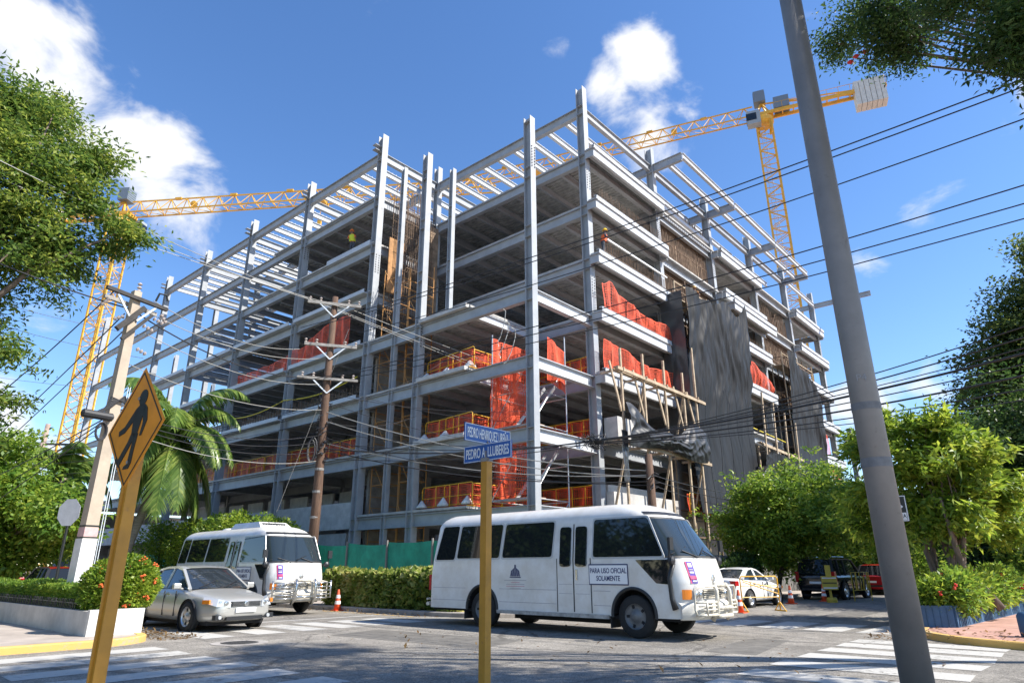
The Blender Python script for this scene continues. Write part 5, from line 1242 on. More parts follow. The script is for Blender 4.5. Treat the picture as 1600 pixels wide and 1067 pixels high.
L_LEFT = [(1.29, 22.31, 13.86, 2.04), (2.15, 22.76, 15.33, 1.5), (3.37, 22.73, 15.7, 1.25), (4.02, 20.81, 13.53, 1.21), (5.13, 21.11, 13.43, 0.69), (3.09, 20.74, 12.34, 1.75), (2.21, 22.52, 11.18, 2.4), (4.68, 20.68, 11.66, 1.35), (5.91, 20.95, 11.4, 0.85), (3.65, 21.34, 10.3, 1.57), (2.94, 22.76, 8.68, 1.65), (4.6, 21.97, 10.57, 1.08), (3.82, 21.07, 6.26, 0.77), (3.59, 21.85, 5.46, 0.86), (2.81, 22.19, 6.79, 1.38), (2.07, 21.5, 15.16, 0.86), (4.45, 21.94, 15.05, 0.63)]
L_HANG1 = [(12.16, 1.55, 11.85, 0.62), (11.96, 0.86, 10.99, 0.74), (12.98, 1.56, 11.63, 0.56), (12.7, 0.45, 11.67, 0.69), (12.62, 0.82, 10.76, 0.49), (12.7, 1.94, 12.71, 0.27), (11.95, 1.83, 10.52, 0.27)]
L_HANG2 = [(12.7, -0.31, 10.77, 0.82), (12.05, -0.7, 9.62, 0.85), (11.97, 0.09, 9.71, 0.4), (12.93, -0.45, 9.69, 0.46), (12.65, -1.15, 9.91, 1.2), (13.03, -0.75, 11.65, 1.08), (12.23, 0.06, 9.59, 0.28)]
L_BG1 = [(36.59, 0.09, 14.72, 1.35), (38.54, -0.96, 14.58, 2.15), (36.54, 0.97, 12.2, 1.63), (36.94, 0.0, 10.83, 2.6), (36.29, 2.44, 9.65, 1.77), (37.69, 3.85, 9.25, 1.5), (37.55, 1.53, 8.22, 2.65), (38.33, 4.62, 8.52, 1.12)]
L_BG2 = [(34.06, 2.68, 5.6, 1.88), (32.54, 1.76, 4.34, 2.23), (31.87, 2.45, 2.67, 2.18), (32.49, 0.87, 5.72, 2.96), (33.15, 3.0, 1.53, 1.51), (34.46, 2.96, 0.32, 1.28), (34.51, 2.4, 2.02, 1.29)]
L_R = [(20.58, 3.89, 4.17, 0.88), (20.83, 3.15, 4.3, 0.96), (20.89, 4.55, 3.56, 1.0), (20.89, 3.51, 3.22, 1.3), (22.49, 2.57, 3.89, 1.0), (22.6, 2.64, 2.85, 1.07), (21.02, 3.14, 2.13, 1.01), (22.4, 4.73, 2.58, 0.95), (21.43, 4.65, 4.73, 0.66), (22.16, 2.13, 3.3, 0.61), (21.11, 2.42, 4.42, 0.69)]
L_T1 = [(33.15, 13.42, 3.58, 1.54), (33.7, 11.77, 4.29, 1.74), (36.15, 10.98, 4.57, 1.82), (34.39, 12.86, 2.83, 1.78), (35.46, 11.29, 3.12, 1.94), (33.66, 9.24, 3.27, 1.49), (34.78, 8.6, 3.88, 1.37), (33.2, 14.01, 2.98, 0.97)]
L_T2 = [(47.0, 12.64, 3.2, 1.85), (49.78, 11.85, 5.34, 1.95), (48.22, 11.06, 3.19, 2.05), (50.52, 12.97, 2.07, 1.52), (45.73, 13.49, 2.8, 1.63), (46.55, 9.75, 2.36, 2.33), (51.36, 9.33, 2.03, 2.51)]
L_LOW = [(7.74, 38.84, 5.74, 1.83), (9.2, 38.85, 4.95, 1.72), (8.78, 39.35, 3.74, 1.7), (9.94, 36.92, 3.98, 1.21), (8.57, 40.48, 2.29, 1.86), (10.55, 39.32, 2.91, 1.28), (6.82, 40.42, 4.58, 2.44), (8.44, 37.97, 6.33, 1.07)]

tree('street_tree', 'tall feathery-leaved tree filling the upper left corner', [(x-.35, y+.3, z-.1, r*(.55 if i == 7 else 1.1 if i in (12, 13) else .80)) for i, (x, y, z, r) in enumerate(L_LEFT+[(4.05, 21.3, 7.4, .8), (3.2, 21.8, 4.6, .9)])], 1900, 34, .24, .18, .065, LF_ACACIA, (0.6, 24.0, .13), (2.2, 22.4, 7.0), .32, 11, nl=46, shell=.3, flat=.38)
HANG = [(x, y, z, r*.92) for x, y, z, r in L_HANG1]+[(x*.72, y*.72, (z-1.4)*.72+1.55, r*.60) for x, y, z, r in L_HANG2]
t = tree('overhanging_tree', 'dark leafy branches hanging into the upper right corner', [(x, y, z, r*.92) for x, y, z, r in HANG], 520, 46, .15, .085, .036, LF_DARK, (18.0, -4.2, .13), (16.2, -4.6, 8.0), .2, 12, nl=24, shell=.2, droop=.35)
P, Out, C = crown_points([(10.2, -1.9, 13.9, 1.6), (8.6, -.9, 12.6, 1.3), (11.5, -3.6, 13.0, 2.2), (7.0, -3.4, 12.6, 1.4), (10.7, -3.7, 10.6, 1.9), (11.8, -5.6, 9.6, 2.2), (8.8, -2.7, 9.9, 1.4), (5.4, -2.4, 10.3, 1.7), (6.5, -1.2, 11.5, 1.3), (9.5, -5, 9, 1.8)], 1150, 40, .32, 13, .2)
c = place('crown', leaves_mesh('crown', P-np.array((18.0, -4.2, .13)), .2, .09, LF_DARK, .55, .3, .06, 13, Out), t); c['kind'] = 'stuff'
fl = MB()
for q in ((12.0, 1.6, 10.75), (12.05, 1.45, 10.8), (11.9, 1.7, 10.6)): fl.lathe([(.005, -.05), (.06, 0), (.005, .05)], Vector(q)-Vector((18.0, -4.2, .13)), n=7)
fl.build('red_blossom', mat('blossom_red', (.6, .02, .02), .5), t)['kind'] = 'stuff'
tree('background_tree', 'tall dark tree behind the shrubs at the right edge', [(x+.4, y-.7, z, r*.9) for x, y, z, r in L_BG1[:5]+L_BG1[6:7]], 1500, 42, .36, .20, .10, LF_OLIVE, (38.5, -.6, .13), (37.6, .8, 6.0), .35, 14, group=None)
tree('background_tree', 'dense dark bushy tree at the right edge below the tall one', L_BG2, 1500, 42, .32, .19, .09, LF_DARK, (33.3, 1.0, .13), (33.2, 1.6, 2.5), .25, 15)
tree('frangipani_tree', 'bright green multi-trunk tree in the blue planter behind the grey post', [(x, y, z+.15, r*.92) for x, y, z, r in L_R if z > 2.4], 760, 32, .13, .25, .075, LF_LIME, (21.4, 2.35, .4), (21.3, 3.2, 1.9), .11, 16, flat=.75, shell=.6, up=.3, nl=30)
bm_ = MB()
for k in range(7):
    a = Vector((21.2+random.uniform(-.9, 1.3), 2.9+random.uniform(-.4, .9), .4)); q = a+Vector((random.uniform(-.5, .5), random.uniform(-.4, .4), 1.5)); e = q+Vector((random.uniform(-.8, .8), random.uniform(-.6, .6), 1.2))
    bm_.tube([a-Vector((21.4, 2.35, .4)), q-Vector((21.4, 2.35, .4)), e-Vector((21.4, 2.35, .4))], [.09, .07, .03], 7)
bm_.build('trunk', bark, [o for o in bpy.data.objects if o.name.startswith('frangipani')][0], True)
tree('street_tree', 'light green street tree in front of the grey corrugated fence', L_T1, 1150, 32, .27, .21, .10, LF_MID, (34.8, 12.9, .13), (34.9, 12.2, 2.2), .14, 17, shell=.4, up=.4, flat=.45)
tree('street_tree', 'further green street tree beside the green hoarding', L_T2, 1300, 32, .36, .24, .12, LF_MID, (48.5, 13.0, .13), (48.6, 12.2, 2.2), .14, 18, shell=.5)
tree('street_tree', 'yellow-green tree low at the left edge of the picture', [(x, y, z, r*.85) for x, y, z, r in L_LOW], 900, 34, .33, .26, .13, LF_MID, (7.4, 40.8, .13), (8.4, 39.8, 2.6), .2, 19, shell=.4)
# unseen trees added at left to darken window reflections; then trees closing the streets
for i, (x, y, z, r) in enumerate(((-6, 25, 6, 3.6), (-13, 30, 6.5, 4), (-9, 18, 5, 3.2), (-18, 24, 7, 4.5), (-3, 34, 6, 3.5))):
    tree('reflection_tree', 'dark round tree added out of view for window reflections, %s' % ('nearest the tall feathery tree', 'second row', 'closest to the crossing', 'farthest left', 'beside the low hedge')[i], [(x, y, z, r), (x+1.5, y-1, z+1.2, r*.7), (x-1, y+1.4, z-1, r*.7)], 420, 26, .6, .42, .24, LF_DARK, (x, y, .13), (x, y, z-2), .25, 30+i, group='unseen trees added for window reflections', nl=8)
for i, (x, y, z, r) in enumerate(((11, 120, 5, 5), (3, 105, 5, 5), (-6, 90, 5, 5), (20, 135, 6, 6), (-2, 66, 4.5, 3.5), (3.6, 52, 4, 2.6))):
    tree('distant_tree', 'distant green tree closing the left street, %s' % ('left of the farthest one', 'in front of the white house', 'behind the white house', 'the farthest one', 'beside the cream house', 'nearest the hedge')[i], [(x, y, z, r), (x+r*.6, y, z-1, r*.7), (x-r*.6, y, z-1, r*.7)], 380, 26, r*.16, .5, .28, LF_MID, (x, y, 0.1), (x, y, z-2), .25, 50+i, group='distant trees on the left', nl=6)
for i, (x, y, z, r) in enumerate(((95, 9, 5, 5), (80, 2, 4.5, 4), (60, 1.5, 4, 3), (120, 16, 6, 6), (75, 14.5, 4, 3), (62, 13.6, 3.6, 2.4), (48, 1.0, 3.6, 2.8), (110, 2, 6, 6))):
    tree('distant_tree', 'distant green tree closing the right street, %s' % ('at the end of the road', 'on the right pavement', 'second on the right pavement', 'beyond the grey house', 'on the left pavement', 'next to the green hoarding', 'nearest on the right pavement', 'farthest on the right')[i], [(x, y, z, r), (x+r*.6, y, z-1, r*.7), (x-r*.6, y, z-1, r*.7)], 380, 26, r*.16, .45, .25, LF_DARK, (x, y, 0.1), (x, y, z-2), .25, 70+i, group='distant trees on the right', nl=6)
# --- clipped hedges and bushes: shell of leaves over a box or ball
def box_leaves(name, label, lo, hi, n, ll, lw, mt, seed, cat='hedge', bump=.12, up=.3, lab2=None):
    g = np.random.default_rng(seed); lo, hi = np.array(lo), np.array(hi); t = thing(name, label, cat, tuple(((lo+hi)/2*[1, 1, 0]+[0, 0, lo[2]]))); o_ = np.array(t.location)
    P = lo+(hi-lo)*g.uniform(0, 1, (n, 3)); f = g.integers(0, 5, n); S = hi-lo
    wts = np.array([S[1]*S[2], S[1]*S[2], S[0]*S[2], S[0]*S[2], S[0]*S[1]*1.3]); f = g.choice(5, n, p=wts/wts.sum())
    nrm = np.zeros((n, 3))
    for k, (ax, v) in enumerate(((0, 0), (0, 1), (1, 0), (1, 1), (2, 1))):
        m_ = f == k; P[m_, ax] = (lo, hi)[v][ax]; nrm[m_, ax] = 1 if v else -1
    ph = np.sin(P[:, 0]*2.1+P[:, 1]*1.7)*np.cos(P[:, 1]*2.9+P[:, 2]*3.1)
    P += nrm*(ph[:, None]*bump-g.exponential(bump*.9, n)[:, None])
    c = place('foliage', leaves_mesh('foliage', P-o_, ll, lw, mt, up, 0, .05, seed, nrm*.9), t); c['kind'] = 'stuff'
    b = MB(); k = int(max(S[0], S[1])/.22)
    for i in range(k):
        x = lo[0]+S[0]*g.uniform(.25, .75); y = lo[1]+S[1]*g.uniform(.02, .98); b.bar(Vector((x, y, lo[2]))-Vector(o_), Vector((x+g.uniform(-.2, .2), y+g.uniform(-.2, .2), hi[2]-.2))-Vector(o_), .03)
    s = b.build('stem', bark, t); s['kind'] = 'stuff'
    return t
box_leaves('hedge', 'clipped sea-grape hedge in front of the green hoarding beside the minibus', (15.35, 15.9, .13), (16.35, 23.0, 1.26), 9500, .20, .18, LF_GRAPE, 81)
box_leaves('planter_hedge', 'low clipped hedge in the long planter at the left edge', (5.35, 17.6, .5), (6.1, 30, 1.08), 42000, .075, .035, LF_MID, 82, bump=.07)
def ball_leaves(name, label, lobes, n, ll, lw, mt, seed, base, cat='bush', flowers=0, fm=None, depth=.12):
    g = np.random.default_rng(seed); A = np.array(lobes, float); t = thing(name, label, cat, base); o_ = np.array(base)
    w = A[:, 3]**2; k = g.choice(len(A), n, p=w/w.sum()); d = g.normal(size=(n, 3)); d /= np.linalg.norm(d, axis=1)[:, None]
    R_ = A[k, 3]*(1+.06*np.sin(d[:, 0]*9)*np.cos(d[:, 2]*8)-g.exponential(depth, n)); P = A[k, :3]+d*R_[:, None]
    c = place('foliage', leaves_mesh('foliage', P-o_, ll, lw, mt, .15, 0, .05, seed, d*1.0), t); c['kind'] = 'stuff'
    b = MB()
    for i in range(8): q = A[g.integers(len(A)), :3]; b.tube([Vector((0, 0, 0)), Vector(q-o_)], [.05, .02], 6)
    s = b.build('stem', bark, t); s['kind'] = 'stuff'
    for i in range(flowers):
        b = MB(); kk = g.integers(len(A)); dd = g.normal(size=3)*.62-np.array(base)*[1, 1, 0]/np.hypot(base[0], base[1])*1.0; dd /= np.linalg.norm(dd); c0 = A[kk, :3]+dd*A[kk, 3]*1.03-o_
        for q in range(9):
            e = c0+g.normal(size=3)*.035; b.lathe([(.004, -.02), (.028, 0), (.004, .02)], tuple(e), n=5)
        b.build('flower', fm, t)
    return t
orange_fl = mat('flower_orange', (.72, .13, .03), .6); red_fl = mat('flower_red', (.62, .035, .025), .6)
ball_leaves('round_bush', 'round clipped lime bush with orange flowers at the planter end', [(6.0, 16.6, 1.08, .62), (5.72, 16.72, 1.02, .60), (5.95, 16.85, 1.2, .52)], 17000, .085, .042, LF_LIME, 83, (5.8, 16.8, .5), flowers=22, fm=orange_fl)
for i, (x, y, z, r) in enumerate(((17.3, 29.5, 2.3, 1.15), (17.4, 31.6, 2.6, 1.3), (17.2, 34, 2.8, 1.45), (17.5, 36.8, 2.8, 1.5), (17.3, 39.6, 2.7, 1.5), (16.8, 42.5, 2.6, 1.6))):
    ball_leaves('roadside_shrub', 'leafy roadside shrub behind the parked minibus, %s from the wooden pole' % ('first', 'second', 'third', 'fourth', 'fifth', 'sixth')[i], [(x, y, z, r), (x+.4, y+.6, z+.5, r*.6), (x-.3, y-.7, z+.45, r*.55), (x, y+.2, z+.95, r*.42), (x, y, z-.9, r*.8)], 5200, .17, .085, LF_LIME if i % 2 == 0 else LF_MID, 90+i, (x, y, .13), flowers=0, depth=.22)
    bpy.context.view_layer.update()
for i, o in enumerate([o for o in bpy.data.objects if o.name.startswith('roadside_shrub')]): o['group'] = 'roadside shrubs behind the parked minibus'
for i, (x, y, z, r, nf) in enumerate(((19.2, 2.85, .85, .52, 3), (20.4, 2.85, .85, .52, 3), (21.9, 2.6, .85, .52, 4), (23.4, 2.55, .9, .55, 4), (25.0, 2.6, .9, .6, 3), (18.9, 3.2, .75, .42, 2))):
    ball_leaves('planter_shrub', 'loose red-flowered shrub in the blue planter, %s' % ('second from the near corner', 'third from the near corner', 'fourth from the near corner', 'fifth from the near corner', 'farthest from the near corner', 'at the near corner')[i], [(x, y, z, r), (x+.4, y+.1, z+.2, r*.7), (x-.4, y+.1, z+.1, r*.7)], 1500, .15, .06, LF_LIME if i % 2 else LF_MID, 110+i, (x, y, .35), flowers=nf, fm=red_fl, depth=.35)['group'] = 'flowering shrubs in the blue planter'
ball_leaves('large_shrub', 'dark glossy shrub beside the white parked car', [(31.2, 13.3, 1.0, .9), (32.2, 13.4, 1.2, .9), (30.3, 13.3, .9, .7)], 4000, .2, .1, LF_DARK, 120, (31.2, 13.3, .13), depth=.2)
ball_leaves('edge_shrub', 'olive shrub at the lower right edge by the blue planter', [(27.5, 1.6, 1.2, 1.0), (28.4, 1.9, 1.9, 1.1), (29, 1.4, 1.0, 1.2), (27.8, 2.0, 2.5, .8)], 8000, .15, .07, LF_MID, 121, (28.3, 1.5, .13), depth=.25)
# --- palms
def palm(name, label, base, top, fr, L, seed, r=.22):
    t = thing(name, label, 'palm', base); o_ = Vector(base); top = Vector(top)-o_; g = random.Random(seed)
    b = MB(); b.tube([(0, 0, 0), top*.35+Vector((.05, .05, 0)), top*.7, top], [r*1.35, r, r*.85, r*.75], 12); b.build('trunk', mat('palm_trunk', (.30, .26, .21), .9, 0, .3, 4, .5, 10, stretch=(.6, .6, 6)), t, True)
    for k in range(fr):
        az = 2*math.pi*k/fr+g.uniform(-.2, .2); el = R(g.choice((72, 55, 35, 15, -10, -30)) + g.uniform(-8, 8)); ll = L*g.uniform(.85, 1.1); n = 22
        P = [top.copy()]; d = Vector((math.cos(az)*math.cos(el), math.sin(az)*math.cos(el), math.sin(el)))
        for i in range(n):
            d = (d+Vector((0, 0, -.10-.07*(i/n)))).normalized(); P.append(P[-1]+d*ll/n)
        b = MB(); b.tube(P, [.05*(1-i/(n+1))+.008 for i in range(n+1)], 5)
        for i in range(3, n+1):
            tg = (P[i]-P[i-1]).normalized(); side = tg.cross(Vector((0, 0, 1))).normalized(); lw = ll*.24*math.sin(math.pi*min(1, (i/n)*.86+.10))+.15
            for q in (0, .34, .67):
                p = P[i-1].lerp(P[i], q)
                for s in (-1, 1):
                    dd = (side*s*.85+tg*.55+Vector((0, 0, -.45-.5*g.random()))).normalized(); e = p+dd*lw*g.uniform(.85, 1.15); m_ = p.lerp(e, .45)+Vector((0, 0, .06)); wd = tg*.085
                    b.add([p-wd*.5, m_-wd, e+Vector((0, 0, -.12)), m_+wd, p+wd*.5], [(0, 1, 3, 4), (1, 2, 3)])
        b.build('frond', LF_PALM, t)
    b = MB()
    for k in range(40): a = g.uniform(0, 6.28); q = top+Vector((.25*math.cos(a), .25*math.sin(a), -.1)); b.tube([q, q+Vector((.3*math.cos(a), .3*math.sin(a), -.5)), q+Vector((.25*math.cos(a), .25*math.sin(a), -1.6*g.random()-.4))], .018, 4)
    s = b.build('dry_fibre', mat('dry_palm', (.40, .29, .17), .9), t); s['kind'] = 'stuff'
    return t
palm('palm_tree', 'large palm with drooping fronds in front of the building behind the sign', (13.6, 40.4, .13), (15.6, 40.1, 8.8), 30, 5.5, 5, .24)
palm('palm_tree', 'smaller palm at the left edge behind the yellow-green tree', (9.6, 47.0, .13), (12.2, 46.3, 6.6), 15, 3.9, 6, .22)
palm('palm_tree', 'palm crown among the dark trees at the right edge', (41.5, 1.0, .13), (41.3, 1.7, 10.2), 13, 4.0, 7, .2)
palm('palm_tree', 'low palm showing between the dark trees at far right', (35.5, .4, .13), (35.6, 1.2, 6.2), 12, 3.0, 8, .16)

# fallen leaves along the kerbs
g_ = np.random.default_rng(5); LP = []
for (x0, x1, y0, y1, n_) in ((6.3, 7.3, 15.3, 19, 420), (14.3, 15.0, 16, 24, 200), (15.7, 18, .5, 3.4, 160), (16.0, 24, 3.7, 4.3, 300), (8.6, 15, 2, 13, 120), (24, 40, 12.0, 12.5, 200)):
    LP.append(np.stack([g_.uniform(x0, x1, n_), g_.uniform(y0, y1, n_), np.full(n_, .012)], 1))
LP = np.concatenate(LP); LP[(LP[:, 0] > 15.6) & (LP[:, 1] < 3.5), 2] = .13; LP[(LP[:, 0] < 6.2) & (LP[:, 1] > 14.9), 2] = .13
o = place('leaf_litter', leaves_mesh('leaf_litter', LP, .10, .05, leafmat('leaf_dry', (.08, .05, .02), (.16, .10, .04), (.30, .20, .08)), .93, 0, .05, 9)); o['kind'] = 'stuff'; o['label'] = 'dry fallen leaves scattered along the kerbs'; o['category'] = 'leaves'
# ------------------------------------------------------------------ planters, hoardings
plw = mat('planter_white', (0.62, 0.60, 0.56), 0.8, 0, 0.14, 2.0, 0.15, 20)
t = thing('planter', 'long low white-painted planter along the left pavement', 'planter', (5.68, 16.0, .118))
MB().b2((-.53, 0, 0), (.53, .14, .50)).build('end_wall', plw, t); MB().b2((-.53, .14, 0), (-.40, 14.4, .47)).build('side_wall', concrete_pale, t); MB().b2((.40, .14, 0), (.53, 14.4, .47)).build('side_wall', plw, t); MB().b2((-.40, .14, 0), (.40, 14.4, .40)).build('soil', soil_m, t)
rl = MB(); y = 1.2
while y < 14.2:
    rl.bar((-.46, y, .46), (-.46+random.uniform(-.02, .02), y+random.uniform(-.02, .02), .68), .016); y += .09
rl.bar((-.46, 1.1, .60), (-.46, 14.3, .60), .018)
rl.build('spike_rail', blackp, t)['kind'] = 'stuff'
plb = mat('planter_blue', (0.035, 0.10, 0.19), 0.6, 0, 0.18, 3, 0.1, 20)
t = thing('planter', 'long blue-painted planter on the right pavement', 'planter', (18.25, 3.6, .118))
path = [Vector((0, 0, 0)), Vector((.35, -.62, 0)), Vector((9.6, -1.35, 0)), Vector((14, -1.7, 0))]; back = [Vector((0, 0, 0)), Vector((14, -.1, 0))]
for a, c in list(zip(path, path[1:]))+[(back[0], back[1])]:
    L_ = (c-a).length; n = max(1, int(L_/1.15))
    for k in range(n):
        p, q = a.lerp(c, k/n), a.lerp(c, (k+1)/n); w_ = MB().bar(p+Vector((0, 0, .23)), q+Vector((0, 0, .23))-(q-p).normalized()*.012, .12, .46).build('wall_panel', plb, t)
        d = (q-p).normalized(); nn = Vector((d.y, -d.x, 0)) if a is not back[0] or c is not back[1] else Vector((-d.y, d.x, 0)); m_ = int((q-p).length/.13)
        rb = MB()
        for j in range(1, m_): s_ = p+d*(q-p).length*j/m_; rb.box(s_+Vector((0, 0, .22))+nn*.066, (.012, .012, .40))
        if rb.v: rb.build('rib', plb, w_)['kind'] = 'stuff'
MB().add([(.1, -.1, .36), (.4, -.55, .36), (9.6, -1.28, .36), (14, -1.62, .36), (14, -.15, .36)], [(0, 1, 2, 3, 4)]).build('soil', soil_m, t)
t = thing('bollard', 'round blue bollard at the right edge of the pavement', 'bollard', (17.0, 1.5, .118)); MB().lathe([(.16, 0), (.17, .1), (.17, .38), (.12, .45), (.01, .46)], n=18).build('body', plb, t, True)
greenf = mat('hoarding_green', (0.02, 0.30, 0.19), 0.7, 0, 0.25, 1.5); greenf2 = mat('hoarding_green_bright', (0.01, 0.23, 0.07), 0.6, 0, 0.15, 2)
def hoarding(name, label, pts, z1, m, seg, wave=.05, seed=1, top_j=.05, post=True):
    t = thing(name, label, 'fence', pts[0]); o_ = Vector(pts[0]); g = random.Random(seed)
    for a, c in zip(pts, pts[1:]):
        a, c = Vector(a), Vector(c); n = max(1, round((c-a).length/seg)); d = (c-a).normalized(); nn = Vector((-d.y, d.x, 0))
        for k in range(n):
            p, q = a.lerp(c, k/n)-o_, a.lerp(c, (k+1)/n)-o_; j0, j1 = g.uniform(-top_j, top_j), g.uniform(-top_j, top_j); ph = g.uniform(0, 6)
            def fn(u, v): return p.lerp(q, u)+Vector((0, 0, (z1+j0*(1-u)+j1*u-.06*math.sin(math.pi*u)*(top_j > .03))*v))+nn*wave*math.sin(u*9+ph+v*2)*math.sin(math.pi*u)
            MB().grid(fn, 10, 4).build('panel', m, t)
            if post: MB().bar(p+nn*.05, p+nn*.05+Vector((0, 0, z1+.1)), .07).build('post', galvp if m != greenf2 else greenf2, t)
    return t
hoarding('construction_hoarding', 'green cloth construction fence behind the clipped hedge', [(18.5, 17.5, .118), (18.5, 52, .118)], 2.35, greenf, 3.0, .06, 3, .08)
corr = mat('corrugated_metal', (0.30, 0.29, 0.27), 0.5, 0.4, 0.3, 1.2)
t = thing('corrugated_fence', 'grey corrugated metal fence behind the white parked car', 'fence', (22.5, 14.5, .118))
for k in range(20):
    x0 = k*1.1; w_ = 1.08; h_ = 1.85+random.uniform(-.05, .05); n = 14
    MB().grid(lambda u, v: (x0+u*w_, .025*math.sin(u*14*math.pi)*1.0, h_*v), 42, 1).build('sheet', corr, t)
hoarding('green_hoarding', 'bright green site hoarding behind the black sport utility vehicle', [(44.8, 14.4, .118), (66, 14.4, .118)], 2.25, greenf2, 2.4, .0, 4, .0)
# ------------------------------------------------------------------ crowd barriers and safety netting on the floors
def ribbon_net(b, fn, nu, nv, w=.02, jit=.03, seed=1, keep=.94, pitch=.062):
    """plastic debris mesh: fine vertical and horizontal strands, bunched and wavy"""
    g = random.Random(seed); L_ = sum((Vector(fn((i+1)/8, .5))-Vector(fn(i/8, .5))).length for i in range(8)); H_ = (Vector(fn(.3, 1))-Vector(fn(.3, 0))).length
    n = max(6, int(L_/pitch)); m_ = max(5, int(H_/.10)); d = (Vector(fn(1, .5))-Vector(fn(0, .5))).normalized(); nn = Vector((-d.y, d.x, 0)) if abs(d.z) < .9 else Vector((1, 0, 0))
    a1, a2, a3 = g.uniform(0, 6), g.uniform(0, 6), g.uniform(0, 6)
    def pt(u, v):
        u2 = min(1, max(0, u+.35/L_*math.sin(u*L_*2.1+a1+v*1.5)*.35+.12/L_*math.sin(u*L_*6+a2)))
        return Vector(fn(u2, v))+nn*(.05*math.sin(u*L_*3.3+v*3+a3)+.025*math.sin(u*L_*8+a1))
    for i in range(n+1):
        if g.random() < .06: continue
        wi = w*g.uniform(.7, 1.5); P = []; sg = 6
        for k in range(sg+1): p = pt(i/n, k/sg); P += [p-d*wi/2, p+d*wi/2]
        b.add(P, [(2*k, 2*k+1, 2*k+3, 2*k+2) for k in range(sg)])
    for j in range(m_+1):
        P = []; q = max(6, n//3); hw = .008 if 0 < j < m_ else .02
        for k in range(q+1): p = pt(k/q, j/m_)+Vector((0, 0, .015*math.sin(k*1.1+j*2))); P += [p-Vector((0, 0, hw)), p+Vector((0, 0, hw))]
        b.add(P, [(2*k, 2*k+1, 2*k+3, 2*k+2) for k in range(q)])
netD = netR
def barrier_proto():
    t = thing('crowd_barrier', 'x', 'barrier'); L_, H_ = 2.15, 1.12
    b = MB(); r = .026
    b.tube([(0, 0, .02), (0, 0, H_-.08), (.08, 0, H_), (L_-.08, 0, H_), (L_, 0, H_-.08), (L_, 0, .02)], r, 6); b.build('frame', barY, t, True)
    MB().tube([(0, 0, .55), (L_, 0, .55)], .02, 6).build('mid_rail', barY, t); MB().tube([(0, 0, .14), (L_, 0, .14)], .02, 6).build('bottom_rail', barY, t)
    MB().tube([(L_/2, 0, .14), (L_/2, 0, H_)], .02, 6).build('centre_post', barY, t)
    for x in (.12, L_-.12): MB().bar((x, -.25, .015), (x, .25, .015), .05, .03).build('foot', barY, t)
    b = MB(); ribbon_net(b, lambda u, v: (.03+u*(L_-.06), .11+.02*math.sin(u*11+v*3), .06+v*1.0), 24, 4, .03, seed=5); o = b.build('net', netR, t); o['kind'] = 'stuff'
    return t
BP = barrier_proto(); BP_used = False
def run(a, b_, label, group):
    global BP_used
    a, b_ = Vector(a), Vector(b_); n = max(1, round((b_-a).length/2.2)); d = (b_-a).normalized(); ang = math.atan2(d.y, d.x); g = random.Random(int(a.x*97+a.z*31))
    for k in range(n):
        o = BP if not BP_used else copy_tree(BP); BP_used = True
        o.location = a+d*((b_-a).length*k/n)+Vector((g.uniform(-.05, .05), g.uniform(-.05, .05), 0)); o.rotation_euler = (0, 0, ang+g.uniform(-.06, .06))
        o['label'] = label+(', %s from left' % ORD[k] if n > 1 else ''); o['group'] = group
ORD = ['first', 'second', 'third', 'fourth', 'fifth', 'sixth', 'seventh', 'eighth', 'ninth', 'tenth', 'eleventh', 'twelfth', 'thirteenth', 'fourteenth']
FL = ('ground parking deck', 'second deck', 'third deck')
for li, nm in zip((0, 1, 2), ('lowest open deck', 'second open deck', 'third open deck')):
    z = LV[li]+.21
    run((22.75, 26.0, z), (22.6, 22.55, z), 'netted yellow barrier at street edge of the %s' % nm, 'barriers around the open corner bay')
    run((22.8, 22.5, z), (27.0, 22.5, z), 'netted yellow barrier facing the corner bay on the %s' % nm, 'barriers around the open corner bay')
    run((27.75, 22.2, z), (27.75, 18.6, z), 'netted yellow barrier behind the scaffold tower on the %s' % nm, 'barriers around the open corner bay')
run((22.75, 55.5, LV[1]+.21), (22.75, 31.6, LV[1]+.21), 'shaded red-netted barrier on first deck of left wing', 'barriers along the left wing')
run((22.75, 82.0, LV[1]+.21), (22.75, 76.0, LV[1]+.21), 'small netted barrier at the far end of the left wing', 'barriers along the left wing')
run((34.2, 16.9, LV[0]+.21), (43.2, 16.9, LV[0]+.21), 'orange netted barrier on the ledge under the black sheeting', 'barriers along the right ledge')
def safety_net(label, fn, nu, nv, loc, seed=1, w=.05):
    b = MB(); ribbon_net(b, fn, nu, nv, .03, seed=seed)
    o = b.build('safety_net', netR, None, org=loc, loc=loc); return tag(o, label, 'net')
safety_net('orange safety net sagging along the fourth balcony of the right facade', lambda u, v: (27.6+8.0*u, 17.52+.06*math.sin(u*13), LV[3]+.36+v*(1.45-.75*u**.6+.12*math.sin(u*9)+.45*math.exp(-((u-.1)/.06)**2))), 90, 6, (27.6, 17.5, LV[3]+.36), 1)
safety_net('orange safety net along the third balcony above the timber scaffold', lambda u, v: (27.3+8.2*u, 17.5+.05*math.sin(u*15), LV[2]+.36+v*(1.4-.25*u+.18*math.sin(u*7+1))), 90, 6, (27.3, 17.5, LV[2]+.36), 2)
safety_net('orange net bulging over the balcony between the two black sheets', lambda u, v: (44.8+7.0*u, 17.45-.2*math.sin(math.pi*v), LV[3]+.36+v*(.3+1.5*math.sin(math.pi*(1-u)*.62+.2))), 70, 6, (44.8, 17.4, LV[3]+.36), 3)
safety_net('small orange net at the far right end of the upper floor', lambda u, v: (62+2.5*u, 17.4, LV[2]+.36+v*1.8), 24, 5, (62, 17.4, LV[2]+.36), 4)
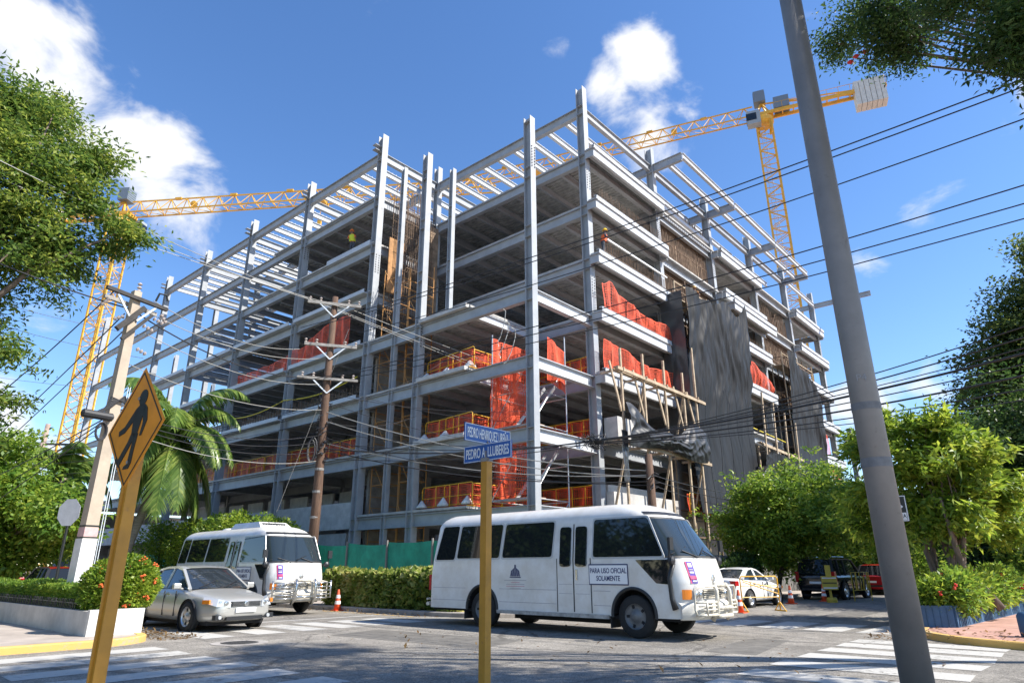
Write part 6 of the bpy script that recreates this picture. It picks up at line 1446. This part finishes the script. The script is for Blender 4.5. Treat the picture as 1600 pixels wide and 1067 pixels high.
safety_net('small orange net at the far right end of the lower floor', lambda u, v: (64+2.5*u, 17.4, LV[1]+.36+v*2.0), 24, 5, (64, 17.4, LV[1]+.36), 5)
safety_net('dark red safety net sagging across the fourth floor of the left wing', lambda u, v: (22.15+.1*math.sin(u*9), 33.0+6.5*u, LV[3]+.3+v*(2.2-1.0*u+.2*math.sin(u*6))), 70, 6, (22.15, 33, LV[3]+.3), 6)
safety_net('dark red safety net further along the fourth floor of the left wing', lambda u, v: (22.6+.1*math.sin(u*9), 40.2+9.5*u, LV[3]+.2+v*(1.5+.9*(u > .85)-.5*math.sin(u*3))), 90, 6, (22.6, 40.2, LV[3]+.2), 7)
# ------------------------------------------------------------------ scaffolds
def tube_part(t, a, b_, r, m, nm, o_): return MB().tube([Vector(a)-o_, Vector(b_)-o_], r, 6).build(nm, m, t)
t = thing('scaffold_tower', 'galvanised stair scaffold wrapped in orange netting in the open corner bay', 'scaffold', (23.2, 19.0, .12)); o_ = Vector((23.2, 19.0, .12))
XS, YS = (23.2, 25.9), (19.0, 21.6)
for x in XS:
    for y in YS: tube_part(t, (x, y, .12), (x, y, 12.8), .035, scaffg, 'standard', o_)
for z in np.arange(1.0, 12.9, 1.7):
    for x in XS: tube_part(t, (x, YS[0], z), (x, YS[1], z), .028, scaffg, 'ledger', o_)
    for y in YS: tube_part(t, (XS[0], y, z), (XS[1], y, z), .028, scaffg, 'ledger', o_)
for k, z in enumerate(np.arange(1.0, 11, 3.4)):
    tube_part(t, (XS[0], YS[0], z), (XS[1], YS[0], z+3.4), .026, scaffg, 'brace', o_); tube_part(t, (XS[0], YS[1], z), (XS[0], YS[0], z+3.4), .026, scaffg, 'brace', o_)
    for dy in (19.5, 20.2): MB().bar(Vector((XS[0]+.2, dy, z))-o_, Vector((XS[1]-.2, dy, z+2.4))-o_, .06, .16).build('stair_stringer', scaffg, t)
    MB().b2(Vector((XS[0], YS[0], z+.02))-o_, Vector((XS[0]+.9, YS[1], z+.07))-o_).build('platform', mat('scaffold_board', (.42, .33, .25), .8, 0, .2, 4), t)
for nm, f_ in (('net', lambda u, v: (XS[0]-.05-.06*math.sin(v*17+u*5), YS[0]+2.6*u, 4.6+v*3.0)), ('net', lambda u, v: (XS[0]-.05-.06*math.sin(v*15), YS[0]+2.6*u, 8.1+v*3.0+.25*math.sin(u*4))), ('net', lambda u, v: (XS[0]+1.2+1.5*u, YS[0]-.04, 10.2+v*2.2-.5*u)), ('net', lambda u, v: (XS[0]+.3+1.3*u, YS[1]-.3, 4.4+v*4.4)), ('net', lambda u, v: (XS[0]+2.7*u, YS[1]+.03, 7.6+v*5))):
    b = MB(); ribbon_net(b, lambda u, v: Vector(f_(u, v))-o_, 16, 20, .034, seed=int(f_(0, 0)[2]*10)); b.build(nm, netR, t)['kind'] = 'stuff'
def frame_scaffold(label, x, y0, y1, z0, z1, m):
    t = thing('frame_scaffold', label, 'scaffold', (x, y0, z0)); o_ = Vector((x, y0, z0))
    for y in (y0, y1):
        for dx in (0, .9): tube_part(t, (x+dx, y, z0), (x+dx, y, z1), .03, m, 'standard', o_)
    z = z0+.3; k = 0
    while z < z1-.2:
        for y in (y0, y1): tube_part(t, (x, y, z), (x+.9, y, z), .022, m, 'rung', o_)
        if k % 3 == 0:
            for dx in (0, .9): tube_part(t, (x+dx, y0, z), (x+dx, y1, z), .022, m, 'ledger', o_)
        if k % 4 == 0 and z+1.9 < z1: tube_part(t, (x, y0, z), (x, y1, z+1.9), .02, m, 'brace', o_); 
        tube_part(t, (x, y0+.35, z), (x, y0+.35, z+.6), .018, m, 'ladder_side', o_); tube_part(t, (x, y0, z+.3), (x, y0+.35, z+.3), .018, m, 'rung', o_)
        z += .6; k += 1
frame_scaffold('orange-brown frame scaffold inside the stair bay, left of the thin column', 22.9, 29.2, 30.6, .12, 19.2, scaffy)
frame_scaffold('orange-brown frame scaffold inside the stair bay, right of the thin column', 22.9, 27.0, 28.2, .12, 18.6, scaffy)
t = thing('timber_scaffold', 'rough timber pole scaffold along the right street facade', 'scaffold', (26.8, 16.3, .12)); o_ = Vector((26.8, 16.3, .12))
for i, x in enumerate((26.9, 29.1, 31.3, 33.4, 35.0)):
    for y, zt in ((16.3, 12.0+(1.9 if i == 4 else random.uniform(-.3, .3))),):
        MB().bar(Vector((x+random.uniform(-.1, .1), y, .12))-o_, Vector((x+random.uniform(-.1, .1), y, zt))-o_, .10, .12).build('post', timber, t)
    for z in (7.15, 10.75): MB().bar(Vector((x, 16.1, z))-o_, Vector((x, 17.5, z))-o_, .08, .12).build('putlog', timber, t)
    for z in (7.3,) if i % 2 else (3.6,): MB().bar(Vector((x, 17.1, z+.3))-o_, Vector((x+.1, 16.35, z+3.2))-o_, .08, .1).build('brace', timber, t)
    MB().bar(Vector((x-.1, 16.35, 8.6))-o_, Vector((x-.9, 16.4, 11.0))-o_, .07, .11).build('brace', timber, t)
for z in (7.1, 10.7):
    MB().bar(Vector((26.4, 16.2, z))-o_, Vector((36.0, 16.2, z-.1))-o_, .1, .16).build('ledger', timber, t); MB().bar(Vector((26.6, 16.45, z+.14))-o_, Vector((36.2, 16.5, z+.1))-o_, .28, .05).build('plank', timber, t); MB().bar(Vector((26.8, 16.8, z+.12))-o_, Vector((35.6, 16.8, z+.14))-o_, .28, .05).build('plank', timber, t)
t = thing('timber_scaffold', 'timber pole scaffold between the two black sheets', 'scaffold', (44.8, 16.4, .12)); o_ = Vector((44.8, 16.4, .12))
for i, x in enumerate((45.2, 47.2, 49.4, 51.6)):
    MB().bar(Vector((x-.2, 16.3, 5.5))-o_, Vector((x+.35, 16.2, 13.2-.4*i))-o_, .1, .14).build('post', timber, t); MB().bar(Vector((x+.5, 17.0, 3))-o_, Vector((x+.6, 17.0, 9.5))-o_, .1, .12).build('post', timber, t)
MB().bar(Vector((44.9, 16.3, 9.4))-o_, Vector((53, 16.3, 9.2))-o_, .1, .16).build('ledger', timber, t); MB().bar(Vector((44.9, 16.6, 9.6))-o_, Vector((53, 16.6, 9.4))-o_, .3, .05).build('plank', timber, t)
MB().bar(Vector((44.9, 17.3, 10.9))-o_, Vector((53, 17.3, 10.7))-o_, .05).build('caution_rail', mat('caution_yellow', (.7, .55, .03), .5), t)
for (x0, x1, zt) in ((35.0, 44.3, 18.4), (53.6, 61.3, 18.2)):
    t = thing('rebar_scaffold', 'rusty scaffold framework behind the %s black sheet' % ('near' if x0 < 40 else 'far'), 'scaffold', (x0, 17.0, .12)); o_ = Vector((x0, 17.0, .12)); nn = 6
    for k in range(nn+1):
        x = x0+(x1-x0)*k/nn
        for y in (17.0, 17.9): MB().bar(Vector((x, y, .12))-o_, Vector((x, y, zt+random.uniform(0, .7)))-o_, .07).build('post', timber if k % 3 == 0 else rust, t)
    z = 1.5
    while z < zt:
        for y in (17.0, 17.9): MB().bar(Vector((x0, y, z))-o_, Vector((x1, y, z))-o_, .06).build('ledger', rust, t)
        MB().bar(Vector((x0, 17.0, z))-o_, Vector((x0, 17.9, z))-o_, .05).build('ledger', rust, t); z += 1.5
    MB().b2(Vector((x0, 17.05, zt-.9))-o_, Vector((x1, 17.85, zt-.84))-o_).build('platform', timber, t); MB().bar(Vector((x0, 17.0, zt+.1))-o_, Vector((x1, 17.0, zt+.1))-o_, .07).build('guard_rail', timber, t)
# ------------------------------------------------------------------ black plastic sheets
tarpm = mat('black_sheeting', (0.013, 0.0135, 0.015), 0.6, 0, 0.5, .9, 0.2, 5, spec=.25, stretch=(1, 1, .35))
tarpd = mat('black_polythene', (0.045, 0.047, 0.05), 0.3, 0, .2, 1, 0.1, 5, spec=.6)
from mathutils import noise as mn
def wr(u, v, s):
    q = mn.noise(Vector((u*3, v*4, s)))
    return mn.noise(Vector((u*11+q*1.5, v*2.2, s*3)))*.9+(1-abs(mn.noise(Vector((u*24+q*3, v*5+u*4, s*5)))))*.35+mn.noise(Vector((u*50+q*4, v*14, s*7)))*.3
def tarp(label, fn, nu, nv, amp, loc, m=tarpm, n=(0, -1, 0), seed=1, parts=None):
    t = thing('tarpaulin', label, 'tarpaulin', loc); o_ = Vector(loc); n = Vector(n)
    MB().grid(lambda u, v: Vector(fn(u, v))-o_+n*amp*wr(u, v, seed)*(1 if nv < 60 else .18+.95*min(1, max(0, (v-.42)/.2))), nu, nv).build('sheet', m, t, True)
    return t
t = tarp('tall black plastic sheet hanging over the right facade, nearest of two', lambda u, v: (34.9+9.6*u, 16.5+.25*math.sin(v*5), 4.3+v*(13.6+1.3*u+.35*math.sin(u*14)-.55*abs(math.sin(u*9.5)))), 150, 90, .26, (34.9, 16.5, 4.3), seed=1)
MB().grid(lambda u, v: Vector((34.85+.06*wr(v, u, 3), 16.5+1.5*u, 8.5+v*9.2))-Vector((34.9, 16.5, 4.3)), 12, 40).build('return_flap', tarpd, t, True)
sm_ = MB()
for k in (.14, .30, .47, .62, .8): sm_.tube([(9.6*k+.05*math.sin(z), -.22-.05*math.sin(z*2), z) for z in np.arange(.2, 8.5, .6)], .02, 5)
sm_.build('seam', tarpd, t)['kind'] = 'stuff'
t = tarp('tall black plastic sheet hanging over the right facade, farther of two', lambda u, v: (53.6+7.8*u, 16.7+.2*math.sin(v*4), 5.0+v*(13.4-.9*u-1.6*u*u+.3*math.sin(u*12))), 110, 70, .22, (53.6, 16.7, 5), seed=4)
t = tarp('short black sheet slung between the two tall sheets', lambda u, v: (44.4+8.6*u, 16.1+.1*math.sin(v*4), 5.6+v*(3.0+.5*u+.2*math.sin(u*6))), 70, 30, .14, (44.4, 16.1, 5.6), seed=6)
tarp4 = mat('grey_black_sheet', (.022, .0225, .025), .5, 0, .3, 1.2, .15, 5, spec=.4)
wr0 = wr
def wr(u, v, s): return wr0(u*.42, v*.35, s)*1.1+.25*math.sin(v*7+u*9)
def t4(u, v):
    top = 8.95-1.0*math.sin(math.pi*min(1, u/.9))**1.5+.12*math.sin(u*17); bot = 7.0-.15*math.sin(u*8+1)
    fold = (1-abs(mn.noise(Vector((u*7-v*2.5, v*2+u*2, 3.1)))))*.34+(1-abs(mn.noise(Vector((u*17+v*4, v*3, 8.2)))))*.12
    return (26.6+8.3*u, 16.05-fold*math.sin(math.pi*min(1, .12+v*.8)), bot+(top-bot)*v)
wr = lambda u, v, s: 0
t = tarp('crumpled black sheet slung low under the timber scaffold', t4, 140, 44, .0, (26.5, 16, 7), tarp4, seed=9)
wr = wr0
MB().grid(lambda u, v: Vector((26.35+.5*u, 16.1+.1*wr(u, v, 2), 5.2+v*2.4))-Vector((26.5, 16, 7)), 10, 24).build('hanging_tail', tarpd, t, True)
# ------------------------------------------------------------------ workers
skin_m = mat('skin', (0.22, 0.11, 0.07), 0.6); jean = mat('work_trousers', (0.05, 0.055, 0.07), 0.85); boot = mat('boots', (.03, .025, .02), .8)
def person(label, loc, rz, shirt, helmet, vest=None, lean=.12, arms=((.28, .30, 1.12), (.30, -.28, 1.1)), bend=0):
    t = thing('person', label, 'person', loc, rz)
    J = {'pel': (0, 0, .95), 'ch': (lean*.6, 0, 1.22), 'sh': (lean, 0, 1.43), 'nk': (lean*1.15, 0, 1.52), 'hd': (lean*1.3, 0, 1.68), 'ht': (lean*1.35, 0, 1.76)}
    for s, n_ in ((1, 'l'), (-1, 'r')):
        J['hip'+n_] = (0, s*.10, .90); J['kn'+n_] = (.04+.05*s, s*.11, .49); J['an'+n_] = (-.02+.03*s, s*.11, .08); J['to'+n_] = (.15+.03*s, s*.13, .03)
        J['s'+n_] = (lean, s*.19, 1.41); a = arms[0 if s > 0 else 1]; J['el'+n_] = ((lean+a[0])/2-.04, s*.28, (1.41+a[2])/2-.06); J['wr'+n_] = a; J['ha'+n_] = (a[0]+.09, a[1], a[2]-.02)
    E = [('pel', 'ch'), ('ch', 'sh'), ('sh', 'nk'), ('nk', 'hd'), ('hd', 'ht')]
    for n_ in 'lr': E += [('pel', 'hip'+n_), ('hip'+n_, 'kn'+n_), ('kn'+n_, 'an'+n_), ('an'+n_, 'to'+n_), ('sh', 's'+n_), ('s'+n_, 'el'+n_), ('el'+n_, 'wr'+n_), ('wr'+n_, 'ha'+n_)]
    RR = {'pel': .15, 'ch': .155, 'sh': .14, 'nk': .06, 'hd': .10, 'ht': .085}
    for n_ in 'lr': RR.update({'hip'+n_: .10, 'kn'+n_: .07, 'an'+n_: .05, 'to'+n_: .045, 's'+n_: .075, 'el'+n_: .055, 'wr'+n_: .04, 'ha'+n_: .042})
    keys = list(J); me = bpy.data.meshes.new('body'); me.from_pydata([J[k] for k in keys], [(keys.index(a), keys.index(c)) for a, c in E], [])
    o = bpy.data.objects.new('tmp_body', me); COL.objects.link(o); m_ = o.modifiers.new('skin', 'SKIN'); o.modifiers.new('sub', 'SUBSURF').render_levels = 2; o.modifiers['sub'].levels = 2
    for i, k in enumerate(keys): me.skin_vertices[0].data[i].radius = (RR[k], RR[k]); me.skin_vertices[0].data[i].use_root = (k == 'pel')
    dg = bpy.context.evaluated_depsgraph_get(); nm = bpy.data.meshes.new_from_object(o.evaluated_get(dg)); bpy.data.objects.remove(o, do_unlink=True)
    nm.materials.clear(); [nm.materials.append(q) for q in (shirt, jean, boot, skin_m)]
    for p in nm.polygons:
        z = p.center.z; far = abs(p.center.y) > .2
        p.material_index = 2 if z < .13 else 1 if z < .98 and not (p.center.x > .2 and z > .8) else 3 if z > 1.50 or min((p.center-Vector(arms[0])).length, (p.center-Vector(arms[1])).length) < .13 else 0
        p.use_smooth = True
    bo = place('body', nm, t)
    MB().lathe([(.125, 1.70), (.165, 1.705), (.128, 1.735), (.12, 1.79), (.08, 1.84), (.01, 1.855)], (lean*1.33, 0, 0), n=18).build('hard_hat', helmet, t, True)
    f_ = MB(); hx = lean*1.3+.095
    f_.lathe([(.004, -.012), (.016, 0), (.004, .012)], (hx, .035, 1.675), n=6).lathe([(.004, -.012), (.016, 0), (.004, .012)], (hx, -.035, 1.675), n=6).box((hx+.008, 0, 1.65), (.03, .025, .04)).box((hx, 0, 1.615), (.012, .05, .012)); f_.build('face_features', mat('face_dark', (.08, .035, .025), .6), t)['kind'] = 'stuff'
    if vest:
        b = MB(); P = []
        for z, r_, x in ((1.0, .185, lean*.3), (1.2, .20, lean*.6), (1.38, .20, lean*.9), (1.46, .13, lean*1.05)):
            P += [(x+r_*.85*math.cos(k*math.pi/8), r_*1.12*math.sin(k*math.pi/8), z) for k in range(16)]
        b.add(P, [(r_*16+k, r_*16+(k+1) % 16, (r_+1)*16+(k+1) % 16, (r_+1)*16+k) for r_ in range(3) for k in range(16)]); b.build('safety_vest', vest, t, True)
    return t
hv = mat('vest_yellow', (.55, .62, .03), .7); ho = mat('vest_orange', (.75, .13, .03), .7); hy = mat('helmet_yellow', (.75, .45, .02), .35); hor = mat('helmet_orange', (.75, .18, .02), .35)
person('worker in dark clothes, orange straps and yellow helmet on the fifth balcony', (28.15, 17.75, LV[4]+.21), R(-50), mat('shirt_dark', (.06, .055, .07), .9), hy, ho)
person('worker in a brown helmet on top of the black sheeting', (38.9, 17.4, 17.62), R(-160), mat('shirt_tan', (.42, .20, .08), .9), mat('helmet_tan', (.45, .28, .08), .5), None, .2)
person('worker in a yellow vest and orange helmet on the upper floor of the left wing', (22.5, 33.9, LV[5]+.22), R(-150), mat('shirt_orange', (.55, .14, .04), .9), hor, hv, .18)
# ------------------------------------------------------------------ street furniture on the right street
coneo = mat('cone_orange', (.72, .10, .03), .55)
def cone_proto():
    t = thing('traffic_cone', 'x', 'traffic cone'); MB().lathe([(.13, .03), (.09, .3), (.035, .70), (.03, .71), (.005, .71)], n=18).build('body', coneo, t, True); b = MB().box((0, 0, .015), (.36, .36, .03)); b.build('base', coneo, t)
    MB().lathe([(.108, .22), (.092, .33)], n=18, cap=False).build('reflective_band', paper, t); MB().lathe([(.082, .42), (.066, .53)], n=18, cap=False).build('reflective_band', paper, t); return t
cp = cone_proto(); first = True
for (x, y), l in zip(((14.75, 21.2), (29.2, 10.3), (32.2, 9.9), (22.4, 9.6)), ('orange cone standing beside the parked minibus', 'orange cone with white bands in front of the white car', 'orange cone beside the black sport utility vehicle', 'orange cone half hidden behind the front of the moving minibus')):
    o = cp if first else copy_tree(cp); first = False; o.location = (x, y, .002); o['label'] = l; o['group'] = 'orange traffic cones'
t = thing('folding_barrier', 'yellow tubular street barrier behind the white parked car', 'barrier', (23.0, 9.75, 0), R(-32)); L_ = 1.5
MB().tube([(0, 0, .03), (0, 0, 1.05), (.06, 0, 1.12), (L_-.06, 0, 1.12), (L_, 0, 1.05), (L_, 0, .03)], .022, 7).build('frame', barY, t, True)
for z in (.82, .45): MB().tube([(0, 0, z), (L_, 0, z)], .018, 6).build('rail', barY, t)
MB().tube([(.1, 0, 1.0), (L_, 0, .7)], .02, 6).build('brace', barY, t); MB().tube([(.1, 0, .95), (L_, 0, .55)], .02, 6).build('brace', barY, t)
for x in (0, L_): MB().bar((x, -.3, .02), (x, .3, .02), .04).build('foot', barY, t); MB().bar((x, -.28, .02), (x, 0, .3), .025).build('stay', barY, t); MB().bar((x, .28, .02), (x, 0, .3), .025).build('stay', barY, t)
t = thing('warning_board', 'yellow folding warning board behind the orange cones', 'sign', (31.4, 9.35, 0), R(-60))
ylb = mat('board_yellow', (.48, .34, .03), .5, 0, .1, 5)
MB().box((0, 0, .78), (.62, .03, .55), (-.12, 0, 0)).build('board', ylb, t); MB().box((0, .05, .25), (.1, .03, .5), (-.12, 0, 0)).build('leg', ylb, t); MB().box((0, .0, 1.25), (.22, .03, .5), (-.05, 0, 0)).build('upper_panel', ylb, t); MB().lathe([(.22, 0), (.22, .12), (.18, .2)], n=16).build('base', ylb, t)
for z in (.98, .78, .58): MB().box((0, -.03-(1-z)*.0+(.78-z)*-.12, z), (.56, .012, .04), (-.12, 0, 0)).build('stripe', paper if z != .78 else signk, t)
t = thing('striped_barrier', 'yellow barrier with black zigzag slats beside the black vehicle', 'barrier', (33.1, 8.9, 0), R(-18))
MB().tube([(0, 0, .0), (0, 0, 1.2), (1.3, 0, 1.2), (1.3, 0, 0)], .025, 6).build('frame', ylb, t); MB().tube([(0, 0, .45), (1.3, 0, .45)], .02, 6).build('rail', ylb, t)
for k in range(9): MB().bar((.08+k*.14, -.01*(k % 2), .45), (.08+k*.14+(.12 if k % 2 else -.06), -.01, 1.2), .05, .015).build('slat', ylb if k % 3 else signk, t)
# ------------------------------------------------------------------ pale houses closing the left street
def house(label, lo, hi, m, floors, nw, roofm):
    t = thing('far_house', label, 'building', (lo[0], lo[1], 0)); o_ = Vector((lo[0], lo[1], 0)); lo, hi = Vector(lo), Vector(hi); S = hi-lo
    MB().b2(lo-o_, hi-o_).build('wall', m, t); MB().b2(Vector((-.3, -.3, hi.z)), Vector((S.x+.3, S.y+.3, hi.z+.35))).build('roof', roofm, t)
    for f in range(floors):
        for k in range(nw):
            x = S.x*(k+.5)/nw; z = 1.0+f*3.1
            w_ = MB().b2((x-.65, -.06, z), (x+.65, .05, z+1.4)).build('window', blackp, t); MB().b2((x-.75, -.14, z-.1), (x+.75, .02, z-.03)).build('sill', m, w_)
            y = S.y*(k+.5)/nw; w_ = MB().b2((S.x-.05, y-.65, z), (S.x+.06, y+.65, z+1.4)).build('window', blackp, t)
    return t
house('cream house beyond the low tree at the far left', (-4, 62, 0), (3.5, 74, 6.5), mat('house_cream', (.62, .57, .50), .9, 0, .1, 1), 2, 3, mat('roof_clay', (.34, .13, .08), .9))
house('white house far down the left street', (-14, 88, 0), (3.5, 100, 9.0), mat('house_white', (.66, .65, .63), .9, 0, .1, 1), 3, 4, concrete)
house('grey house at the far end of the right street', (100, 16, 0), (118, 28, 8), mat('house_grey', (.45, .44, .42), .9, 0, .1, 1), 2, 4, concrete)

# small sandbags holding the barriers down
sbm = mat('sandbag_white', (.66, .64, .60), .9, 0, .15, 6)
sb0 = None; bi = 0
for li, nm in zip((0, 1, 2), ('lowest', 'second', 'third')):
    for (x, y), w_ in (((22.62, 24.3), 'middle of the street edge'), ((22.6, 22.6), 'outer corner'), ((22.62, 25.9), 'column end')):
        b = MB(); b.lathe([(.26, 0), (.28, .06), (.16, .22), (.04, .40), (.005, .42)], n=9)
        o = b.build('sandbag', sbm, None, True, loc=(x, y, LV[li]+.30)); o.scale = (1, 1.25, random.uniform(.75, 1.1)); o.rotation_euler = (0, 0, random.uniform(0, 3))
        tag(o, 'white sandbag at the %s of the %s open deck' % (w_, nm), 'sandbag', 'white sandbags on the decks')

o = MB().tube([(0, 24.6*k/24, -.35*math.sin(math.pi*((k/24*3) % 1))-.25*k/24) for k in range(25)], .035, 5).build('caution_tape', mat('caution_yellow', (.7, .55, .03), .5), None, loc=(22.1, 31.6, LV[2]+1.45)); tag(o, 'yellow caution tape sagging along the third floor of the left wing', 'tape')
